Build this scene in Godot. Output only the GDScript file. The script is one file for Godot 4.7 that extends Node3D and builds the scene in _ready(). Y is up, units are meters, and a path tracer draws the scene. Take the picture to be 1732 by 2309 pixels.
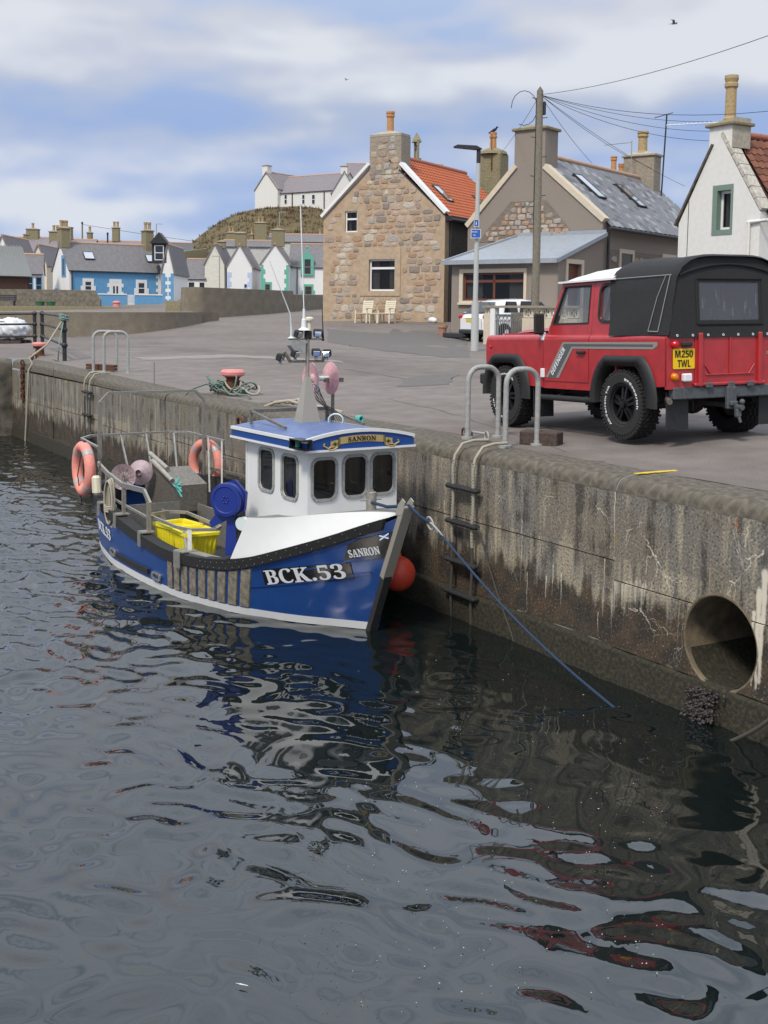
extends Node3D
# A small fishing boat moored in a village harbour under an overcast sky.
# Metres, y up. +x runs along the quay towards the viewer's right, -z inland; the quay edge is y = 0, the water y = -1.86.

const FOC := 2600.0
const PCX := 866.0
const PCY := 940.0
const EYE := Vector3(0, 1.45, 0)
const WATER := -1.86
const WALLZ := -7.1
const CORNERX := -31.3
const EXPOSURE := 1.5
const SKY_LEVEL := 0.70
var CB: Basis
var M := {}
var ground_pts := []
var ground_w := PackedFloat64Array()
var rng := RandomNumberGenerator.new()

class MB extends RefCounted:
	var v := PackedVector3Array()
	var n := PackedVector3Array()
	var uv := PackedVector2Array()
	var col := PackedColorArray()
	var ix := PackedInt32Array()
	func tri(a: Vector3, b: Vector3, c: Vector3):
		var nn := (b - a).cross(c - a).normalized()
		var k := v.size()
		v.append(a); v.append(b); v.append(c)
		n.append(nn); n.append(nn); n.append(nn)
		ix.append(k); ix.append(k + 2); ix.append(k + 1)
	func quad(a: Vector3, b: Vector3, c: Vector3, d: Vector3):
		var nn := (c - a).cross(d - b).normalized()
		var k := v.size()
		v.append(a); v.append(b); v.append(c); v.append(d)
		for i in 4: n.append(nn)
		for i in [0, 2, 1, 0, 3, 2]: ix.append(k + i)
	func box(c: Vector3, s: Vector3, b := Basis()):
		var x := b.x * s.x * 0.5
		var y := b.y * s.y * 0.5
		var z := b.z * s.z * 0.5
		quad(c - x - y + z, c + x - y + z, c + x + y + z, c - x + y + z)
		quad(c + x - y - z, c - x - y - z, c - x + y - z, c + x + y - z)
		quad(c + x - y + z, c + x - y - z, c + x + y - z, c + x + y + z)
		quad(c - x - y - z, c - x - y + z, c - x + y + z, c - x + y - z)
		quad(c - x + y + z, c + x + y + z, c + x + y - z, c - x + y - z)
		quad(c - x - y - z, c + x - y - z, c + x - y + z, c - x - y + z)
	func bbox(c: Vector3, s: Vector3, r: float, b := Basis()):   # box with chamfered edges
		var h := s * 0.5
		r = minf(r, minf(h.x, minf(h.y, h.z)) * 0.9)
		var q := func(sx, sy, sz, ax) -> Vector3:
			var p := Vector3(sx * (h.x - r), sy * (h.y - r), sz * (h.z - r))
			p[ax] = [sx, sy, sz][ax] * h[ax]
			return c + b * p
		for ax in 3:
			var u := (ax + 1) % 3
			var w := (ax + 2) % 3
			for s0 in [-1, 1]:
				var g := func(su, sw, face) -> Vector3:
					var k := [0, 0, 0]
					k[ax] = s0; k[u] = su; k[w] = sw
					return q.call(k[0], k[1], k[2], face)
				if s0 > 0: quad(g.call(-1, -1, ax), g.call(1, -1, ax), g.call(1, 1, ax), g.call(-1, 1, ax))
				else: quad(g.call(-1, 1, ax), g.call(1, 1, ax), g.call(1, -1, ax), g.call(-1, -1, ax))
				for su in [-1, 1]:   # edge between faces ax and u
					var A: Vector3 = g.call(su, -1, ax)
					var B: Vector3 = g.call(su, 1, ax)
					var C: Vector3 = g.call(su, 1, u)
					var D: Vector3 = g.call(su, -1, u)
					if s0 * su > 0: quad(A, D, C, B)
					else: quad(A, B, C, D)
		for sx in [-1, 1]:
			for sy in [-1, 1]:
				for sz in [-1, 1]:
					var A: Vector3 = q.call(sx, sy, sz, 0)
					var B: Vector3 = q.call(sx, sy, sz, 1)
					var C: Vector3 = q.call(sx, sy, sz, 2)
					if sx * sy * sz > 0: tri(A, B, C)
					else: tri(A, C, B)
	func bar(a: Vector3, b: Vector3, w: float, h: float, up := Vector3.UP):   # straight bar of rectangular section
		var d := (b - a).normalized()
		if absf(d.dot(up)) > 0.95: up = Vector3.RIGHT if absf(d.x) < 0.9 else Vector3.BACK
		var x := up.cross(d).normalized()
		var y := d.cross(x)
		box((a + b) * 0.5, Vector3(w, h, a.distance_to(b)), Basis(x, y, d))
	func tube(path: Array, r: float, sides := 8, closed := false, radii := []):
		var m := path.size()
		var base := v.size()
		var ref := Vector3.ZERO
		for i in m:
			var p: Vector3 = path[i]
			var a: Vector3 = path[(i - 1 + m) % m] if closed or i > 0 else p
			var b: Vector3 = path[(i + 1) % m] if closed or i < m - 1 else p
			var t := (b - a).normalized()
			if ref == Vector3.ZERO:
				ref = t.cross(Vector3.UP)
				if ref.length() < 0.05: ref = t.cross(Vector3.RIGHT)
			ref = (ref - t * ref.dot(t)).normalized()
			var o := t.cross(ref)
			var rr: float = radii[i] if radii.size() else r
			for k in sides:
				var an := TAU * k / sides
				var d := ref * cos(an) + o * sin(an)
				v.append(p + d * rr); n.append(d)
		var rows := m if closed else m - 1
		for i in rows:
			for k in sides:
				var a0 := base + i * sides + k
				var a1 := base + i * sides + (k + 1) % sides
				var b0 := base + ((i + 1) % m) * sides + k
				var b1 := base + ((i + 1) % m) * sides + (k + 1) % sides
				for q in [a0, b0, a1, a1, b0, b1]: ix.append(q)
		if not closed:
			for e in [0, m - 1]:
				var t: Vector3 = (path[0] - path[1]).normalized() if e == 0 else (path[m - 1] - path[m - 2]).normalized()
				var k0 := v.size()
				for k in sides:
					v.append(v[base + e * sides + k]); n.append(t)
				for k in range(1, sides - 1):
					if e == 0:
						ix.append(k0); ix.append(k0 + k); ix.append(k0 + k + 1)
					else:
						ix.append(k0); ix.append(k0 + k + 1); ix.append(k0 + k)
	func lathe(prof: Array, sides := 16, xf := Transform3D()):   # Vector2(radius, height) from the bottom up
		for j in prof.size() - 1:
			var p0: Vector2 = prof[j]
			var p1: Vector2 = prof[j + 1]
			var e := p1 - p0
			if e.length() < 1e-6: continue
			var nr := Vector2(e.y, -e.x).normalized()
			var base := v.size()
			for k in sides + 1:
				var an := TAU * k / sides
				var c := Vector3(cos(an), 0, -sin(an))
				v.append(xf * (c * p0.x + Vector3.UP * p0.y)); v.append(xf * (c * p1.x + Vector3.UP * p1.y))
				var nn := (xf.basis * (c * nr.x + Vector3.UP * nr.y)).normalized()
				n.append(nn); n.append(nn)
			for k in sides:
				var a := base + k * 2
				for q in ([a, a + 1, a + 2, a + 2, a + 1, a + 3] if xf.basis.determinant() > 0 else [a, a + 2, a + 1, a + 2, a + 3, a + 1]): ix.append(q)
	func prism(poly: PackedVector2Array, depth: float, xf := Transform3D()):   # outline in x, y (counter-clockwise), from z = 0 to z = depth
		if Geometry2D.is_polygon_clockwise(poly):
			poly = poly.duplicate(); poly.reverse()
		var m := poly.size()
		var t := Geometry2D.triangulate_polygon(poly)
		var P := func(i: int, z: float) -> Vector3: return xf * Vector3(poly[i].x, poly[i].y, z)
		for k in range(0, t.size(), 3):
			var a := t[k]; var b := t[k + 1]; var c := t[k + 2]
			if (poly[b] - poly[a]).cross(poly[c] - poly[a]) < 0:
				var w := b; b = c; c = w
			tri(P.call(a, depth), P.call(b, depth), P.call(c, depth))
			tri(P.call(a, 0.0), P.call(c, 0.0), P.call(b, 0.0))
		for i in m:
			var j := (i + 1) % m
			quad(P.call(i, 0.0), P.call(j, 0.0), P.call(j, depth), P.call(i, depth))
	func grid(rows: Array, smooth := true, uvs := false, flip := false):   # rows of points; outside is (across a row) x (towards the next row)
		var h := rows.size()
		var w: int = rows[0].size()
		if not smooth:
			for j in h - 1:
				for i in w - 1:
					if flip: quad(rows[j][i], rows[j + 1][i], rows[j + 1][i + 1], rows[j][i + 1])
					else: quad(rows[j][i], rows[j][i + 1], rows[j + 1][i + 1], rows[j + 1][i])
			return
		var base := v.size()
		for j in h:
			for i in w:
				var dx: Vector3 = rows[j][mini(i + 1, w - 1)] - rows[j][maxi(i - 1, 0)]
				var dy: Vector3 = rows[mini(j + 1, h - 1)][i] - rows[maxi(j - 1, 0)][i]
				var nn := dx.cross(dy).normalized()
				v.append(rows[j][i]); n.append(-nn if flip else nn)
				if uvs: uv.append(Vector2(float(i) / (w - 1), float(j) / (h - 1)))
		for j in h - 1:
			for i in w - 1:
				var a := base + j * w + i
				for q in ([a, a + w, a + 1, a + 1, a + w, a + w + 1] if not flip else [a, a + 1, a + w, a + 1, a + w + 1, a + w]): ix.append(q)
	func ball(c: Vector3, r: Vector3, sides := 12, rings := 8, b := Basis()):
		var rows := []
		for j in rings + 1:
			var la := -PI / 2 + PI * j / rings
			var row := []
			for i in sides + 1:
				var lo := -TAU * i / sides
				row.append(c + b * Vector3(cos(la) * cos(lo) * r.x, sin(la) * r.y, cos(la) * sin(lo) * r.z))
			rows.append(row)
		var base := v.size()
		grid(rows)
		for k in range(base, v.size()):
			n[k] = (b * ((b.inverse() * (v[k] - c)) / (r * r))).normalized()
	func add(o: MB, xf := Transform3D()):
		var k := v.size()
		for p in o.v: v.append(xf * p)
		for p in o.n: n.append((xf.basis * p).normalized())
		for i in o.ix: ix.append(k + i)
	func mesh() -> ArrayMesh:
		if ix.size() < 3: tri(Vector3.ZERO, Vector3(.001, 0, 0), Vector3(0, .001, 0)); print('EMPTY ', get_stack().size())
		var a := []
		a.resize(Mesh.ARRAY_MAX)
		a[Mesh.ARRAY_VERTEX] = v
		a[Mesh.ARRAY_NORMAL] = n
		if uv.size() == v.size(): a[Mesh.ARRAY_TEX_UV] = uv
		if col.size() == v.size(): a[Mesh.ARRAY_COLOR] = col
		a[Mesh.ARRAY_INDEX] = ix
		var m := ArrayMesh.new()
		m.add_surface_from_arrays(Mesh.PRIMITIVE_TRIANGLES, a)
		return m

func V(x, y, z) -> Vector3: return Vector3(x, y, z)
func P2(a: Array) -> PackedVector2Array:
	var o := PackedVector2Array()
	for i in range(0, a.size(), 2): o.append(Vector2(a[i], a[i + 1]))
	return o

var taken := {}
func numbered(s: String) -> String:
	taken[s] = taken.get(s, 0) + 1
	return s if taken[s] == 1 else "%s_%03d" % [s, taken[s] - 1]
func part(called: String, mb: MB, m: Material, parent: Node, label := "") -> MeshInstance3D:
	return shared(called, mb.mesh(), m, parent, label)
func shared(called: String, mesh: Mesh, m: Material, parent: Node, label := "") -> MeshInstance3D:
	var o := MeshInstance3D.new()
	o.mesh = mesh
	o.material_override = m
	o.name = called if parent != self else numbered(called)
	parent.add_child(o, true)
	if label: o.set_meta("label", label)
	return o
func thing(called: String, label: String, category: String, at := Vector3.ZERO, turn := 0.0, group := "") -> Node3D:
	var o := Node3D.new()
	o.name = numbered(called)
	add_child(o, true)
	o.position = at; o.rotation.y = turn
	tag(o, label, category, group)
	return o
func tag(o: Node, label: String, category: String, group := "", kind := ""):
	o.set_meta("label", label); o.set_meta("category", category)
	if group: o.set_meta("group", group)
	if kind: o.set_meta("kind", kind)
func structure(called: String, mb: MB, m: Material, label := "") -> MeshInstance3D:
	var o := part(called, mb, m, self, label)
	o.set_meta("kind", "structure")
	return o
func copy(o: Node3D, base_name: String, at: Vector3, turn: float, label: String) -> Node3D:
	var c: Node3D = o.duplicate()
	c.name = numbered(base_name)
	add_child(c, true)
	c.position = at; c.rotation.y = turn
	c.set_meta("label", label)
	return c

# ---- photograph pixels (1732 x 2309) to directions and points ----
func ray(px: float, py: float) -> Vector3: return CB * Vector3((px - PCX) / FOC, -(py - PCY) / FOC, -1.0)
func fwd() -> Vector3: return Vector3(-CB.z.x, 0, -CB.z.z).normalized()
func at(px: float, py: float, depth: float) -> Vector3:
	var d := ray(px, py)
	return EYE + d * (depth / d.dot(fwd()))
func hit(px: float, py: float, p: Vector3, nrm: Vector3) -> Vector3:
	var d := ray(px, py)
	return EYE + d * ((p - EYE).dot(nrm) / d.dot(nrm))
func on_node(o: Node3D, px: float, py: float, z := 0.0) -> Vector3:   # where a pixel's ray meets the plane z of a thing's own axes, in those axes
	var xf := o.transform
	return xf.affine_inverse() * hit(px, py, xf * Vector3(0, 0, z), xf.basis.z)
func place(rl: float, d: float) -> Vector3:   # metres to the right of and ahead of the viewer
	var f := fwd()
	return Vector3(f.x * d - f.z * rl, 0, f.z * d + f.x * rl)

# ---- materials ----
func lin(r: float, g: float, b: float) -> Color: return Color(r, g, b).linear_to_srgb()
func noise_img(seed_: int, freq: float, oct: int, size := 256, type := FastNoiseLite.TYPE_SIMPLEX_SMOOTH) -> Image:
	var f := FastNoiseLite.new()
	f.seed = seed_; f.frequency = freq; f.noise_type = type
	f.fractal_octaves = oct; f.fractal_type = FastNoiseLite.FRACTAL_FBM if oct > 1 else FastNoiseLite.FRACTAL_NONE
	return f.get_seamless_image(size, size)
func ramp_tex(src: Image, stops: Array) -> ImageTexture:   # stops: [value, linear r, g, b]
	var g := Gradient.new()
	var offs := PackedFloat32Array()
	var cols := PackedColorArray()
	for s in stops:
		offs.append(s[0]); cols.append(lin(s[1], s[2], s[3]))
	g.offsets = offs; g.colors = cols
	var lut := []
	for i in 256: lut.append(g.sample(i / 255.0))
	var w := src.get_width()
	var h := src.get_height()
	src.convert(Image.FORMAT_L8)
	var data := src.get_data()
	var out := PackedByteArray()
	out.resize(w * h * 3)
	var bytes := PackedByteArray()
	bytes.resize(768)
	for i in 256:
		var c: Color = lut[i]
		bytes[i * 3] = c.r8; bytes[i * 3 + 1] = c.g8; bytes[i * 3 + 2] = c.b8
	for i in w * h:
		var q := data[i] * 3
		out[i * 3] = bytes[q]; out[i * 3 + 1] = bytes[q + 1]; out[i * 3 + 2] = bytes[q + 2]
	return ImageTexture.create_from_image(Image.create_from_data(w, h, false, Image.FORMAT_RGB8, out))
func blend_img(a: Image, b: Image, share: float) -> Image:
	a.convert(Image.FORMAT_L8); b.convert(Image.FORMAT_L8)
	var da := a.get_data()
	var db := b.get_data()
	for i in da.size(): da[i] = int(da[i] * (1.0 - share) + db[i] * share)
	return Image.create_from_data(a.get_width(), a.get_height(), false, Image.FORMAT_L8, da)
func flat(r: float, g: float, b: float, rough := 0.6, metal := 0.0, spec := 0.5) -> StandardMaterial3D:
	var m := StandardMaterial3D.new()
	m.albedo_color = lin(r, g, b); m.roughness = rough; m.metallic = metal; m.metallic_specular = spec
	return m
func relief(m: StandardMaterial3D, img: Image, cm: float):
	m.heightmap_enabled = true
	m.heightmap_texture = ImageTexture.create_from_image(img)
	m.heightmap_scale = cm
func surf(tex: Texture2D, metres: float, rough := 0.9, bump: Image = null, cm := 0.0, world := true) -> StandardMaterial3D:
	var m := StandardMaterial3D.new()
	m.albedo_texture = tex; m.roughness = rough
	m.uv1_triplanar = true; m.uv1_world_triplanar = world
	m.uv1_scale = Vector3.ONE / metres
	m.uv1_triplanar_sharpness = 4.0
	if bump: relief(m, bump, cm)
	return m
var grain_cache := {}
func two_tone(seed_: int, metres: float, a: Array, b: Array, rough := 0.9, cm := 0.0, fine := 0.5, world := true, freq := 0.012) -> StandardMaterial3D:
	# a surface mottled between two tones; grain and relief textures are shared between materials
	var f: float = 0.4 if fine < 0.5 else (0.5 if fine < 0.6 else 0.7)
	var gk := "%.1f %.3f" % [f, freq]
	if not grain_cache.has(gk): grain_cache[gk] = blend_img(noise_img(seed_, freq, 4, 384), noise_img(seed_ + 7, 0.16, 2, 384), f)
	var im: Image = grain_cache[gk]
	var ratio := snappedf((a[0] + a[1] + a[2]) / (b[0] + b[1] + b[2]), 0.12)
	var tk := gk + " %.2f" % ratio
	if not grain_cache.has(tk):
		var k := ratio
		grain_cache[tk] = ramp_tex(im.duplicate(), [[0.2, k, k, k], [0.5, (k + 1) / 2, (k + 1) / 2, (k + 1) / 2], [0.8, 1, 1, 1]])
	var m := surf(grain_cache[tk], metres, rough, null, 0.0, world)
	m.albedo_color = lin(b[0], b[1], b[2])
	m.uv1_offset = Vector3(seed_ % 7, seed_ % 5, seed_ % 3) * 0.137
	if cm > 0:
		var bk := gk + " relief"
		if not grain_cache.has(bk): grain_cache[bk] = ImageTexture.create_from_image(im)
		m.heightmap_enabled = true; m.heightmap_texture = grain_cache[bk]; m.heightmap_scale = cm
	return m
func glass(r := 0.02, g := 0.025, b := 0.03, alpha := 0.35) -> StandardMaterial3D:
	var m := flat(r, g, b, 0.03, 0.0, 0.6)
	m.transparency = BaseMaterial3D.TRANSPARENCY_ALPHA
	m.albedo_color.a = alpha
	return m

# ---- lettering, laid on any surface by a function from (across, up, out) in metres ----
func letters(text: String, height: float, lay: Callable, serif := false, bold := 0.0, spread := 1.0, deep := 0.004, align_left := true, sz := 64) -> MB:
	var t := TextMesh.new()
	var f := SystemFont.new()
	f.font_names = PackedStringArray(["Droid Serif" if serif else "Droid Sans"])
	f.font_weight = 700 if bold > 0 else 400
	var use: Font = f
	t.font = use; t.text = text; t.font_size = sz; t.depth = 0.01; t.pixel_size = 0.01; t.curve_step = 2.0
	t.horizontal_alignment = HORIZONTAL_ALIGNMENT_LEFT
	t.vertical_alignment = VERTICAL_ALIGNMENT_TOP
	var arr := t.get_mesh_arrays()
	var src: PackedVector3Array = arr[Mesh.ARRAY_VERTEX]
	var idx = arr[Mesh.ARRAY_INDEX]
	var lo := Vector3.INF
	var hi := -Vector3.INF
	for p in src:
		lo = lo.min(p); hi = hi.max(p)
	var k := height / maxf(hi.y - lo.y, 1e-6)
	var mb := MB.new()
	var dz := maxf(hi.z - lo.z, 1e-6)
	var pts := PackedVector3Array()
	for p in src: pts.append(lay.call((p.x - lo.x) * k * spread - (0.0 if align_left else (hi.x - lo.x) * k * spread * 0.5), (p.y - lo.y) * k, (p.z - lo.z) / dz * deep))
	var cnt: int = idx.size() if idx != null and idx.size() else src.size()
	for i in range(0, cnt, 3):
		var a: Vector3 = pts[idx[i] if idx != null and idx.size() else i]
		var b: Vector3 = pts[idx[i + 1] if idx != null and idx.size() else i + 1]
		var c: Vector3 = pts[idx[i + 2] if idx != null and idx.size() else i + 2]
		if (b - a).cross(c - a).length() > 1e-12: mb.tri(a, c, b)
	return mb
func fit_letters(text: String, height: float, width: float, lay: Callable, serif := false, deep := 0.004) -> MB:
	return letters(text, height, lay, serif, 1.0, width / text_width(text, height, serif), deep)
func text_width(text: String, height: float, serif := false) -> float:
	var w := [0.0]
	letters(text, height, func(x, y, z): w[0] = maxf(w[0], x); return Vector3(x, y, z), serif, 1.0)
	return w[0]

# ---- smooth ground through given heights (thin plate) ----
func tps_k(r2: float) -> float: return 0.0 if r2 < 1e-9 else 0.5 * r2 * log(r2)
func ground_fit():
	var m := ground_pts.size()
	var N := m + 3
	var A := []
	for i in N:
		var row := PackedFloat64Array()
		row.resize(N + 1)
		A.append(row)
	for i in m:
		var p: Vector3 = ground_pts[i]
		for j in m:
			var q: Vector3 = ground_pts[j]
			A[i][j] = tps_k(Vector2(p.x - q.x, p.z - q.z).length_squared() / 100.0)
		A[i][i] += 0.02
		A[i][m] = 1.0; A[i][m + 1] = p.x / 10.0; A[i][m + 2] = p.z / 10.0
		A[m][i] = 1.0; A[m + 1][i] = p.x / 10.0; A[m + 2][i] = p.z / 10.0
		A[i][N] = p.y
	for c in N:
		var piv := c
		for r in range(c + 1, N):
			if absf(A[r][c]) > absf(A[piv][c]): piv = r
		var t = A[c]; A[c] = A[piv]; A[piv] = t
		for r in N:
			if r != c and A[r][c] != 0.0:
				var f: float = A[r][c] / A[c][c]
				for k in range(c, N + 1): A[r][k] -= f * A[c][k]
	ground_w.resize(N)
	for c in N: ground_w[c] = A[c][N] / A[c][c]
func ground(x: float, z: float) -> float:
	var m := ground_pts.size()
	var s := ground_w[m] + ground_w[m + 1] * x / 10.0 + ground_w[m + 2] * z / 10.0
	for i in m:
		var p: Vector3 = ground_pts[i]
		s += ground_w[i] * tps_k(((p.x - x) * (p.x - x) + (p.z - z) * (p.z - z)) / 100.0)
	var near: float = clampf((WALLZ - 0.35 - z) / 1.5, 0.0, 1.0) if x > CORNERX else clampf(maxf((WALLZ - 0.35 - z), CORNERX - x) / 1.5, 0.0, 1.0)
	var edge := 0.02 + 0.13 * smoothstep(-18.0, -31.0, x)
	return lerpf(edge, clampf(s, -0.2, 6.0), near)
func ground_hit(px: float, py: float) -> Vector3:
	var p := hit(px, py, V(0, .5, 0), Vector3.UP)
	for k in 14: p = hit(px, py, V(0, lerpf(p.y, ground(p.x, p.z), .7), 0), Vector3.UP)
	return p
func drop(p: Vector3) -> Vector3: return Vector3(p.x, ground(p.x, p.z), p.z)

func _ready():
	rng.seed = 20240611
	# --- camera ---
	CB = Basis(Vector3.UP, deg_to_rad(59.316)) * Basis(Vector3.RIGHT, -atan(0.089)) * Basis(Vector3.BACK, 0.012)
	var cam := Camera3D.new()
	cam.name = "camera"
	add_child(cam)
	cam.transform = Transform3D(CB, EYE)
	cam.near = 0.1; cam.far = 3000.0
	cam.projection = Camera3D.PROJECTION_FRUSTUM
	cam.size = 0.1 * 2309.0 / FOC
	cam.frustum_offset = Vector2(0, -0.1 * (1154.5 - PCY) / FOC)
	cam.current = true
	# --- sky, sun, exposure ---
	var env := Environment.new()
	env.background_mode = Environment.BG_SKY
	var sky := Sky.new()
	var pano := PanoramaSkyMaterial.new()
	pano.panorama = sky_image()
	sky.sky_material = pano
	env.sky = sky
	env.tonemap_mode = Environment.TONE_MAPPER_LINEAR
	env.tonemap_exposure = EXPOSURE
	env.sdfgi_enabled = true; env.ssao_enabled = true; env.ssil_enabled = true
	var we := WorldEnvironment.new()
	we.name = "environment"; we.environment = env
	add_child(we)
	var sun := DirectionalLight3D.new()
	sun.name = "sun"
	sun.light_energy = 0.6; sun.light_angular_distance = 10.0
	sun.light_color = Color(1.0, 0.965, 0.91)
	sun.shadow_enabled = true
	add_child(sun)
	sun.look_at_from_position(Vector3(0.5, 1.2, 0.85), Vector3.ZERO)
	# --- the place ---
	make_materials()
	ground_heights()
	make_ground()
	road_details()
	make_water()
	make_quay()
	print("setting ", Time.get_ticks_msec())
	make_hill()
	make_far_village()
	make_near_houses()
	print("houses ", Time.get_ticks_msec())
	make_boat()
	make_truck()
	print("boat, truck ", Time.get_ticks_msec())
	make_street()
	make_quay_things()
	make_floating()
	print("done ", Time.get_ticks_msec())

func sky_image() -> ImageTexture:
	var W := 1536
	var H := 768
	var im := Image.create(W, H, false, Image.FORMAT_RGBF)
	var f := FastNoiseLite.new()
	f.seed = 11; f.frequency = 1.0; f.fractal_octaves = 5; f.noise_type = FastNoiseLite.TYPE_SIMPLEX_SMOOTH
	f.fractal_gain = 0.5
	var g := FastNoiseLite.new()
	g.seed = 5; g.frequency = 1.0; g.fractal_octaves = 3; g.noise_type = FastNoiseLite.TYPE_SIMPLEX_SMOOTH
	var tone := [[0.0, Vector3(.44, .58, .84)], [0.05, Vector3(.36, .48, .73)], [0.085, Vector3(.42, .52, .75)], [0.12, Vector3(.47, .55, .74)], [0.16, Vector3(.43, .50, .66)], [0.21, Vector3(.54, .58, .69)], [0.28, Vector3(.62, .64, .71)], [0.5, Vector3(.92, 1.02, 1.18)], [0.8, Vector3(1.02, 1.13, 1.30)], [1.57, Vector3(1.15, 1.21, 1.32)]]
	var blue := Vector3(.29, .42, .71)
	var pale := Vector3(.70, .735, .80)
	for j in H:
		var el := PI / 2 - PI * (j + 0.5) / H
		for i in W:
			var az := TAU * (i + 0.5) / W
			var c := Vector3(0.30, 0.33, 0.36)
			if el > -0.02:
				var e := maxf(el, 0.0)
				var d := Vector3(sin(az), 0, -cos(az))
				var k := 0
				while tone[k + 1][0] < e and k < tone.size() - 2: k += 1
				c = tone[k][1].lerp(tone[k + 1][1], smoothstep(tone[k][0], tone[k + 1][0], e))
				# flat cloud layers seen from below: stretched along the horizon
				var q := d * (2.3 / (1.0 + e * 0.6))
				var n1 := f.get_noise_3d(q.x * 1.2, e * 8.0, q.z * 1.2)
				var n2 := g.get_noise_3d(q.x * 0.9 + 9.0, e * 15.0 + 3.0, q.z * 0.9)
				var n3 := f.get_noise_3d(q.x * 3.6 + 30.0, e * 26.0, q.z * 3.6)
				var m := n1 * 0.8 + n2 * 0.55 + n3 * 0.5 * (1.0 - 0.8 * smoothstep(0.3, 0.6, e))
				if m > 0.0: c = c.lerp(Vector3(.70, .735, .80).lerp(Vector3(1.15, 1.25, 1.40), smoothstep(0.25, 0.7, e)), clampf(m * 2.5, 0.0, 0.92))
				else: c = c.lerp(blue.lerp(Vector3(.60, .71, .88), smoothstep(0.12, 0.5, e)), clampf(-m * 1.9, 0.0, 0.85))
			c *= SKY_LEVEL
			im.set_pixel(i, j, Color(c.x, c.y, c.z))
	return ImageTexture.create_from_image(im)

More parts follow.
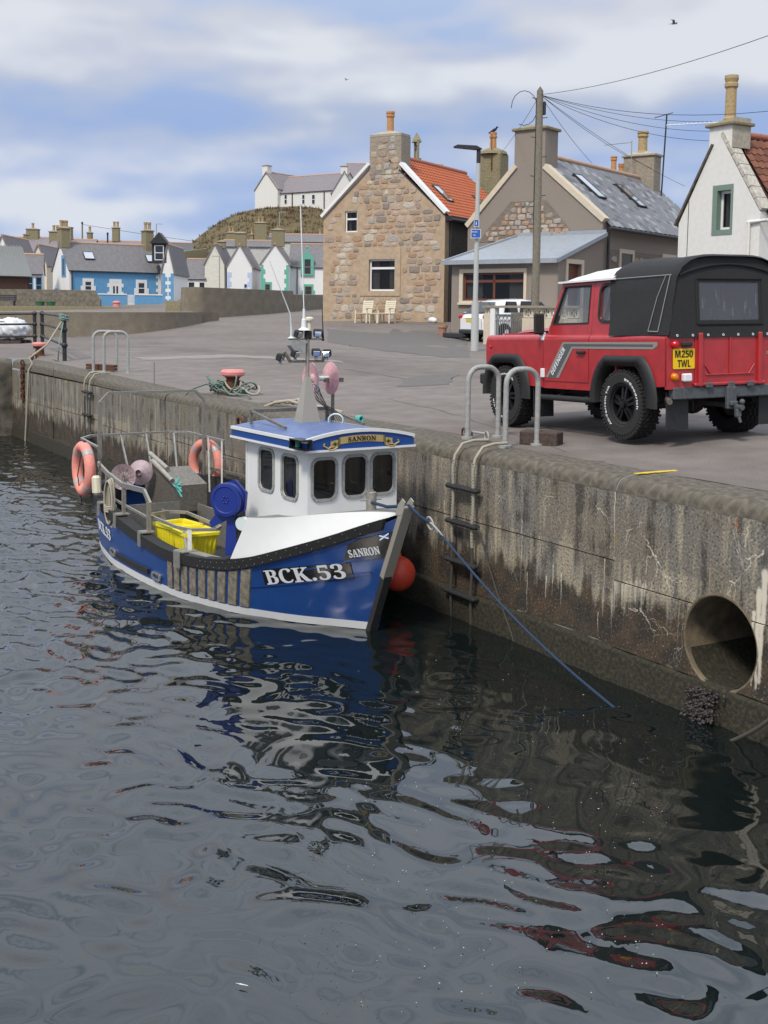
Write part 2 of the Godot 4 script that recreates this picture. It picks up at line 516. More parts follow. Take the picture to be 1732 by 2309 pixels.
func make_materials():
	# ground
	var asp := blend_img(noise_img(3, 0.008, 4, 1024), noise_img(4, 0.22, 2, 1024), 0.6)
	var ma := surf(ramp_tex(asp, [[0.15, .118, .100, .091], [0.5, .172, .149, .136], [0.85, .23, .20, .184]]), 5.3, 0.92, asp, 0.25)
	ma.vertex_color_use_as_albedo = true
	M.asphalt = ma
	M.apron = two_tone(21, 1.3, [.085, .072, .055], [.27, .232, .175], 0.92, 0.8, 0.4)
	var apr := blend_img(noise_img(211, 0.02, 5, 512), noise_img(212, 0.3, 2, 512), 0.45)
	M.apron = surf(ramp_tex(apr, [[0.2, .055, .048, .037], [0.4, .088, .076, .058], [0.6, .125, .108, .082], [0.85, .19, .165, .127]]), 0.9, 0.92, apr, 0.35)
	M.concrete = two_tone(22, 2.3, [.13, .11, .085], [.26, .225, .17], 0.92, 0.6, 0.45)
	M.pipe = two_tone(26, 0.9, [.07, .055, .035], [.21, .165, .105], 0.85, 0.4, 0.4)
	M.dark_concrete = two_tone(23, 2.0, [.05, .045, .036], [.17, .15, .118], 0.9, 0.6, 0.4)
	M.pale_concrete = two_tone(24, 1.2, [.30, .265, .20], [.46, .41, .33], 0.92, 0.4, 0.5)
	M.yellow_paint = two_tone(25, 0.4, [.62, .42, .03], [.72, .52, .06], 0.7, 0.2)
	# walls
	M.white_harl = two_tone(31, 1.1, [.66, .65, .61], [.74, .73, .69], 0.9, 0.5, 0.6)
	M.white_paint = two_tone(32, 2.4, [.70, .70, .69], [.76, .76, .75], 0.6, 0.1, 0.4)
	M.cream_wall = two_tone(33, 2.0, [.66, .58, .44], [.72, .64, .50], 0.85, 0.2, 0.4)
	M.grey_wall = two_tone(34, 2.0, [.48, .47, .44], [.55, .54, .51], 0.85, 0.2, 0.4)
	M.blue_wall = two_tone(35, 2.5, [.10, .285, .50], [.125, .325, .55], 0.75, 0.1, 0.4)
	M.pale_blue = flat(.45, .53, .72, 0.7)
	M.green_paint = flat(.12, .40, .30, 0.6)
	M.sage = two_tone(36, .6, [.14, .21, .17], [.17, .245, .20], 0.7, 0.1)
	M.roughcast = two_tone(37, .55, [.22, .185, .155], [.34, .29, .245], 0.95, 1.0, 0.75, true, 0.05)
	M.margin = two_tone(38, 1.0, [.50, .42, .31], [.62, .53, .41], 0.85, 0.15)
	M.mortar = two_tone(39, 1.6, [.36, .25, .155], [.49, .365, .25], 0.95, 1.2, 0.45)
	M.margin_tan = two_tone(41, 1.2, [.38, .275, .18], [.48, .365, .255], 0.92, 0.3, 0.4)
	M.old_mortar = two_tone(40, 0.8, [.13, .11, .09], [.24, .20, .165], 0.95, 1.2, 0.5)
	var tones := [[.40, .29, .20], [.44, .35, .27], [.33, .26, .21], [.37, .34, .31], [.50, .45, .38], [.38, .25, .165], [.25, .21, .185], [.45, .34, .28]]
	M.stones = []
	for i in tones.size():
		var c: Array = tones[i]
		M.stones.append(two_tone(50 + i, 0.7, [c[0] * .7, c[1] * .7, c[2] * .7], [c[0] * 1.2, c[1] * 1.2, c[2] * 1.2], 0.92, 0.9, 0.5))
	M.dark_stone = two_tone(60, 0.8, [.035, .032, .03], [.11, .10, .09], 0.95, 1.0, 0.5)
	M.cope_stone = two_tone(61, 0.9, [.22, .185, .14], [.36, .31, .24], 0.92, 0.7, 0.5)
	M.lichen_stone = two_tone(62, 0.7, [.17, .14, .08], [.31, .265, .16], 0.95, 0.8, 0.5)
	M.worn_cope = two_tone(63, 0.9, [.28, .26, .23], [.62, .58, .50], 0.9, 0.3, 0.4)
	# roofs
	M.slates = []
	for i in 4:
		var k: float = [0.55, 0.85, 1.1, 1.5][i]
		M.slates.append(two_tone(70 + i, 0.5, [.12 * k, .122 * k, .135 * k], [.22 * k, .223 * k, .24 * k], 0.55, 0.25, 0.5))
	M.far_slate = two_tone(75, 2.5, [.11, .105, .115], [.22, .21, .22], 0.75, 0.3, 0.6)
	M.far_slate2 = two_tone(76, 2.5, [.14, .125, .135], [.25, .225, .24], 0.75, 0.3, 0.6)
	M.pantile = two_tone(77, 1.5, [.34, .075, .028], [.44, .115, .045], 0.8, 0.2, 0.5)
	M.pantile_ridge = two_tone(78, 0.8, [.27, .085, .05], [.36, .13, .085], 0.85, 0.3, 0.5)
	M.brown_tiles = []
	for i in 3:
		var k: float = [0.8, 1.0, 1.25][i]
		M.brown_tiles.append(two_tone(80 + i, 0.4, [.115 * k, .04 * k, .024 * k], [.19 * k, .072 * k, .042 * k], 0.85, 0.3, 0.5))
	M.ridge_tile = two_tone(84, 0.7, [.36, .20, .13], [.48, .31, .21], 0.85, 0.3, 0.5)
	M.lead = two_tone(85, 1.5, [.235, .27, .31], [.31, .345, .385], 0.55, 0.1, 0.4)
	M.clay_pot = two_tone(86, 0.5, [.40, .175, .06], [.53, .27, .11], 0.8, 0.3, 0.4)
	M.buff_pot = two_tone(87, 0.6, [.32, .21, .09], [.48, .35, .18], 0.85, 0.3, 0.4)
	# joinery, metal, glass
	M.white_frame = flat(.74, .74, .73, 0.35)
	M.brown_frame = two_tone(90, 0.3, [.11, .032, .016], [.155, .05, .025], 0.5, 0.05)
	M.pane = glass(.012, .013, .015, 0.50)
	M.pane.metallic_specular = 0.3
	M.clear = glass(.10, .13, .12, 0.14)
	M.sky_pane = flat(.62, .64, .66, 0.06, 0.85, 1.0)
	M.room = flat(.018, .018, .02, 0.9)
	M.curtain = two_tone(91, 0.25, [.50, .48, .44], [.62, .60, .56], 0.9, 0.2)
	M.iron = two_tone(92, 0.3, [.012, .013, .015], [.028, .029, .032], 0.5, 0.15)
	M.galv = two_tone(93, 0.35, [.26, .265, .25], [.40, .405, .385], 0.5, 0.15, 0.5)
	M.steel = two_tone(94, 0.4, [.30, .28, .25], [.44, .42, .38], 0.38, 0.1, 0.4, false)
	M.steel.metallic = 0.65
	M.dull_steel = two_tone(95, 0.35, [.13, .115, .095], [.26, .235, .20], 0.5, 0.2, 0.5, false)
	M.dull_steel.metallic = 0.4
	M.rust = two_tone(96, 0.2, [.05, .02, .012], [.15, .06, .03], 0.95, 0.5)
	M.rubber = two_tone(97, 0.25, [.012, .012, .013], [.03, .03, .031], 0.8, 0.2)
	M.wood_grey = two_tone(98, 0.8, [.14, .12, .09], [.24, .21, .165], 0.9, 0.3)
	M.old_timber = two_tone(99, 0.3, [.035, .024, .02], [.10, .07, .058], 0.9, 0.5)
	M.cream_wood = two_tone(100, 0.5, [.60, .54, .41], [.68, .62, .48], 0.7, 0.1)
	M.shed_wood = two_tone(101, 0.5, [.06, .028, .018], [.10, .05, .034], 0.85, 0.2)
	M.shed_roof = two_tone(102, 1.4, [.16, .165, .16], [.23, .24, .235], 0.7, 0.1)
	M.pink = two_tone(103, 0.3, [.60, .17, .16], [.72, .27, .25], 0.7, 0.15, 0.5)
	M.grey_rope = two_tone(104, 0.05, [.26, .23, .17], [.46, .42, .33], 0.95, 0.3)
	M.green_rope = two_tone(105, 0.06, [.075, .12, .10], [.19, .26, .22], 0.95, 0.3)
	M.blue_rope = two_tone(106, 0.05, [.012, .028, .06], [.03, .062, .125], 0.9, 0.3)
	M.teal_rope = two_tone(107, 0.05, [.05, .36, .32], [.12, .50, .44], 0.9, 0.3)
	M.dark_rope = two_tone(108, 0.05, [.03, .03, .026], [.09, .085, .07], 0.95, 0.3)
	M.wire = flat(.02, .02, .022, 0.7)
	M.terracotta = two_tone(109, 0.3, [.33, .15, .09], [.45, .23, .15], 0.9, 0.2)
	M.gate_metal = flat(.17, .175, .18, 0.45, 0.3)
	M.white_bag = two_tone(110, 0.5, [.58, .60, .64], [.70, .71, .74], 0.8, 0.1)
	M.green_tub = flat(.03, .14, .06, 0.6)
	M.bench_dark = flat(.03, .034, .045, 0.6)
	M.bird = flat(.012, .012, .014, 0.7)
	M.gull = flat(.20, .20, .22, 0.8)
	M.letter_white = flat(.74, .75, .76, 0.4)
	M.cream_plastic = flat(.66, .60, .46, 0.5)
	M.ink = flat(.012, .010, .008, 0.5)
	M.galv_pale = two_tone(112, 0.5, [.40, .41, .39], [.50, .51, .49], 0.5, 0.1)
	M.sign_blue = flat(.02, .10, .42, 0.5)
	M.car_white = flat(.74, .74, .74, 0.25)
	M.car_white.clearcoat_enabled = true; M.car_white.clearcoat = 0.6; M.car_white.clearcoat_roughness = 0.08
	M.car_glass = flat(.016, .018, .02, 0.05)
	M.red_lens2 = flat(.40, .015, .02, 0.2)
	M.car_plate = flat(.62, .45, .05, 0.5)
	M.teal_dull = two_tone(113, 0.06, [.13, .24, .21], [.30, .42, .37], 0.95, 0.2)
	M.foam = flat(.42, .42, .39, 0.9)
	M.fleck_brown = flat(.16, .12, .10, 0.9)
	M.mussel = two_tone(114, 0.1, [.014, .011, .012], [.055, .044, .042], 0.5, 0.2)
	# land
	var gr := blend_img(noise_img(121, 0.02, 4, 512), noise_img(122, 0.12, 3, 512), 0.45)
	var mg := surf(ramp_tex(gr, [[0.2, .062, .050, .025], [0.45, .118, .090, .045], [0.6, .152, .118, .062], [0.85, .088, .085, .036]]), 12.0, 0.95, gr, 2.0)
	mg.vertex_color_use_as_albedo = true
	M.hill = mg
	M.grass = flat(.15, .12, .05, 0.9)
	M.far_land = two_tone(123, 20.0, [.10, .095, .07], [.18, .165, .13], 0.95)

func ground_heights():
	for x in [-40, -28, -18, -8, 2, 14]:
		ground_pts.append(V(x, 0.03 if x > -20 else 0.13, -7.6))
	ground_pts.append_array([V(-9.35, .135, -9.45), V(-11.7, .07, -9.65), V(-5, .17, -9.5), V(-14, .06, -9.5), V(2, .3, -14), V(14, .5, -18)])
	for a in [[1070, 791, 31], [1045, 778, 37], [728, 724, 51], [995, 727, 48], [0, 762, 50], [200, 759, 50], [293, 756, 51], [463, 731, 55], [586, 712, 63], [724, 697, 76], [1090, 776, 36], [600, 780, 33], [330, 790, 33]]:
		ground_pts.append(at(a[0], a[1], a[2]))
	ground_pts.append_array([V(-42, .2, 0), V(-42, .25, 12), V(-60, .4, 20)])
	for a in [[60, 690, 122], [260, 684, 125], [400, 672, 135], [600, 668, 150]]:
		ground_pts.append(at(a[0], a[1], a[2]))
	ground_pts.append(V(-30, 1.2, -60)); ground_pts.append(V(0, 1.2, -60)); ground_pts.append(V(25, 1.2, -50))
	ground_pts.append(V(-160, 2.6, -20)); ground_pts.append(V(-160, 3.0, -140)); ground_pts.append(V(0, 3, -160))
	ground_fit()

func make_ground():
	var xs := []
	var zs := []
	var x := CORNERX - 0.5
	while x > -46.0: xs.append(x); x -= 0.8
	while x > -190.0: xs.append(x); x -= 5.0
	xs.append_array([-300.0, -500.0, -900.0])
	xs.reverse()
	x = CORNERX - 0.5 + 0.6
	while x < 6.0: xs.append(x); x += 0.6
	xs.append_array([9.0, 14.0, 22.0, 40.0, 90.0, 300.0, 900.0])
	var z := WALLZ - 0.5
	while z > -34.0: zs.append(z); z -= 0.6
	while z > -190.0: zs.append(z); z -= 4.0
	zs.append_array([-300.0, -500.0, -900.0])
	zs.reverse()
	zs.append_array([-5.5, -3.0, 0.0, 4.0, 10.0, 20.0, 40.0, 120.0, 400.0, 900.0])
	var f := FastNoiseLite.new()
	f.seed = 8; f.frequency = 0.16; f.fractal_octaves = 4
	var f2 := FastNoiseLite.new()
	f2.seed = 9; f2.frequency = 0.5; f2.fractal_octaves = 3
	var mb := MB.new()
	var ids := {}
	for j in zs.size():
		for i in xs.size():
			var px: float = xs[i]
			var pz: float = zs[j]
			if px > CORNERX - 0.45 and pz > WALLZ - 0.45: continue
			ids[j * 10000 + i] = mb.v.size()
			var far: bool = absf(px) > 190 or absf(pz) > 190
			var y := 2.5 if far else ground(px, pz)
			mb.v.append(V(px, y, pz))
			var e := 0.3
			mb.n.append(V(ground(px - e, pz) - ground(px + e, pz), 2 * e, ground(px, pz - e) - ground(px, pz + e)).normalized() if not far else Vector3.UP)
			# worn patches: long streaks along the quay, relaid darker areas
			var k := 1.0 + 0.30 * f.get_noise_2d(px * 0.35, pz * 1.4) + 0.16 * f2.get_noise_2d(px * 0.4, pz * 1.5)
			var patch := smoothstep(0.10, 0.2, f.get_noise_2d(px * 0.5 + 90.0, pz * 0.8))
			k *= 1.0 - 0.16 * patch
			mb.col.append(Color(k, k * 0.985, k * 0.97))
	for j in zs.size() - 1:
		for i in xs.size() - 1:
			var a = ids.get(j * 10000 + i)
			var b = ids.get(j * 10000 + i + 1)
			var c = ids.get((j + 1) * 10000 + i)
			var d = ids.get((j + 1) * 10000 + i + 1)
			if a == null or b == null or c == null or d == null: continue
			for q in [a, b, c, b, d, c]: mb.ix.append(q)
	structure("road", mb, M.asphalt, "worn grey asphalt quayside road")

func wave_height(x: float, z: float) -> float:
	# factor on the height of the waves (geometry only): low by the quay, higher out in the basin
	var lee := smoothstep(-6.6, -2.2, z - 0.10 * (x + 10.0))
	var run := smoothstep(-9.0, -17.0, x)
	return lerpf(0.30, 1.0, lee) * lerpf(1.0, 1.35, run * lee)

func make_water():
	var waves := []
	var r := RandomNumberGenerator.new()
	r.seed = 77
	for i in 26:
		var wl := lerpf(0.10, 0.85, pow(i / 25.0, 1.9))
		var an := deg_to_rad(28.0 + r.randf_range(-90, 90))
		var k := TAU / wl
		var slope := 0.034 * r.randf_range(0.7, 1.3)
		waves.append([cos(an) * k, sin(an) * k, r.randf() * TAU, slope / k, wl])
	var f := FastNoiseLite.new()
	f.seed = 31; f.frequency = 0.9; f.fractal_octaves = 3
	var f2 := FastNoiseLite.new()
	f2.seed = 33; f2.frequency = 0.28; f2.fractal_octaves = 2
	var xs := PackedFloat32Array()
	var zs := PackedFloat32Array()
	var x := 12.0
	while x > -2.0: xs.append(x); x -= 0.5
	while x > -9.0: xs.append(x); x -= 0.05
	while x > -21.0: xs.append(x); x -= 0.036
	while x > CORNERX: xs.append(x); x -= 0.06
	xs.append(CORNERX + 0.02)
	var z := WALLZ + 0.01
	while z < 1.6: zs.append(z); z += 0.04
	while z < 30.0:
		zs.append(z); z += 0.4
	var w := xs.size()
	var h := zs.size()
	var hs := PackedFloat32Array()
	hs.resize(w * h)
	for j in h:
		for i in w:
			var px := xs[i]
			var pz := zs[j]
			var y := 0.0
			if px < -1.5 and pz < 3.0:
				var n0 := f2.get_noise_2d(px, pz)
				var amp := wave_height(px, pz) * (1.0 + 0.8 * n0) * clampf((3.0 - pz) / 1.4, 0.0, 1.0)
				var wx := px + 0.22 * f2.get_noise_2d(px * 1.7 + 40.0, pz * 1.7)
				var wz := pz + 0.22 * f2.get_noise_2d(px * 1.7, pz * 1.7 + 40.0)
				var s0 := smoothstep(-8.0, -15.0, px)
				var s1 := lerpf(0.35, 1.2, smoothstep(-6.0, -14.0, px))
				for k in waves:
					var wl: float = k[4]
					if wl < 0.18:
						if s0 > 0.01: y += k[3] * sin(k[0] * wx + k[1] * wz + k[2]) * s0 * 1.3
					else: y += k[3] * sin(k[0] * wx + k[1] * wz + k[2]) * (s1 if wl < 0.25 else (1.55 if wl < 0.5 else 0.95))
				y += 0.008 * f.get_noise_2d(px * 1.3 + pz * 0.6, pz * 1.6)
				y *= amp
			hs[j * w + i] = y
	var mb := MB.new()
	mb.v.resize(w * h); mb.n.resize(w * h)
	for j in h:
		var j0 := maxi(j - 1, 0)
		var j1 := mini(j + 1, h - 1)
		for i in w:
			var i0 := maxi(i - 1, 0)
			var i1 := mini(i + 1, w - 1)
			var dx := (hs[j * w + i1] - hs[j * w + i0]) / (xs[i1] - xs[i0])
			var dz := (hs[j1 * w + i] - hs[j0 * w + i]) / (zs[j1] - zs[j0])
			mb.v[j * w + i] = V(xs[i], WATER + hs[j * w + i], zs[j])
			mb.n[j * w + i] = V(-dx, 1.0, -dz).normalized()
	var ix := PackedInt32Array()
	ix.resize((w - 1) * (h - 1) * 6)
	var k2 := 0
	for j in h - 1:
		for i in w - 1:
			var a := j * w + i
			ix[k2] = a; ix[k2 + 1] = a + w; ix[k2 + 2] = a + 1
			ix[k2 + 3] = a + 1; ix[k2 + 4] = a + w; ix[k2 + 5] = a + w + 1
			k2 += 6
	mb.ix = ix
	structure("water", mb, flat(.0055, .0085, .0085, 0.012, 0.0, 0.68), "dark rippled harbour water")

func spread_paint(img: Image, x: float, y: float, r: float, c: Color, share: float):
	for b in range(int(y - r), int(y + r) + 1):
		for a in range(int(x - r), int(x + r) + 1):
			if a < 0 or b < 0 or a >= img.get_width() or b >= img.get_height(): continue
			var d := Vector2(a - x, b - y).length() / maxf(r, 0.6)
			if d > 1.0: continue
			var s := share * (1.0 - d * d * 0.7)
			img.set_pixel(a, b, img.get_pixel(a, b).lerp(c, s))

func crack(img: Image, x: float, y: float, ang: float, steps: int, r0: float, c: Color, rg: RandomNumberGenerator, fork := 0.03, depth := 0):
	# a jagged line of lime that has bled out of a crack in the concrete
	var main := ang
	for i in steps:
		if i % 5 == 0: ang = main + rg.randfn(0.0, 0.62)
		x += cos(ang) * 1.5; y += sin(ang) * 1.5
		var rr := r0 * (0.35 + 0.8 * absf(sin(i * 0.045 + r0 * 9.0))) * rg.randf_range(0.5, 1.3)
		spread_paint(img, x, y, maxf(rr, 0.7), c, rg.randf_range(0.3, 0.8))
		if rg.randf() < fork and depth < 2: crack(img, x, y, main + rg.randf_range(-1.2, 1.2), steps / 2, r0 * 0.6, c, rg, fork * 0.6, depth + 1)

func drip(img: Image, x: float, y: float, length: int, r0: float, c: Color, rg: RandomNumberGenerator, share := 0.55):
	for i in length:
		x += rg.randf_range(-0.35, 0.35)
		spread_paint(img, x, y + i, r0 * (0.5 + 0.7 * rg.randf()) * (1.0 - 0.4 * i / length), c, share * rg.randf_range(0.4, 1.0) * (1.0 - 0.5 * i / length))

func wall_picture(x0: float, x1: float, W: int, H: int, near: bool) -> Image:
	# the concrete of the quay wall, from its top (y = 0) to 2.3 m below: cast lifts, tide marks, weed, lime and rust
	var img := Image.create(W, H, false, Image.FORMAT_RGB8)
	var pm := W / (x1 - x0)
	var py := H / 2.3
	var n := FastNoiseLite.new()
	n.seed = 201; n.frequency = 1.0; n.fractal_octaves = 5
	var g := FastNoiseLite.new()
	g.seed = 202; g.frequency = 34.0; g.fractal_octaves = 2
	var base := Vector3(.175, .150, .115)
	var pale := Vector3(.34, .29, .205)
	var grey := Vector3(.160, .150, .134)
	var dark := Vector3(.022, .018, .014)
	var brown := Vector3(.062, .040, .022)
	var weed := Vector3(.040, .038, .016)
	for j in H:
		var y := -j / py
		for i in W:
			var x := x0 + i / pm
			var big := n.get_noise_2d(x * 0.9, y * 1.1)
			var streak := n.get_noise_2d(x * 5.5 + 50.0, y * 0.55)
			var mot := n.get_noise_2d(x * 3.2, y * 3.4 + 20.0)
			var grit := g.get_noise_2d(x, y)
			var c := base.lerp(grey, clampf(0.5 + 1.3 * big, 0.0, 1.0))
			c = c.lerp(pale, smoothstep(0.06, 0.55, streak + big * 0.5 + (0.18 if y < -0.72 and y > -1.2 else -0.08)) * 0.75)
			c = c.lerp(dark, smoothstep(0.06, 0.5, -streak * 0.8 + mot * 0.4) * 0.68)
			# tide stain: a dark brown film with a ragged upper rim, weed below
			var rim := -1.08 + 0.16 * n.get_noise_2d(x * 1.6 + 7.0, 3.0) + 0.22 * n.get_noise_2d(x * 7.0, 9.0) + 0.14 * mot
			var t := smoothstep(0.10, -0.10, y - rim)
			var film := brown.lerp(dark, clampf(0.45 + 1.2 * mot + 0.3 * streak, 0.0, 1.0))
			c = c.lerp(film, t * 0.93)
			var wr := -1.55 + 0.05 * mot
			if y < wr: c = c.lerp(weed.lerp(Vector3(.16, .12, .06), clampf(0.3 + 1.6 * n.get_noise_2d(x * 9.0, y * 9.0), 0.0, 1.0)), 0.72)
			# pits and aggregate
			c *= 1.0 + 0.55 * grit
			if grit > 0.62: c = c.lerp(Vector3(.36, .32, .25), 0.55)
			if grit < -0.62: c *= 0.45
			img.set_pixel(i, j, lin(maxf(c.x, .004), maxf(c.y, .004), maxf(c.z, .003)))
	var rg := RandomNumberGenerator.new()
	rg.seed = 91 if near else 92
	var lime := lin(.62, .56, .45)
	var buff := lin(.42, .33, .20)
	var count := 22 if near else 12
	for q in count:
		crack(img, rg.randf() * W, rg.randf_range(0.18, 0.62) * py * 1.6, rg.randf_range(0.4, 2.6), rg.randi_range(25, 90), (1.25 if near else 0.9) * rg.randf_range(0.5, 1.0), lime if rg.randf() < 0.6 else buff, rg)
	for q in (42 if near else 46):
		drip(img, rg.randf() * W, rg.randf_range(0.0, 1.05) * py, int(rg.randf_range(0.1, 0.6) * py), (2.2 if near else 1.3) * rg.randf_range(0.4, 1.2), buff if rg.randf() < 0.7 else lin(.03, .025, .02), rg, 0.4)
	if near:
		var L := func(px: float, pyy: float) -> Vector2:
			var p := hit(px, pyy, V(0, 0, WALLZ), V(0, 0, 1))
			return Vector2((p.x - x0) * pm, -p.y * py)
		# the lime runs that stand out in the photograph, where they are
		for a in [[1445, 1200, 1.0, 60, 3.2], [1428, 1190, 2.2, 26, 2.0], [1440, 1190, -0.6, 22, 1.6], [1120, 1115, 0.9, 34, 1.6], [1215, 1135, 0.1, 30, 1.8], [1250, 1145, 1.5, 22, 1.4], [1340, 1140, 0.5, 36, 2.0], [1660, 1150, 1.7, 60, 1.6], [1640, 1145, 1.2, 30, 1.3], [1500, 1150, 1.6, 22, 1.2], [1375, 1230, 1.7, 20, 1.2], [1445, 1370, 0.3, 34, 3.0], [1440, 1375, 2.9, 14, 3.6], [1470, 1395, 0.5, 30, 2.2], [1552, 1395, 1.8, 40, 1.6], [1690, 1260, 2.1, 40, 2.6], [1720, 1240, 2.4, 26, 4.5], [1690, 1180, 1.8, 26, 2.4]]:
			var p: Vector2 = L.call(a[0], a[1])
			crack(img, p.x, p.y, a[2], int(a[3] * 1.5), a[4] * .75, lime, rg, 0.045)
		for a in [[1243, 1275, 0.30, 2.6], [1228, 1300, 0.22, 3.4], [1262, 1292, 0.32, 2.8], [1175, 1170, 0.7, 2.0], [1185, 1290, 0.4, 2.2], [1115, 1200, 0.32, 2.2], [1360, 1260, 0.55, 2.0], [1385, 1090, 0.9, 2.2], [1380, 1310, 0.5, 2.4], [1345, 1380, 0.25, 2.0], [1000, 1130, 0.25, 2.5], [1725, 1290, 0.9, 9.0], [1712, 1330, 0.8, 8.0], [1700, 1380, 0.6, 5.0]]:
			var p: Vector2 = L.call(a[0], a[1])
			drip(img, p.x, p.y, int(a[2] * py), a[3], lime, rg, 0.75)
		for k in 26:   # bloom of lime over the right-hand lift
			var p: Vector2 = L.call(rg.randf_range(1385, 1470), rg.randf_range(1308, 1320))
			drip(img, p.x, p.y, int(rg.randf_range(0.05, 0.3) * py), rg.randf_range(2.0, 6.0), lin(.50, .45, .35), rg, 0.35)
		for a in [[1660, 1183, 5.0], [1661, 1170, 3.0], [1665, 1195, 3.0], [1362, 1478, 5.0], [1359, 1470, 3.0], [1276, 1082, 3.0]]:
			var p: Vector2 = L.call(a[0], a[1])
			spread_paint(img, p.x, p.y, a[2], lin(.45, .10, .02), 0.8)
		for k in 60:   # yellow paint splashed over the joint
			var p: Vector2 = L.call(1385 + rg.randf_range(-10, 22), 1062 + rg.randf_range(-6, 8))
			spread_paint(img, p.x, p.y, rg.randf_range(2, 5), lin(.66, .45, .03), 0.6)
		for k in 14:
			var p: Vector2 = L.call(1386 + rg.randf_range(-3, 3), 1215 + rg.randf_range(-14, 14))
			spread_paint(img, p.x, p.y, rg.randf_range(2, 3.5), lin(.28, .20, .02), 0.6)
	else:
		var p := hit(147, 838, V(0, 0, WALLZ), V(0, 0, 1))
		for k in 10: drip(img, (p.x - x0) * pm + rg.randf_range(-3, 3), -p.y * py, int(rg.randf_range(0.1, 0.45) * py), 1.5, lin(.62, .42, .04), rg, 0.7)
	return img

func nose(z: float) -> Array: # profile of the rounded quay edge, from the top inland to the foot of the nose: (y, z)
	var o := [Vector2(0.02, z - 0.75), Vector2(0.02, z - 0.4), Vector2(0.015, z - 0.2)]
	for k in 6:
		var a := PI / 2 * k / 5.0
		o.append(Vector2(-0.13 + 0.13 * cos(a), z - 0.13 + 0.13 * sin(a)))
	return o

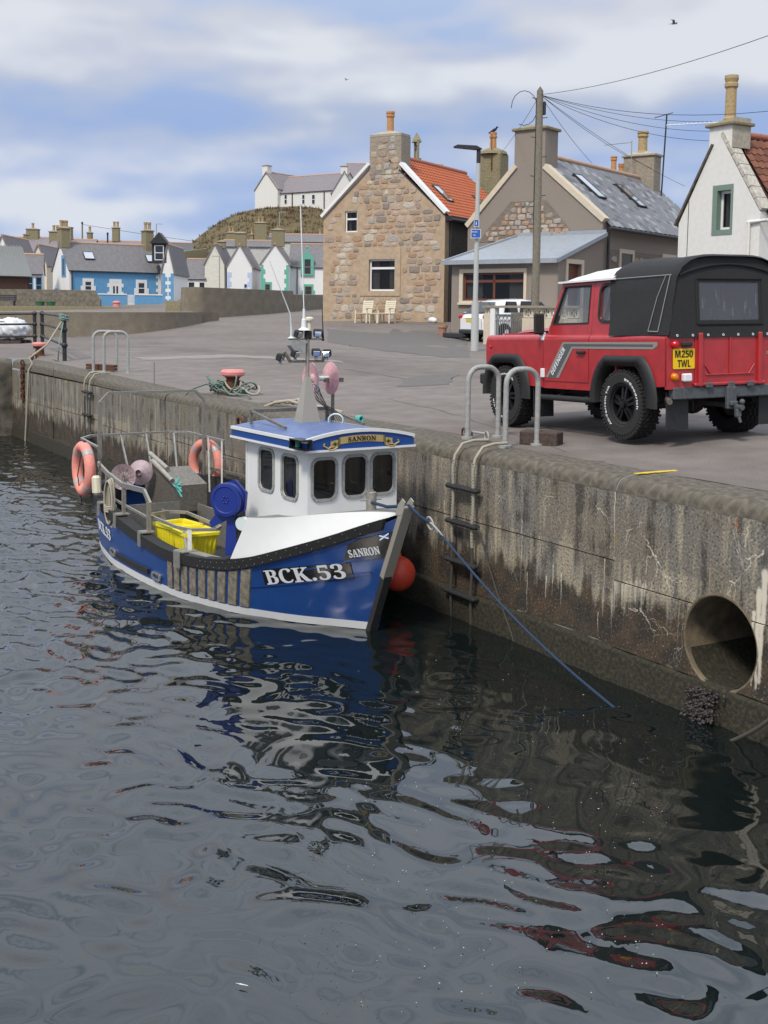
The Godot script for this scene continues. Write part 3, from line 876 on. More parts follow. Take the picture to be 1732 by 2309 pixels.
func make_quay():
	var wall := thing("harbour_wall", "stained concrete quay wall with white lime streaks beside the blue boat", "wall")
	var split := -12.2
	var mats := []
	for near in [true, false]:
		var x0: float = split if near else CORNERX
		var x1: float = -4.2 if near else split
		var img := wall_picture(x0, x1, 2048 if near else 1900, 590 if near else 300, near)
		var m := StandardMaterial3D.new()
		m.albedo_texture = ImageTexture.create_from_image(img)
		m.roughness = 0.88
		var hm: Image = img.duplicate()
		hm.convert(Image.FORMAT_L8)
		relief(m, hm, 0.9)
		mats.append(m)
	# cast lifts: separate panels between vertical joints; each lift a little proud of or behind the next
	var bays := [[-4.2, -7.82], [-7.84, -11.9], [-11.92, -15.6], [-15.62, -19.6], [-19.62, -23.4], [-23.42, -27.2], [-27.22, CORNERX]]
	var f := FastNoiseLite.new()
	f.seed = 14; f.frequency = 1.4; f.fractal_octaves = 3
	var pipe := Vector2(-6.53, -1.2)
	var pipe_r := 0.40
	for bi in bays.size():
		var xa: float = bays[bi][0]
		var xb: float = bays[bi][1]
		var jy: float = [-0.94, -0.765, -0.85, -0.80, -0.9, -0.83, -0.86][bi]
		var lifts := [[-0.13, jy + 0.006], [jy - 0.006, -1.55]]
		for li in 2:
			var off: float = [0.0, 0.012][li] * (1.0 if bi % 2 == 0 else -0.6) + [0.0, -0.012, 0.006, 0, 0.01, -0.005, 0][bi]
			var mb := MB.new()
			var nx := 44
			var ny := 12
			var rows := []
			var y0: float = lifts[li][0]
			var y1: float = lifts[li][1]
			if bi == 0:   # the bay with the outfall: an opening cut through both lifts
				var poly := P2([xb, y1, xa, y1, xa, y0, xb, y0])
				var circ := PackedVector2Array()
				for k in 40: circ.append(pipe + Vector2(cos(TAU * k / 40), sin(TAU * k / 40)) * pipe_r)
				for piece in Geometry2D.clip_polygons(poly, circ):
					mb.prism(piece, 0.35, Transform3D(Basis(), V(0, 0, WALLZ - 0.35 + off)))
			else:
				for j in ny + 1:
					var row := []
					for i in nx + 1:
						var p := V(lerpf(xb, xa, float(i) / nx), lerpf(y1, y0, float(j) / ny), 0)
						p.z = WALLZ + off + 0.006 * f.get_noise_2d(p.x, p.y)
						row.append(p)
					rows.append(row)
				mb.grid(rows)
				# sides and top so that the joints are real grooves
				mb.quad(rows[ny][0], rows[ny][nx], rows[ny][nx] + V(0, 0, -.05), rows[ny][0] + V(0, 0, -.05))
				mb.quad(rows[0][nx], rows[0][nx] + V(0, 0, -.05), rows[ny][nx] + V(0, 0, -.05), rows[ny][nx])
				mb.quad(rows[0][0] + V(0, 0, -.05), rows[0][0], rows[ny][0], rows[ny][0] + V(0, 0, -.05))
			set_wall_uv(mb, bi < 2)
			part("panel", mb, mats[0 if bi < 2 else 1], wall)
		# rounded edge of the bay
		var nb := MB.new()
		var prof := nose(WALLZ + [0.0, -0.012, 0.006, 0, 0.01, -0.005, 0][bi])
		var rows2 := []
		for pr in prof:
			var row := []
			for i in 41:
				var xx := lerpf(xb, xa, i / 40.0)
				var wob := 0.007 * f.get_noise_2d(xx * 0.8, pr.y * 3.0) + 0.004 * f.get_noise_2d(xx * 3.0, 4.0) + 0.13 * smoothstep(-18.0, -31.0, xx) * (1.0 if pr.x > -0.08 else 0.4)
				row.append(V(xx, pr.x + wob, pr.y + 0.004 * f.get_noise_2d(xx * 2.0, 7.0)))
			rows2.append(row)
		rows2.reverse()
		nb.grid(rows2)
		part("edge", nb, M.apron, wall)
	# footing ledge under the tide line
	var fb := MB.new()
	var rows3 := []
	for pr in [Vector2(-2.4, 0.16), Vector2(-1.86, 0.07), Vector2(-1.60, 0.035), Vector2(-1.565, 0.012), Vector2(-1.55, -0.02)]:
		var row := []
		for i in 161:
			var xx := lerpf(CORNERX, -4.2, i / 160.0)
			row.append(V(xx, pr.x + 0.014 * f.get_noise_2d(xx * 2.0, 1.0), WALLZ + pr.y + 0.03 * f.get_noise_2d(xx * 3.0, pr.x * 4.0)))
		rows3.append(row)
	fb.grid(rows3)
	var wd := blend_img(noise_img(221, 0.03, 4, 512), noise_img(222, 0.2, 2, 512), 0.5)
	M.weed = surf(ramp_tex(wd, [[0.25, .008, .008, .005], [0.45, .020, .019, .010], [0.6, .034, .029, .015], [0.72, .075, .05, .026], [0.85, .15, .115, .07]]), 0.8, 0.8, wd, 1.2)
	part("footing", fb, M.weed, wall)
	# backing behind the joints and the rest of the quay, out of view to the right
	var back := MB.new()
	back.box(V((CORNERX - 4.2) / 2 - 3.0, -1.3, WALLZ - 0.48), V(absf(CORNERX + 4.2) + 6.0 - 6.0 * 0.0, 2.5, 0.2) - V(6.0 + 5.6, 0, 0))
	part("core", back, M.dark_concrete, wall)
	var right := MB.new()
	right.box(V(5.9, -1.25, WALLZ - 0.25), V(20.0, 2.52, 0.5))
	part("panel", right, M.concrete, wall)
	# outfall pipe
	var pp := MB.new()
	var xf := Transform3D(Basis(Vector3.RIGHT, PI / 2), V(pipe.x, pipe.y, WALLZ + 0.015))
	pp.lathe([Vector2(pipe_r - 0.016, -0.01), Vector2(pipe_r - 0.006, -0.002), Vector2(pipe_r + 0.010, -0.004), Vector2(pipe_r + 0.012, -0.36)], 40, xf)
	pp.lathe([Vector2(pipe_r - 0.016, -4.0), Vector2(pipe_r - 0.016, -0.01)], 40, xf)
	part("outfall_pipe", pp, M.pipe, wall, "round concrete outfall pipe in the wall")
	var slime := MB.new()
	var sa := []; var sb := []
	for k in 25:
		var an := lerpf(-PI + .35, -.35, k / 24.0) + .05 * sin(k * 2.3)
		var q := V(cos(an), sin(an), 0) * (pipe_r - 0.024)
		sa.append(V(pipe.x, pipe.y, WALLZ - .03) + q); sb.append(V(pipe.x, pipe.y, WALLZ - 3.5) + q)
	slime.grid([sa, sb])
	part("pipe_slime", slime, M.weed, wall)
	# yellow paint across the top of two joints
	for a in [[-7.84, 0.42], [-25.0, 0.4]]:
		var yb := MB.new()
		var pts := PackedVector2Array()
		var rg := RandomNumberGenerator.new()
		rg.seed = 5
		for k in 14: pts.append(Vector2(lerpf(-0.28, 0.22, k / 13.0), 0.018 + rg.randf_range(0.0, 0.016)))
		for k in 14: pts.append(Vector2(lerpf(0.22, -0.28, k / 13.0), -0.018 - rg.randf_range(0.0, 0.016)))
		var lift := 0.04 + 0.13 * smoothstep(-18.0, -31.0, a[0])
		yb.prism(pts, 0.006, Transform3D(Basis(Vector3(0, 0, 1), Vector3(1, 0, 0), Vector3(0, 1, 0)), V(a[0] + 0.05, lift - 0.012, WALLZ - 0.42)))
		part("paint_mark", yb, M.yellow_paint, wall)
	# the return wall at the far end of the basin
	var rw := thing("end_wall", "dark stained concrete wall closing the far end of the basin", "wall", V(CORNERX, 0, 0))
	var rb := MB.new()
	var rrows := []
	for pr in [Vector2(-2.4, 0.1), Vector2(-1.62, 0.05), Vector2(-1.58, 0.0), Vector2(-0.9, 0.0), Vector2(0.02, 0.0), Vector2(0.11, -0.03), Vector2(0.15, -0.12), Vector2(0.16, -0.7)]:
		var row := []
		for i in 61:
			var zz := lerpf(30.0, WALLZ, i / 60.0)
			row.append(V(pr.y + 0.02 * f.get_noise_2d(zz, pr.x * 2.0), pr.x, zz))
		rrows.append(row)
	rb.grid(rrows)
	part("face", rb, M.dark_concrete, rw)

func set_wall_uv(mb: MB, near: bool):
	var x0: float = -12.2 if near else CORNERX
	var x1: float = -4.2 if near else -12.2
	mb.uv.resize(mb.v.size())
	for i in mb.v.size():
		mb.uv[i] = Vector2((mb.v[i].x - x0) / (x1 - x0), -mb.v[i].y / 2.3)

func road_patch(road: Node3D, called: String, top: Array, bottom: Array, m: Material, lift: float, seed_: int, n := 40, rows_n := 10):
	# a relaid area of the road, between two lines of photograph pixels, lying on the ground with a ragged rim
	var f := FastNoiseLite.new()
	f.seed = seed_; f.frequency = 0.9; f.fractal_octaves = 3
	var pick := func(line: Array, t: float) -> Vector2:
		var x := t * (line.size() - 1)
		var i := mini(int(x), line.size() - 2)
		return Vector2(line[i][0], line[i][1]).lerp(Vector2(line[i + 1][0], line[i + 1][1]), x - i)
	var rows := []
	for j in rows_n + 1:
		var row := []
		for i in n + 1:
			var t := i / float(n)
			var a: Vector2 = pick.call(top, t)
			var b: Vector2 = pick.call(bottom, t)
			var p2 := a.lerp(b, j / float(rows_n))
			var p := ground_hit(p2.x, p2.y)
			if j == 0 or j == rows_n or i == 0 or i == n: p += V(f.get_noise_2d(p.x, p.z), 0, f.get_noise_2d(p.x + 30.0, p.z)) * .22
			row.append(V(p.x, ground(p.x, p.z) + lift, p.z))
		rows.append(row)
	var mb := MB.new()
	mb.grid(rows, true, false, true)
	for k in mb.n.size():
		if mb.n[k].y < 0: mb.n[k] = -mb.n[k]
	part(called, mb, m, road)

func road_seam(road: Node3D, px: Array, width: float, m: Material, seed_: int):
	var rg := RandomNumberGenerator.new()
	rg.seed = seed_
	var pts := []
	for k in px.size() - 1:
		for e in 8:
			var q := Vector2(px[k][0], px[k][1]).lerp(Vector2(px[k + 1][0], px[k + 1][1]), e / 8.0)
			var p := ground_hit(q.x, q.y)
			p.x += rg.randf_range(-.05, .05); p.z += rg.randf_range(-.05, .05)
			pts.append(p)
	var a := []; var b := []
	for k in pts.size():
		var d: Vector3 = pts[mini(k + 1, pts.size() - 1)] - pts[maxi(k - 1, 0)]
		var s := V(-d.z, 0, d.x).normalized() * width * rg.randf_range(.4, 1.0)
		for q in [[a, pts[k] - s], [b, pts[k] + s]]:
			var p: Vector3 = q[1]
			q[0].append(V(p.x, ground(p.x, p.z) + .006, p.z))
	var mb := MB.new()
	mb.grid([b, a])
	if mb.n[0].y < 0:
		mb = MB.new()
		mb.grid([a, b])
	part("tar_seam", mb, m, road)

func road_details():
	var road: Node3D = get_node("road")
	M.new_asphalt = two_tone(27, 1.4, [.10, .092, .088], [.155, .143, .136], 0.92, 0.4, 0.6)
	M.pale_asphalt = two_tone(28, 1.9, [.17, .15, .135], [.30, .27, .245], 0.92, 0.4, 0.6)
	M.tar = two_tone(29, 0.5, [.06, .054, .05], [.11, .10, .093], 0.9, 0.2)
	road_patch(road, "relaid_patch", [[733, 741], [860, 737], [990, 737], [1046, 752]], [[742, 772], [860, 790], [1000, 806], [1062, 806]], M.new_asphalt, .005, 3)
	road_patch(road, "relaid_patch", [[930, 848], [1040, 842]], [[900, 872], [1010, 868]], M.new_asphalt, .005, 5, 16, 6)
	road_patch(road, "relaid_patch", [[300, 806], [520, 800], [760, 812]], [[330, 812], [540, 806], [780, 819]], M.pale_asphalt, .005, 6, 40, 4)
	for s in [[[[160, 782], [420, 772], [700, 781], [980, 800]], .014], [[[560, 816], [760, 830], [960, 862]], .012], [[[880, 900], [1050, 940], [1300, 1030]], .008]]:
		road_seam(road, s[0], s[1], M.tar, int(s[0][0][0]))

# ---------------- the fishing boat: x forward from amidships, y up from the waterline, z to starboard ----------------
func crv(k: Array, t: float) -> float:   # smooth curve through [t, value] pairs
	var m := k.size()
	if t <= k[0][0]: return k[0][1]
	if t >= k[m - 1][0]: return k[m - 1][1]
	var i := 0
	while k[i + 1][0] < t: i += 1
	var x0: float = k[i][0]; var x1: float = k[i + 1][0]
	var y0: float = k[i][1]; var y1: float = k[i + 1][1]
	var d := (y1 - y0) / (x1 - x0)
	var m0: float = d if i == 0 else (y1 - k[i - 1][1]) / (x1 - k[i - 1][0])
	var m1: float = d if i == m - 2 else (k[i + 2][1] - y0) / (k[i + 2][0] - x0)
	var h := x1 - x0
	var s := (t - x0) / h
	return y0 * (1 + 2 * s) * (1 - s) * (1 - s) + m0 * h * s * (1 - s) * (1 - s) + y1 * s * s * (3 - 2 * s) + m1 * h * s * s * (s - 1)

const HB_W := [[0, .40], [.048, .75], [.113, .97], [.215, 1.12], [.299, 1.21], [.397, 1.24], [.493, 1.24], [.627, 1.18], [.708, 1.07], [.779, .93], [.845, .72], [.905, .49], [.956, .23], [1, .015]]
const HB_S := [[0, .50], [.046, .86], [.107, 1.08], [.199, 1.21], [.307, 1.28], [.464, 1.30], [.606, 1.27], [.699, 1.17], [.787, 1.0], [.868, .74], [.93, .44], [.972, .20], [1, .03]]
const SHEER := [[0, .83], [.22, .75], [.298, .70], [.52, .55], [.637, .52], [.753, .57], [.808, .65], [.865, .80], [.901, .91], [.933, 1.02], [.953, 1.10], [.976, 1.19], [.993, 1.25], [1, 1.30]]
func hull_x(t: float, y: float) -> float: return -3.5 + t * (6.19 + 0.47 * y)
func hull_t(x: float, y: float) -> float: return (x + 3.5) / (6.19 + 0.47 * y)
func hull(t: float, y: float, side := 1.0, out := 0.0) -> Vector3:
	var w := crv(HB_W, t)
	var s := crv(HB_S, t)
	var ys := crv(SHEER, t)
	var z: float
	if y >= 0.0: z = lerpf(w, s, pow(y / ys, 0.85))
	else: z = w * sqrt(maxf(0.0, 1.0 + y / 0.55))
	return V(hull_x(t, y), y, side * (z + out))
func hull_rows(t0: float, t1: float, nt: int, lo: Callable, hi: Callable, ny: int, side: float, out: float) -> Array:
	var rows := []
	for j in ny + 1:
		var row := []
		for i in nt + 1:
			var t := lerpf(t0, t1, float(i) / nt)
			row.append(hull(t, lerpf(lo.call(t), hi.call(t), float(j) / ny), side, out))
		rows.append(row)
	return rows
func hull_patch(mb: MB, t0: float, t1: float, lo: Callable, hi: Callable, out: float, side := 1.0, nt := 30, ny := 4, thick := true):
	# a strip lying on the hull, with edges
	var r := hull_rows(t0, t1, nt, lo, hi, ny, side, out)
	var b := hull_rows(t0, t1, nt, lo, hi, ny, side, 0.0)
	mb.grid(r, true, false, side < 0)
	if not thick: return
	for e in [0, ny]:
		mb.grid([b[e], r[e]] if (e == 0) == (side > 0) else [r[e], b[e]], false)
	for e in [0, nt]:
		var ra := []; var ba := []
		for j in ny + 1: ra.append(r[j][e]); ba.append(b[j][e])
		mb.grid([ra, ba] if (e == 0) == (side > 0) else [ba, ra], false)

func rrect(cx: float, cy: float, w: float, h: float, r: float, seg := 5) -> PackedVector2Array:
	var o := PackedVector2Array()
	for q in [[1, 1, 0.0], [-1, 1, 0.5], [-1, -1, 1.0], [1, -1, 1.5]]:
		for k in seg + 1:
			var a: float = (q[2] + 0.5 * k / seg) * PI
			o.append(Vector2(cx + q[0] * (w / 2 - r) + r * cos(a), cy + q[1] * (h / 2 - r) + r * sin(a)))
	return o
func ring(mb: MB, outer: PackedVector2Array, inner: PackedVector2Array, depth: float, xf: Transform3D):
	var m := outer.size()
	for i in m:
		var j := (i + 1) % m
		var q := func(p: Vector2, z: float) -> Vector3: return xf * Vector3(p.x, p.y, z)
		mb.quad(q.call(outer[i], depth), q.call(outer[j], depth), q.call(inner[j], depth), q.call(inner[i], depth))
		mb.quad(q.call(outer[i], 0), q.call(outer[j], 0), q.call(outer[j], depth), q.call(outer[i], depth))
		mb.quad(q.call(inner[j], 0), q.call(inner[i], 0), q.call(inner[i], depth), q.call(inner[j], depth))
		mb.quad(q.call(outer[j], 0), q.call(outer[i], 0), q.call(inner[i], 0), q.call(inner[j], 0))
func holed_wall(mb: MB, outline: PackedVector2Array, openings: Array, depth: float, xf: Transform3D):
	# a wall with real openings: cut into slices at the middle of each opening
	var cuts := []
	for o in openings:
		var cx := 0.0
		for p in o: cx += p.x / o.size()
		cuts.append(cx)
	cuts.sort()
	var xs := [-1000.0]
	for c in cuts:
		if c - xs[-1] > 0.02: xs.append(c)
	xs.append(1000.0)
	for k in xs.size() - 1:
		var slab := P2([xs[k], -1000, xs[k + 1], -1000, xs[k + 1], 1000, xs[k], 1000])
		var work := []
		work.append_array(Geometry2D.intersect_polygons(outline, slab))
		for o in openings:
			var nxt := []
			for w in work:
				for piece in Geometry2D.clip_polygons(w, o): nxt.append(piece)
			work = nxt
		for w in work:
			if w.size() >= 3: mb.prism(w, depth, xf)

func make_boat():
	M.hull_blue = two_tone(301, 0.9, [.007, .045, .20], [.012, .062, .245], 0.3, 0.0, 0.35, false)
	M.gel_white = two_tone(302, 0.8, [.68, .68, .67], [.73, .73, .72], 0.32, 0.0, 0.3, false)
	M.slat = two_tone(303, 0.45, [.12, .095, .06], [.33, .29, .22], 0.75, 0.3, 0.45, false)
	M.deck_grey = two_tone(304, 0.4, [.16, .16, .165], [.25, .25, .255], 0.8, 0.3)
	M.roof_blue = two_tone(305, 0.7, [.075, .125, .30], [.11, .17, .37], 0.35, 0.0, 0.4)
	M.trim_blue = two_tone(306, 0.6, [.010, .055, .24], [.016, .070, .28], 0.3, 0.0, 0.4)
	M.black_gloss = flat(.010, .010, .012, 0.25)
	M.gold = two_tone(307, 0.1, [.38, .27, .09], [.50, .37, .14], 0.45, 0.0)
	M.stainless = two_tone(308, 0.3, [.32, .29, .24], [.50, .46, .39], 0.4, 0.1, 0.4, false)
	M.stainless.metallic = 0.55
	M.mast_steel = flat(.40, .37, .31, 0.42, 0.35)
	M.orange_ring = two_tone(309, 0.3, [.70, .19, .15], [.80, .29, .23], 0.6, 0.1, 0.4, false)
	M.silver_tape = flat(.38, .37, .36, 0.4)
	M.yellow_box = two_tone(310, 0.3, [.80, .66, .015], [.88, .76, .03], 0.5, 0.0, 0.4, false)
	M.pink_plastic = two_tone(311, 0.3, [.62, .26, .28], [.74, .42, .44], 0.5, 0.0, 0.4, false)
	M.mauve_plastic = two_tone(312, 0.3, [.30, .20, .24], [.46, .35, .38], 0.55, 0.0, 0.4, false)
	M.buoy_red = two_tone(313, 0.3, [.66, .045, .02], [.75, .08, .04], 0.45, 0.0, 0.4, false)
	M.hauler_blue = flat(.012, .03, .21, 0.35)
	M.nylon = flat(.60, .68, .66, 0.5)
	M.cab_glass = glass(.008, .009, .010, 0.80)
	M.green_lens = flat(.02, .16, .12, 0.15)
	var b := thing("fishing_boat", "small blue and white fishing boat with wheelhouse moored at the quay", "boat", V(-13, WATER, -5.85), 0.045)
	var sheer := func(t: float) -> float: return crv(SHEER, t)
	# hull
	var mb := MB.new()
	for side in [1.0, -1.0]:
		mb.grid(hull_rows(0, 1, 60, func(t): return -0.5, sheer, 14, side, 0.0), true, false, side < 0)
	for j in 8:   # transom
		var y0: float = lerpf(-0.5, crv(SHEER, 0), j / 8.0)
		var y1: float = lerpf(-0.5, crv(SHEER, 0), (j + 1) / 8.0)
		mb.quad(hull(0, y0, -1), hull(0, y0, 1), hull(0, y1, 1), hull(0, y1, -1))
	part("hull", mb, M.hull_blue, b)
	# planking edges: slim raised lands along the bow
	for a in [[.815, .985, 0.535], [.90, .985, 0.70]]:
		mb = MB.new()
		var fr: float = a[2]
		hull_patch(mb, a[0], a[1], func(t): return crv(SHEER, t) * fr - 0.010, func(t): return crv(SHEER, t) * fr + 0.010, 0.014, 1.0, 24, 1)
		part("strake", mb, M.hull_blue, b)
	mb = MB.new()
	for side in [1.0, -1.0]: hull_patch(mb, 0.0, 0.998, func(t): return 0.0, func(t): return 0.085, 0.008, side, 50, 1)
	part("boot_stripe", mb, M.gel_white, b, "white stripe along the waterline")
	mb = MB.new()
	for side in [1.0, -1.0]: hull_patch(mb, 0.0, 0.985, func(t): return crv(SHEER, t) - 0.075, func(t): return crv(SHEER, t) + 0.05, 0.035, side, 60, 3)
	part("rubbing_strake", mb, M.rubber, b, "black rubber belt round the gunwale")
	mb = MB.new()   # bolts of the belt
	for k in 40:
		var t := lerpf(.70, .97, k / 39.0)
		mb.ball(hull(t, crv(SHEER, t) + (0.015 if k % 2 else -0.05), 1.0, 0.042), Vector3.ONE * 0.005, 6, 4)
	part("bolts", mb, M.steel, b).set_meta("kind", "stuff")
	# worn hauling slats
	for k in 9:
		mb = MB.new()
		var t0 := lerpf(.597, .822, k / 9.0)
		var t1 := t0 + 0.0175
		hull_patch(mb, t0, t1, func(t): return 0.10, func(t): return crv(SHEER, t) - 0.09, 0.018, 1.0, 3, 8)
		part("slat", mb, M.slat, b)
	# gunwale cap, bulwark lining and deck aft of the wheelhouse
	mb = MB.new()
	for side in [1.0, -1.0]:
		var top := []; var inn := []; var low := []
		for i in 41:
			var t := lerpf(0.0, .76, i / 40.0)
			var p := hull(t, crv(SHEER, t), side, 0.0) + V(0, 0.055, 0)
			var q := hull(t, crv(SHEER, t), side, -0.11) + V(0, 0.05, 0)
			var o := hull(t, crv(SHEER, t), side, 0.04) + V(0, 0.05, 0)
			top.append(o); inn.append(q); low.append(V(q.x, 0.18, q.z - side * 0.04))
			if i == 0: pass
		mb.grid([top, inn] if side > 0 else [inn, top], true)
		mb.grid([inn, low] if side > 0 else [low, inn], true)
	mb.quad(hull(0, .70, 1), hull(0, .70, 1) + V(.12, 0.04, -.05), hull(0, .70, -1) + V(.12, 0.04, .05), hull(0, .70, -1))
	part("gunwale", mb, M.rubber, b)
	mb = MB.new()
	var dk := []
	for side in [-1.0, 1.0]:
		var row := []
		for i in 31:
			var t := lerpf(0.01, .78, i / 30.0)
			var q := hull(t, 0.2, side, -0.03)
			row.append(V(q.x, 0.20, q.z))
		dk.append(row)
	mb.grid([dk[1], dk[0]])
	part("deck", mb, M.rubber, b)
	# foredeck and its sloping white sides
	var edge := func(t: float, side: float) -> Vector3:
		var s := hull(t, crv(SHEER, t), side, 0.0)
		var u := smoothstep(.80, 1.0, t)
		return V(s.x - 0.06 * (1 - u), lerpf(1.12, 1.33, u), side * maxf(absf(s.z) * lerpf(1.0, .70, u), 0.02))
	mb = MB.new()
	for side in [1.0, -1.0]:
		var lo := []; var hi := []
		for i in 25:
			var t := lerpf(.768, .995, i / 24.0)
			lo.append(hull(t, crv(SHEER, t), side, -0.02) + V(0, 0.05, 0))
			hi.append(edge.call(lerpf(.81, .995, i / 24.0), side))
		mb.grid([lo, hi] if side > 0 else [hi, lo])
		# close the after end down to the deck
		mb.quad(V(lo[0].x, .2, side * 0.5), lo[0], hi[0], V(hi[0].x, hi[0].y, side * 0.5))
	part("whaleback", mb, M.gel_white, b, "white sloping sides of the foredeck")
	mb = MB.new()
	var fa := []; var fb := []
	for i in 25:
		fa.append(edge.call(lerpf(.81, .995, i / 24.0), 1.0)); fb.append(edge.call(lerpf(.81, .995, i / 24.0), -1.0))
	mb.grid([fa, fb])
	part("foredeck", mb, M.deck_grey, b)
	# stem
	mb = MB.new()
	var st := []
	for k in 9:
		var y := lerpf(0.62, 1.40, k / 8.0)
		st.append(V(2.69 + 0.47 * y + 0.015, y, 0))
	for k in 8: mb.bar(st[k], st[k + 1], 0.115, 0.07, Vector3.RIGHT)
	part("stem_band", mb, M.mast_steel, b)
	mb = MB.new()
	mb.bar(V(2.66, -.15, 0), V(2.69 + 0.47 * .64 + .02, .64, 0), 0.09, 0.07, Vector3.RIGHT)
	part("stem_fender", mb, M.rubber, b)
	mb = MB.new()
	for s in [-1, 1]: mb.prism(P2([0, 0, .13, .03, .17, .16, .12, .19, .05, .12]), 0.012, Transform3D(Basis(), V(3.24, 1.30, s * 0.05)))
	mb.tube([V(3.38, 1.40, -.06), V(3.38, 1.40, .06)], 0.02, 8)
	part("bow_roller", mb, M.mast_steel, b)
	mb = MB.new()
	mb.lathe([Vector2(.055, 0), Vector2(.055, .20), Vector2(.05, .205), Vector2(0, .205)], 16, Transform3D(Basis(), V(2.70, 1.26, 0)))
	mb.tube([V(2.70, 1.38, -.13), V(2.70, 1.38, .13)], 0.008, 6)
	part("samson_post", mb, M.stainless, b)
	# name boards, numbers, flag
	var on_hull := func(x0: float, y0: float, x1: float, y1: float, side: float, up: Vector2) -> Callable:
		var len := Vector2(x1 - x0, y1 - y0).length()
		return func(u: float, w: float, d: float) -> Vector3:
			var x := x0 + (x1 - x0) * u / len + up.x * w
			var y := y0 + (y1 - y0) * u / len + up.y * w
			var t := hull_t(x, y)
			return hull(t, y, side, 0.016 + d)
	hull_sign(b, "number_plate", [[1.865, .385], [2.735, .575], [2.755, .745], [2.70, .748], [1.91, .585], [1.885, .575]], M.black_gloss)
	part("lettering", fit_letters("BCK.53", .165, .80, on_hull.call(1.905, .408, 2.69, .578, 1.0, Vector2(0, 1)), true), M.letter_white, b, "white BCK.53")
	hull_sign(b, "name_plate", [[2.705, .76], [3.085, .845], [3.20, 1.13], [2.90, 1.02], [2.80, .955]], M.black_gloss)
	part("lettering", fit_letters("SANRON", .085, .275, on_hull.call(2.775, .81, 3.045, .878, 1.0, Vector2(0.04, 1)), true), M.letter_white, b, "white SANRON")
	hull_sign(b, "flag", [[3.075, 1.03], [3.15, 1.055], [3.165, 1.11], [3.085, 1.08]], flat(.06, .17, .50, .4), 0.014)
	mb = MB.new()
	for q in [[3.075, 1.03, 3.165, 1.11], [3.085, 1.08, 3.15, 1.055]]:
		var a3 := hull(hull_t(q[0], q[1]), q[1], 1, .017)
		var b3 := hull(hull_t(q[2], q[3]), q[3], 1, .017)
		mb.bar(a3, b3, 0.012, 0.003, V(0.5, 0.1, 1))
	part("flag_cross", mb, M.letter_white, b)
	part("lettering", fit_letters("BCK.53", .15, .75, on_hull.call(-2.36, .36, -1.62, .32, 1.0, Vector2(0, 1)), true), M.letter_white, b, "white BCK.53 on the quarter")
	var port_text := func(u: float, w: float, d: float) -> Vector3:
		var x := 2.85 - u
		var y := .60 + w
		return hull(hull_t(x, y), y, -1.0, 0.016 + d)
	part("lettering", fit_letters("BCK.53", .165, .80, port_text, true), M.letter_white, b)
	# scuppers and stern fender
	for q in [[-1.56, .19], [-.06, .165]]:
		mb = MB.new()
		var c := hull(hull_t(q[0], q[1]), q[1], 1, .008)
		var cx := (hull(hull_t(q[0] + .05, q[1]), q[1], 1, .008) - c).normalized()
		ring(mb, rrect(0, 0, .24, .10, .05), rrect(0, 0, .16, .05, .025), 0.02, Transform3D(Basis(cx, Vector3.UP, cx.cross(Vector3.UP)), c))
		part("scupper", mb, M.steel, b)
	mb = MB.new()
	hull_patch(mb, hull_t(-1.36, .2), hull_t(-.28, .17), func(t): return 0.15, func(t): return 0.215, 0.03, 1.0, 16, 1)
	part("side_fender", mb, M.rubber, b)
	make_wheelhouse(b)
	make_mast(b)
	make_stern_gear(b)
	make_boat_things(b)

func hull_sign(b: Node3D, called: String, poly: Array, m: Material, out := 0.013):
	# a plate bent to the hull, from its corners in (x, y)
	var pts := PackedVector2Array()
	for p in poly: pts.append(Vector2(p[0], p[1]))
	var mb := MB.new()
	# slice it so that it follows the curve
	var lo := 99.0; var hi := -99.0
	for p in pts: lo = minf(lo, p.x); hi = maxf(hi, p.x)
	var nsl := 14
	for k in nsl:
		var xa := lerpf(lo, hi, float(k) / nsl)
		var xb := lerpf(lo, hi, float(k + 1) / nsl)
		for q in Geometry2D.intersect_polygons(pts, P2([xa, -9, xb, -9, xb, 9, xa, 9])):
			if Geometry2D.is_polygon_clockwise(q): q.reverse()
			var tr := Geometry2D.triangulate_polygon(q)
			for i in range(0, tr.size(), 3):
				var p3 := []
				for e in 3: p3.append(hull(hull_t(q[tr[i + e]].x, q[tr[i + e]].y), q[tr[i + e]].y, 1.0, out))
				if (p3[1] - p3[0]).cross(p3[2] - p3[0]).z > 0: mb.tri(p3[0], p3[1], p3[2])
				else: mb.tri(p3[0], p3[2], p3[1])
	for i in pts.size():
		var a := pts[i]
		var c := pts[(i + 1) % pts.size()]
		for k in 6:
			var u := a.lerp(c, k / 6.0)
			var w := a.lerp(c, (k + 1) / 6.0)
			mb.quad(hull(hull_t(u.x, u.y), u.y, 1, 0), hull(hull_t(w.x, w.y), w.y, 1, 0), hull(hull_t(w.x, w.y), w.y, 1, out), hull(hull_t(u.x, u.y), u.y, 1, out))
	part(called, mb, m, b)

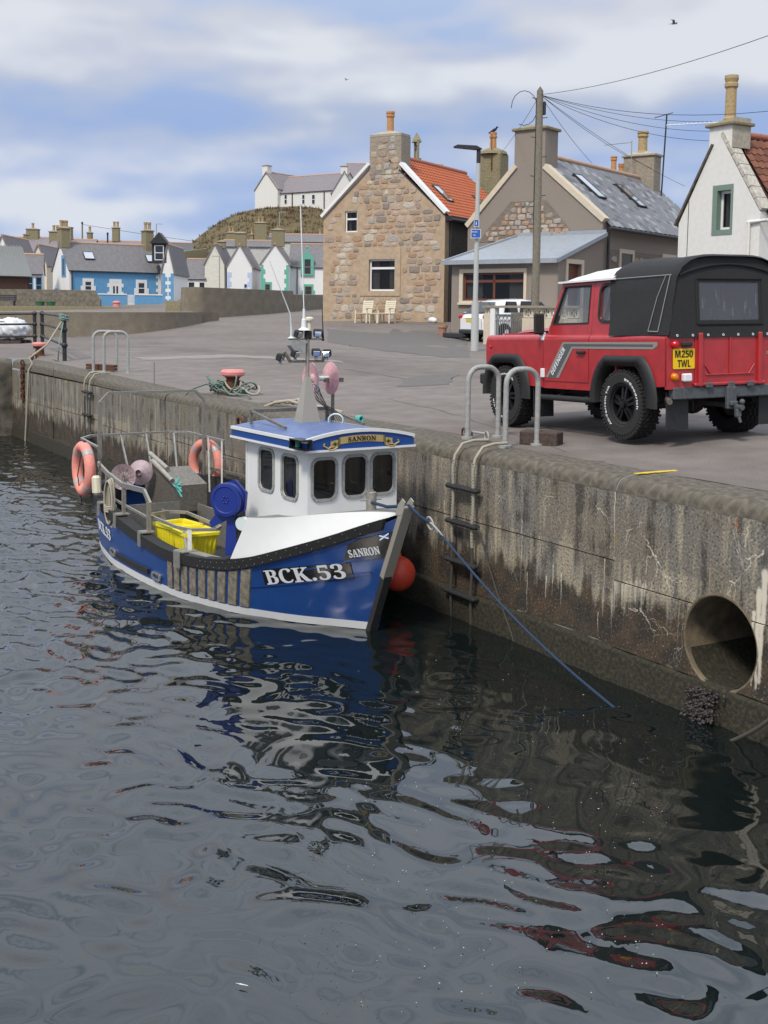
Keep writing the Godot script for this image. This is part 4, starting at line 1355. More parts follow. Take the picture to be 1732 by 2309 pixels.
func make_wheelhouse(b: Node3D):
	var XF := 2.34   # front
	var XA := 0.92   # after end
	var HW := 0.56
	var Y1 := 1.90
	var fr := Transform3D(Basis(V(0, 0, -1), V(0, 1, 0), V(1, 0, 0)), V(XF - 0.03, 0, 0))     # local x runs to port, z forward
	var sb := Transform3D(Basis(V(1, 0, 0), V(0, 1, 0), V(0, 0, 1)), V(XA, 0, HW - 0.03))      # starboard
	var pt := Transform3D(Basis(V(-1, 0, 0), V(0, 1, 0), V(0, 0, -1)), V(XF - 0.03, 0, -HW + 0.03))
	var fw := [[-.36, 1.575], [.02, 1.585], [.37, 1.59]]
	var sw := [[.50, 1.58], [1.04, 1.565]]
	var op := []
	for w in fw: op.append(rrect(w[0], w[1], .275, .415, .07))
	var mb := MB.new()
	holed_wall(mb, P2([-HW, .9, HW, .9, HW, Y1, -HW, Y1]), op, 0.03, fr)
	part("front_panel", mb, M.gel_white, b)
	var ops := []
	for w in sw: ops.append(rrect(w[0], w[1], .33, .44, .07))
	mb = MB.new()
	holed_wall(mb, P2([0, .2, XF - XA - 0.03, .7, XF - XA - 0.03, Y1, 0, Y1]), ops, 0.03, sb)
	part("side_panel", mb, M.gel_white, b)
	mb = MB.new()
	holed_wall(mb, P2([0, .7, XF - XA - 0.03, .2, XF - XA - 0.03, Y1, 0, Y1]), [rrect(.32, 1.57, .245, .42, .06), rrect(.8, 1.57, .245, .42, .06)], 0.03, pt)
	part("side_panel", mb, M.gel_white, b)
	mb = MB.new()
	mb.box(V(XA + 0.015, 1.05, -.3), V(.03, 1.7, .56)); mb.box(V(XA + 0.015, 1.05, .43), V(.03, 1.7, .28)); mb.box(V(XA + 0.015, 1.78, .13), V(.03, .24, .32))
	part("after_panel", mb, M.gel_white, b)
	mb = MB.new()
	mb.box(V(1.55, 1.02, 0), V(1.2, .03, 1.1))
	mb.box(V(1.95, 1.15, 0), V(.4, .25, 1.08))
	part("console", mb, M.rubber, b)
	mb = MB.new()
	mb.bar(V(1.9, 1.45, .3), V(1.3, 1.62, -.45), .02, .02); mb.box(V(1.3, 1.35, -.2), V(.3, .5, .4))
	part("seat", mb, M.rubber, b)
	var sets := [[fw, fr, .275, .415], [sw, sb, .33, .44]]
	for s in sets:
		for w in s[0]:
			var f := MB.new()
			ring(f, rrect(w[0], w[1], s[2] + .055, s[3] + .055, .095), rrect(w[0], w[1], s[2] - .006, s[3] - .006, .068), 0.014, s[1] * Transform3D(Basis(), V(0, 0, .031)))
			var fo := part("window", f, M.galv, b)
			var bolts := MB.new()
			for q in rrect(w[0], w[1], s[2] + .03, s[3] + .03, .075, 2): bolts.ball(s[1] * V(q.x, q.y, .046), Vector3.ONE * .006, 6, 4)
			part("bolts", bolts, M.dull_steel, fo)
			var g := MB.new()
			g.prism(rrect(w[0], w[1], s[2], s[3], .06), 0.006, s[1] * Transform3D(Basis(), V(0, 0, .014)))
			part("pane", g, M.cab_glass, fo)
	# roof: deep blue fascia between white mouldings, cambered top
	var x0 := 0.76
	var x1 := 2.50
	var zw := 0.67
	var cam := func(z: float, x: float) -> float: return 2.015 + 0.085 * (1.0 - pow(absf(z) / zw, 2.0)) * lerpf(0.75, 1.0, (x - x0) / (x1 - x0))
	mb = MB.new()
	var poly := PackedVector2Array()
	poly.append(Vector2(-zw, 1.905)); poly.append(Vector2(zw, 1.905))
	for k in 13: poly.append(Vector2(lerpf(zw, -zw, k / 12.0), cam.call(lerpf(zw, -zw, k / 12.0), x1) - 0.02))
	mb.prism(poly, 0.03, Transform3D(Basis(V(0, 0, -1), V(0, 1, 0), V(1, 0, 0)), V(x1 - 0.03, 0, 0)))
	mb.box(V((x0 + x1) / 2 - .02, 1.95, zw - .015), V(x1 - x0 - .04, .09, .03)); mb.box(V((x0 + x1) / 2 - .02, 1.95, -zw + .015), V(x1 - x0 - .04, .09, .03)); mb.box(V(x0 + .015, 1.95, 0), V(.03, .09, zw * 2 - .06))
	part("fascia", mb, M.trim_blue, b)
	mb = MB.new()
	mb.box(V((x0 + x1) / 2, 1.895, 0), V(x1 - x0 + .03, .022, zw * 2 + .03))
	for s in [1, -1]: mb.box(V((x0 + x1) / 2, 2.0, s * (zw - .005)), V(x1 - x0 + .012, .034, .03))
	for k in 12:
		var za := lerpf(zw, -zw, k / 12.0)
		var zb := lerpf(zw, -zw, (k + 1) / 12.0)
		mb.bar(V(x1 - .002, cam.call(za, x1) - .006, za), V(x1 - .002, cam.call(zb, x1) - .006, zb), .03, .034)
	part("moulding", mb, M.gel_white, b)
	mb = MB.new()
	var rows := []
	for j in 13:
		var row := []
		for i in 9:
			var x := lerpf(x0 + .01, x1 - .01, i / 8.0)
			var z := lerpf(zw - .02, -zw + .02, j / 12.0)
			row.append(V(x, cam.call(z, x), z))
		rows.append(row)
	mb.grid(rows)
	part("roof", mb, M.roof_blue, b)
	# painted name scroll
	var ban := func(u: float, w: float, d: float) -> Vector3:   # u to port from the middle, w above the arch line
		return V(x1 + 0.001 + d, 1.955 + 0.045 * (1.0 - pow(u / 0.44, 2.0)) + w, -u)
	mb = MB.new()
	var ra := []; var rb := []
	for k in 17:
		var u := lerpf(-.29, .29, k / 16.0)
		ra.append(ban.call(u, -.028, .004)); rb.append(ban.call(u, .045, .004))
	mb.grid([ra, rb])
	for s in [-1, 1]:
		var e := []; var g2 := []
		for k in 5:
			var u: float = s * lerpf(.275, .385, k / 4.0)
			e.append(ban.call(u, -.045, .006)); g2.append(ban.call(u, .026, .006))
		mb.grid([e, g2] if s > 0 else [g2, e])
		mb.tube([ban.call(s * .38, -.03, .008), ban.call(s * .41, -.045, .008), ban.call(s * .44, -.02, .008), ban.call(s * .47, .0, .008), ban.call(s * .455, .02, .008)], .009, 6)
		mb.tube([ban.call(s * .30, -.05, .008), ban.call(s * .35, -.068, .008), ban.call(s * .41, -.06, .008)], .010, 6)
	part("name_scroll", mb, M.gold, b, "gold painted scroll")
	var tw := text_width("SANRON", 0.052, true) * 1.12
	part("lettering", letters("SANRON", 0.052, func(u, w, d): return ban.call(u - tw / 2, w - .018, .008 + d), true, 1.0, 1.12, .002), M.ink, b, "black SANRON")
	mb = MB.new()
	for s in [-1, 1]:
		for q in [[.30, -.01, .36, -.01], [.33, -.03, .33, .01], [.315, -.02, .35, .0]]: mb.bar(ban.call(s * q[0], q[1], .008), ban.call(s * q[2], q[3], .008), .010, .003)
	for u in [-.29, -.275, .275, .29]: mb.bar(ban.call(u, -.045, .007), ban.call(u, .045, .007), .006, .003)
	part("scroll_mark", mb, M.ink, b)
	# starboard light
	mb = MB.new()
	mb.box(V(2.44, 2.02, .70), V(.25, .012, .14)); mb.box(V(2.44, 1.93, .70), V(.25, .012, .14)); mb.box(V(2.44, 1.975, .645), V(.25, .10, .012)); mb.box(V(2.32, 1.975, .70), V(.012, .10, .13))
	var lb := part("side_light", mb, M.black_gloss, b)
	mb = MB.new()
	mb.lathe([Vector2(.03, 0), Vector2(.03, .07), Vector2(0, .07)], 12, Transform3D(Basis(), V(2.38, 1.94, .70)))
	part("lens", mb, M.green_lens, lb)
	# rails on the roof
	mb = MB.new()
	for s in [-1, 1]:
		mb.bar(V(.92, 2.02, s * .5), V(.92, 2.19, s * .5), .03, .03)
		mb.bar(V(.92, 2.19, s * .5), V(1.75, 2.07, s * .5), .03, .025)
	mb.bar(V(.92, 2.19, -.52), V(.92, 2.19, .52), .03, .04)
	part("roof_rail", mb, M.dull_steel, b)

func make_mast(b: Node3D):
	var X := 1.33
	var mb := MB.new()
	var P := func(w: float, y: float, k: int) -> Vector3: return V(X + w * [1, 1, -1, -1][k] * 0.8, y, w * [1, -1, -1, 1][k])
	for k in 4:
		var j := (k + 1) % 4
		mb.quad(P.call(.125, 2.05, k), P.call(.125, 2.05, j), P.call(.028, 2.60, j), P.call(.028, 2.60, k))
	part("mast_foot", mb, M.mast_steel, b)
	mb = MB.new()
	mb.tube([V(X, 2.5, 0), V(X, 3.13, 0)], .022, 10)
	var mast := part("mast", mb, M.stainless, b)
	mb = MB.new()
	mb.bar(V(X, 2.77, .24), V(X, 2.77, -.21), .025, .03)
	mb.bar(V(X, 2.77, .22), V(X, 2.88, .30), .025, .03); mb.bar(V(X, 2.77, -.20), V(X, 2.86, -.22), .025, .03)
	mb.bar(V(X, 3.02, .24), V(X, 3.02, -.21), .03, .015)
	part("crossbar", mb, M.dull_steel, mast)
	mb = MB.new()
	mb.prism(P2([.0, 3.0, .22, 3.0, .22, 2.95, .12, 2.82, .10, 2.82, .04, 2.95]), .10, Transform3D(Basis(V(0, 0, 1), V(0, 1, 0), V(-1, 0, 0)), V(X + .05, 0, .02)))
	part("bracket", mb, M.galv, mast)
	# work lights
	for q in [[.36, 2.82, 1.0], [.17, 2.86, .6], [-.10, 2.87, -.5], [-.24, 2.86, -1.1], [.13, 3.08, .5], [-.12, 3.09, -.6]]:
		mb = MB.new()
		var bs := Basis(Vector3.UP, PI / 2 + q[2] * 0.7) * Basis(Vector3.RIGHT, 0.35)
		mb.bbox(V(X + .02, q[1], q[0]), V(.10, .08, .07), .012, bs)
		var lamp := part("work_light", mb, M.rubber, b)
		mb = MB.new()
		mb.bbox(V(X + .02, q[1], q[0]) + bs.z * .037, V(.08, .06, .01), .004, bs)
		part("lens", mb, M.sky_pane, lamp)
		mb = MB.new()
		mb.box(V(X + .02, q[1] - .06, q[0]), V(.02, .05, .03))
		part("foot", mb, M.galv, lamp)
	mb = MB.new()
	mb.bbox(V(X + .01, 3.07, 0), V(.07, .09, .07), .01)
	part("masthead_light", mb, M.rubber, b)
	mb = MB.new()
	mb.lathe([Vector2(.025, 0), Vector2(.025, .09), Vector2(.05, .10), Vector2(.052, .125), Vector2(.03, .14), Vector2(0, .142)], 16, Transform3D(Basis(), V(X, 3.13, -.02)))
	part("satellite_dome", mb, M.cream_plastic, b)
	mb = MB.new()
	mb.lathe([Vector2(.075, 0), Vector2(.03, .03), Vector2(.025, .12), Vector2(.015, .13), Vector2(.014, .24)], 12, Transform3D(Basis(), V(X, 3.12, .05)))
	mb.tube([V(X, 3.36, .05), V(X - .02, 4.5, .09)], .007, 6)
	part("radio_aerial", mb, M.letter_white, b, "tall white whip aerial")
	mb = MB.new()
	mb.lathe([Vector2(.045, 0), Vector2(.012, .02), Vector2(.012, .1)], 10, Transform3D(Basis(), V(X, 3.03, .21)))
	mb.tube([V(X, 3.12, .21), V(X, 3.3, .225), V(X - .03, 3.88, .47)], .006, 6, false, [.012, .007, .003])
	part("radio_aerial", mb, M.nylon, b, "slanting whip aerial")
	mb = MB.new()
	mb.tube([V(X, 3.0, -.20), V(X, 3.1, -.20), V(X, 3.42, -.185)], .006, 6, false, [.02, .008, .004])
	part("radio_aerial", mb, M.rubber, b, "short black aerial")
	# reel of two pink discs on a post
	mb = MB.new()
	mb.bar(V(1.02, 2.05, -.52), V(1.02, 2.55, -.52), .03, .03); mb.bar(V(1.02, 2.53, -.40), V(1.02, 2.53, -.66), .03, .05)
	part("reel_post", mb, M.dull_steel, b)
	for q in [[-.26, 1.0], [-.47, -1.0]]:
		mb = MB.new()
		var xf := Transform3D(Basis(V(1, 0, 0), V(0, 0, -1) * q[1], V(0, 1, 0) * q[1]), V(1.0, 2.55, q[0]))
		mb.lathe([Vector2(.035, -.03), Vector2(.06, -.005), Vector2(.19, -.035), Vector2(.195, -.03), Vector2(.06, .005), Vector2(0, .006)], 28, xf)
		part("reel_disc", mb, M.pink_plastic, b, "pink plastic disc")
	mb = MB.new()
	mb.tube([V(1.0, 2.55, -.22), V(1.0, 2.55, -.52)], .03, 10)
	part("reel_hub", mb, M.nylon, b)

func make_stern_gear(b: Node3D):
	var mb := MB.new()
	# gantry over the stern
	var g := [V(-3.2, .6, .84), V(-3.2, 2.0, .84), V(-3.2, 2.14, .70), V(-3.2, 2.14, -.64), V(-3.2, 2.0, -.78), V(-3.2, .6, -.78)]
	for k in 5: mb.bar(g[k], g[k + 1], .035, .035)
	mb.bar(V(-3.2, 1.2, .84), V(-3.2, 1.6, .84), .05, .05); mb.bar(V(-3.2, 1.2, -.78), V(-3.2, 1.6, -.78), .05, .05)
	part("gantry", mb, M.steel, b, "tall steel hoop over the stern")
	mb = MB.new()
	var r := [V(-2.75, 1.42, 1.02), V(-3.6, 1.46, .97), V(-3.83, 1.47, .75), V(-3.83, 1.47, -.48), V(-3.68, 1.47, -.72), V(-2.7, 1.42, -.88)]
	for k in 5: mb.bar(r[k], r[k + 1], .035, .03)
	for q in [V(-3.6, 1.46, .95), V(-3.82, 1.46, .3), V(-3.82, 1.46, -.1), V(-3.7, 1.46, -.5), V(-3.1, 1.44, -.8), V(-2.75, 1.42, -.86)]: mb.bar(q, V(q.x * .9, .66, q.z * .85), .025, .025)
	part("stern_rail", mb, M.steel, b)
	mb = MB.new()
	for q in [[V(-2.72, 1.18, -.85), V(-1.2, 1.18, -.95)], [V(-3.2, .98, -.8), V(-.6, .98, -1.0)], [V(-1.2, 1.3, -.95), V(-1.2, .5, -1.0)], [V(-2.0, 1.3, -.9), V(-2.0, .5, -.95)], [V(-.3, 1.25, -.95), V(.85, 1.12, -.62)], [V(-.6, 1.3, -1.0), V(-.6, .5, -1.0)]]: mb.bar(q[0], q[1], .03, .035)
	part("port_rail", mb, M.dull_steel, b)
	mb = MB.new()
	var s := [V(-2.35, 1.25, 1.16), V(-1.86, 1.17, 1.2), V(-1.28, 1.10, 1.22), V(-.60, 1.12, 1.2), V(-.40, .98, 1.2)]
	for k in 4: mb.bar(s[k], s[k + 1], .03, .06)
	mb.bar(V(-2.25, .88, 1.17), V(-.45, .80, 1.2), .02, .03)
	part("side_rail", mb, M.steel, b)
	for q in [[-1.86, 1.17], [-1.26, 1.10], [-.42, 1.0]]:
		mb = MB.new()
		var gy := crv(SHEER, hull_t(q[0], .6)) + .06
		mb.bar(V(q[0], gy - .02, 1.21), V(q[0], q[1], 1.21), .045, .045)
		mb.box(V(q[0], gy + .008, 1.24), V(.16, .015, .17)); mb.box(V(q[0], gy - .08, 1.335), V(.09, .17, .012))
		part("stanchion", mb, M.steel, b)
	# tray rail that holds the fish boxes
	mb = MB.new()
	var tr := [V(-.62, .81, 1.14), V(-.72, .81, .82), V(-.55, .81, .66), V(.45, .79, .66), V(.58, .79, .78), V(.45, .79, 1.05), V(.25, .80, 1.14)]
	for k in 7: mb.bar(tr[k], tr[(k + 1) % 7], .025, .035)
	part("tray_rail", mb, M.steel, b)
	mb = MB.new()
	mb.bar(V(.62, .57, 1.13), V(.45, .78, 1.06), .05, .05); mb.bar(V(.52, .57, 1.13), V(.25, .78, 1.04), .03, .03)
	mb.box(V(.62, .59, 1.18), V(.2, .015, .2), Basis(Vector3.UP, .12)); mb.box(V(.62, .50, 1.29), V(.14, .19, .012), Basis(Vector3.UP, .12)); mb.box(V(1.0, .58, 1.07), V(.6, .02, .12), Basis(Vector3.UP, .2))
	part("tray_bracket", mb, M.steel, b)
	# steel bulkheads, hopper and chute on the working deck
	mb = MB.new()
	mb.box(V(-1.9, .45, .55), V(.02, .55, .75)); mb.box(V(-1.3, .42, -.1), V(1.2, .5, .02)); mb.box(V(-.4, .48, -.55), V(.9, .5, .02), Basis(Vector3.UP, .25)); mb.box(V(.3, .42, -.2), V(.7, .45, .02), Basis(Vector3.UP, -.3))
	part("bulkhead", mb, M.steel, b)
	mb = MB.new()
	mb.prism(P2([0, .55, 1.05, .55, 1.05, .92, .42, 1.10, 0, .92]), .5, Transform3D(Basis(), V(-3.05, 0, -.28)))
	part("hopper", mb, M.dull_steel, b, "dark steel shooting hopper")
	mb = MB.new()
	mb.tube([V(-3.1, 1.25, .12), V(-2.45, 1.10, .12)], .035, 10); mb.tube([V(-2.65, 1.2, .26), V(-1.95, 1.0, .26)], .035, 10)
	part("roller", mb, M.stainless, b)
	mb = MB.new()
	for q in [[-1.75, .5], [-.95, .3]]:
		for k in 4: mb.bar(V(q[0] + k * .035, .32, q[1]), V(q[0] + k * .035 - .03, .66, q[1] - .02), .018, .03)
	part("roller_guide", mb, M.slat, b)
	mb = MB.new()
	mb.box(V(-.55, .52, -.3), V(.45, .16, .3)); mb.box(V(-.1, .45, -.1), V(.35, .2, .35), Basis(Vector3.UP, .5)); mb.ball(V(-.2, .62, -.2), V(.05, .05, .05)); mb.box(V(.25, .5, .35), V(.1, .6, .06))
	part("deck_gear", mb, M.dull_steel, b)
	# net drum
	for q in [[.78, 1.0], [.45, -1.0]]:
		mb = MB.new()
		mb.lathe([Vector2(.04, -.05), Vector2(.07, -.02), Vector2(.175, .05), Vector2(.18, .06), Vector2(.07, .0), Vector2(0, .0)], 28, Transform3D(Basis(V(.65, 0, -.76), V(.75, .12, .65).normalized() * q[1], V(.09, -.99, .08) * -q[1]), V(-2.45 + .9 * (q[0] - .7), 1.04, q[0])))
		part("drum_disc", mb, M.mauve_plastic, b, "faded mauve plastic disc")
	mb = MB.new()
	for k in 12:
		var a := TAU * k / 12
		mb.bar(V(-2.35, 1.04, .80), V(-2.31, 1.04, .83) + V(cos(a) * .15 * .65, sin(a) * .15, -cos(a) * .15 * .76), .006, .006)
	part("drum_spokes", mb, M.dull_steel, b)
	# pot hauler
	mb = MB.new()
	var hx := Basis(V(.8, 0, -.6), V(0, 1, 0), V(.6, 0, .8))
	mb.prism(P2([-.07, 0, .09, 0, .05, .45, .17, .52, .19, .72, .05, .86, -.14, .80, -.22, .62, -.20, .44, -.27, .36, -.24, .30, -.05, .40]), .05, Transform3D(hx, V(1.14, .60, .84)))
	part("hauler_frame", mb, M.hauler_blue, b, "blue pot hauler beside the wheelhouse")
	mb = MB.new()
	var dx := Transform3D(Basis(hx.x, hx.z, -hx.y), V(1.14, .60, .84) + hx * V(-.02, .64, .09))
	mb.lathe([Vector2(0, -.05), Vector2(.17, -.05), Vector2(.19, -.03), Vector2(.12, 0.0), Vector2(.19, .03), Vector2(.185, .05), Vector2(.15, .055), Vector2(.14, .045), Vector2(0, .045)], 28, dx)
	for k in 6: mb.ball(dx * V(cos(k * 1.05) * .035, .048, sin(k * 1.05) * .035), Vector3.ONE * .012, 6, 4)
	part("hauler_sheave", mb, M.hauler_blue, b)
	mb = MB.new()
	mb.lathe([Vector2(0, -.03), Vector2(.075, -.03), Vector2(.05, 0), Vector2(.075, .03), Vector2(0, .03)], 20, Transform3D(Basis(hx.x, hx.z, -hx.y), V(1.14, .60, .84) + hx * V(.16, .38, .07)))
	part("guide_pulley", mb, M.nylon, b)
	mb = MB.new()
	for o in [0.0, .05]: mb.tube([V(1.22, 1.05, .82 - o), V(1.2 + o, .8, .82), V(1.16, .62, .80 - o), V(1.2, .35, .72)], .018, 7)
	part("hose", mb, M.rubber, b)

func torus_path(c: Vector3, u: Vector3, w: Vector3, ru: float, rw: float, k := 28, a0 := 0.0, a1 := TAU) -> Array:
	var o := []
	for i in k: o.append(c + u * cos(lerpf(a0, a1, float(i) / k)) * ru + w * sin(lerpf(a0, a1, float(i) / k)) * rw)
	return o

func make_boat_things(b: Node3D):
	# things that hang from or lie in the boat
	var T := b.transform
	var rings := [[V(-2.72, 1.14, 1.24), V(1, 0, .02).normalized(), "salmon life ring hanging outside the rail at the boat's stern corner", .36], [V(-3.3, 1.02, -.86), V(.95, 0, -.3).normalized(), "salmon life ring hanging on the rail next to the quay wall", .36]]
	for q in rings:
		var o := thing("life_ring", q[2], "life ring", T * q[0], b.rotation.y, "life rings on the boat")
		var u: Vector3 = q[1]
		var mb := MB.new()
		mb.tube(torus_path(Vector3.ZERO, u, Vector3.UP, .29, .31, 32), .075, 12, true)
		part("float", mb, M.orange_ring, o)
		for k in 4:
			var a := PI / 4 + k * PI / 2
			mb = MB.new()
			mb.tube(torus_path(Vector3.ZERO, u, Vector3.UP, .29, .31, 5, a - .12, a + .16), .0775, 12)
			part("reflective_band", mb, M.silver_tape, o)
		mb = MB.new()
		mb.tube([u * .02 + V(0, .39, 0), u * .05 + V(0, .1, .07), u * -.08 + V(0, -.1, .06), u * -.05 + V(0, -.38, .03), u * -.1 + V(0, -.47, 0), u * -.2 + V(0, -.40, .02)], .008, 6)
		mb.bar(V(0, .20, .0), V(0, .40, 0), .03, .16, u)
		part("line", mb, M.dark_rope, o)
	# yellow fish boxes
	for q in [[V(-.30, .47, .88), 0.12, "yellow plastic fish box in the tray, nearer the boat's stern"], [V(.17, .46, .86), -0.05, "yellow plastic fish box in the tray, nearer the blue hauler"]]:
		var o := thing("fish_box", q[2], "crate", T * q[0], b.rotation.y + q[1], "yellow fish boxes on the boat")
		var w := .46; var d := .40; var h := .25
		var mb := MB.new()
		var lo := [V(-w * .43, 0, d * .43), V(w * .43, 0, d * .43), V(w * .43, 0, -d * .43), V(-w * .43, 0, -d * .43)]
		var hi := [V(-w * .5, h, d * .5), V(w * .5, h, d * .5), V(w * .5, h, -d * .5), V(-w * .5, h, -d * .5)]
		for k in 4:
			var j := (k + 1) % 4
			mb.quad(lo[k], lo[j], hi[j], hi[k])
			mb.quad(hi[k] * V(.94, 1, .94), hi[j] * V(.94, 1, .94), lo[j] * V(.9, 1, .9) + V(0, .02, 0), lo[k] * V(.9, 1, .9) + V(0, .02, 0))
		mb.quad(lo[0] + V(0, .02, 0), lo[1] + V(0, .02, 0), lo[2] + V(0, .02, 0), lo[3] + V(0, .02, 0))
		part("body", mb, M.yellow_box, o)
		mb = MB.new()
		for k in 4:
			var j := (k + 1) % 4
			mb.bar(hi[k], hi[j], .04, .035)
		part("rim", mb, M.yellow_box, o)
		mb = MB.new()
		for k in 4:
			var j := (k + 1) % 4
			for e in 7:
				var f := (e + .5) / 7.0
				var a: Vector3 = lo[k].lerp(lo[j], f)
				var c: Vector3 = hi[k].lerp(hi[j], f)
				mb.bar(a.lerp(c, .08) * V(1.01, 1, 1.01), a.lerp(c, .9) * V(1.01, 1, 1.01), .012, .014)
		part("rib", mb, M.yellow_box, o)
	# coil of rope on the rail
	var o2 := thing("rope_coil", "coil of pale rope hung over the boat's side rail", "rope", T * V(-1.62, .84, 1.24), b.rotation.y)
	var rg := RandomNumberGenerator.new()
	rg.seed = 3
	for k in 7:
		var mb := MB.new()
		mb.tube(torus_path(V(rg.randf_range(-.03, .03), rg.randf_range(-.03, .0), rg.randf_range(-.02, .05)), V(1, 0, .1 * rg.randf_range(-1, 1)), V(rg.randf_range(-.1, .1), 1, 0), .10 + rg.randf_range(-.03, .02), .27 + rg.randf_range(-.02, .04), 24), .013, 7, true)
		part("loop", mb, M.grey_rope, o2)
	var mb3 := MB.new()
	for k in 4: mb3.tube(torus_path(V(0, -.12 + k * .022, .02), V(1, 0, 0), V(0, 0, 1), .10, .07, 14), .013, 6, true)
	part("binding", mb3, M.grey_rope, o2)
	# yellow marker lamp, teal cord, red fender
	var o3 := thing("marker_float", "small pale yellow float tied to the boat's rail below the life ring", "float", T * V(-2.2, .98, 1.24), b.rotation.y)
	mb3 = MB.new()
	mb3.bbox(V(0, 0, 0), V(.14, .26, .10), .03, Basis(V(0, 0, 1), .12))
	part("body", mb3, M.cream_plastic, o3)
	mb3 = MB.new()
	mb3.tube([V(0, .12, 0), V(.02, .24, -.04), V(-.02, .30, -.06)], .008, 6)
	part("cord", mb3, M.dark_rope, o3)
	var o4 := thing("knotted_line", "teal line knotted round the boat's hopper rail", "rope", T * V(-1.6, .98, .3), b.rotation.y)
	rg.seed = 8
	for k in 6:
		mb3 = MB.new()
		mb3.tube([V(rg.randf_range(-.10, .10), rg.randf_range(-.10, .10), rg.randf_range(-.03, .05)), V(rg.randf_range(-.04, .04), rg.randf_range(-.03, .03), .04), V(rg.randf_range(-.12, .12), rg.randf_range(-.14, .06), rg.randf_range(-.03, .05))], .013, 6)
		part("strand", mb3, M.teal_rope, o4)
	var o5 := thing("mooring_buoy", "round red fender buoy between the boat's bow and the wall", "buoy", T * V(2.12, .40, -.74), 0)
	mb3 = MB.new()
	mb3.ball(Vector3.ZERO, V(.20, .20, .20), 24, 16)
	mb3.lathe([Vector2(.06, .18), Vector2(.035, .215), Vector2(.035, .235), Vector2(0, .235)], 14)
	part("float", mb3, M.buoy_red, o5)
	mb3 = MB.new()
	mb3.tube([V(0, .26, 0), V(.02, .5, .14), V(.02, .78, .33)], .01, 6)
	part("lanyard", mb3, M.blue_rope, o5)
	# net bag hanging from the reel
	var o6 := thing("net_bag", "black mesh net bag with ringed mouths hanging from the pink reel", "net", T * V(1.12, 2.42, -.24), b.rotation.y)
	mb3 = MB.new()
	for q in [[V(-.02, .02, .03), .075, .055], [V(.36, -.32, -.05), .085, .075]]: mb3.tube(torus_path(q[0], V(.7, .1, -.7).normalized(), V(.1, 1, .2).normalized(), q[1], q[2], 22), .011, 6, true)
	part("hoop", mb3, M.nylon, o6)
	mb3 = MB.new()
	for k in 14:
		var a := TAU * k / 14
		var d := V(.7, .1, -.7).normalized() * cos(a) + V(.1, 1, .2).normalized() * sin(a)
		mb3.tube([V(-.02, .02, .03) + d * .068, V(.08, -.07, .02) + d * .045, V(.2, -.17, -.01) + d * .014, V(.30, -.24, -.04) + d * .05, V(.36, -.32, -.05) + d * .075], .0035, 4)
	part("mesh", mb3, M.rubber, o6)
	var o7 := thing("rope_lashing", "teal rope lashing tied round the rail end on the wheelhouse roof", "cord", T * V(1.62, 2.12, -.52), b.rotation.y)
	for k in 5:
		mb3 = MB.new()
		mb3.tube(torus_path(V(k * .016 - .03, 0, 0), V(0, 1, 0), V(0, 0, 1), .032, .03, 12), .010, 6, true)
		part("turn", mb3, M.teal_rope, o7)
	# mooring line from the bow down into the water, with its shackle and chain link
	var bow := T * V(3.40, 1.42, 0)
	var pin: Vector3 = at(985, 1205, 9.4)
	var far: Vector3 = hit(1390, 1600, V(0, WATER - 0.02, 0), Vector3.UP)
	var line := thing("mooring_rope", "blue mooring rope slanting from the boat's bow into the water", "rope", Vector3.ZERO)
	var bowp: Vector3 = bow
	var s0: Vector3 = bow.lerp(far, .20) + V(0, .0, -.10)
	s0 = hit(968, 1178, bow, V(CB.z.x, 0, CB.z.z).normalized())
	var s1 := s0 + (far - s0).normalized() * .16
	var mbr := MB.new()
	mbr.tube([T * V(2.72, 1.36, .02), T * V(3.05, 1.36, .03), bowp, bowp.lerp(s0, .5) + V(0, -.02, 0), s0], .017, 8)
	part("strop", mbr, M.blue_rope, line)
	mbr = MB.new()
	var path := []
	for k in 30:
		var f := k / 29.0
		path.append(s1.lerp(far, f) - V(0, .10 * sin(f * PI), 0))
	mbr.tube(path, .012, 8)
	part("rope", mbr, M.blue_rope, line)
	mbr = MB.new()
	var dr := (s1 - s0).normalized()
	mbr.tube(torus_path(s0.lerp(s1, .1), dr, Vector3.UP, .055, .055, 18), .010, 7, true)
	mbr.tube(torus_path(s0.lerp(s1, .75), dr, V(0, .8, .6), .095, .05, 20), .010, 7, true)
	part("shackle", mbr, M.galv, line)
	mbr = MB.new()
	for k in 90:   # strands show as small twists
		var f := k / 89.0
		var c := s1.lerp(far, f) - V(0, .10 * sin(f * PI), 0)
		mbr.bar(c + V(-.003, .011, .009), c + V(.016, -.008, .010), .005, .005)
	part("strands", mbr, M.blue_rope, line)

# ---------------- the red pickup: x forward from the rear axle, y up, z to its right ----------------
func truck_side(mb: MB, xs: Array, tops: Array, bots: Array, side: float):
	pass

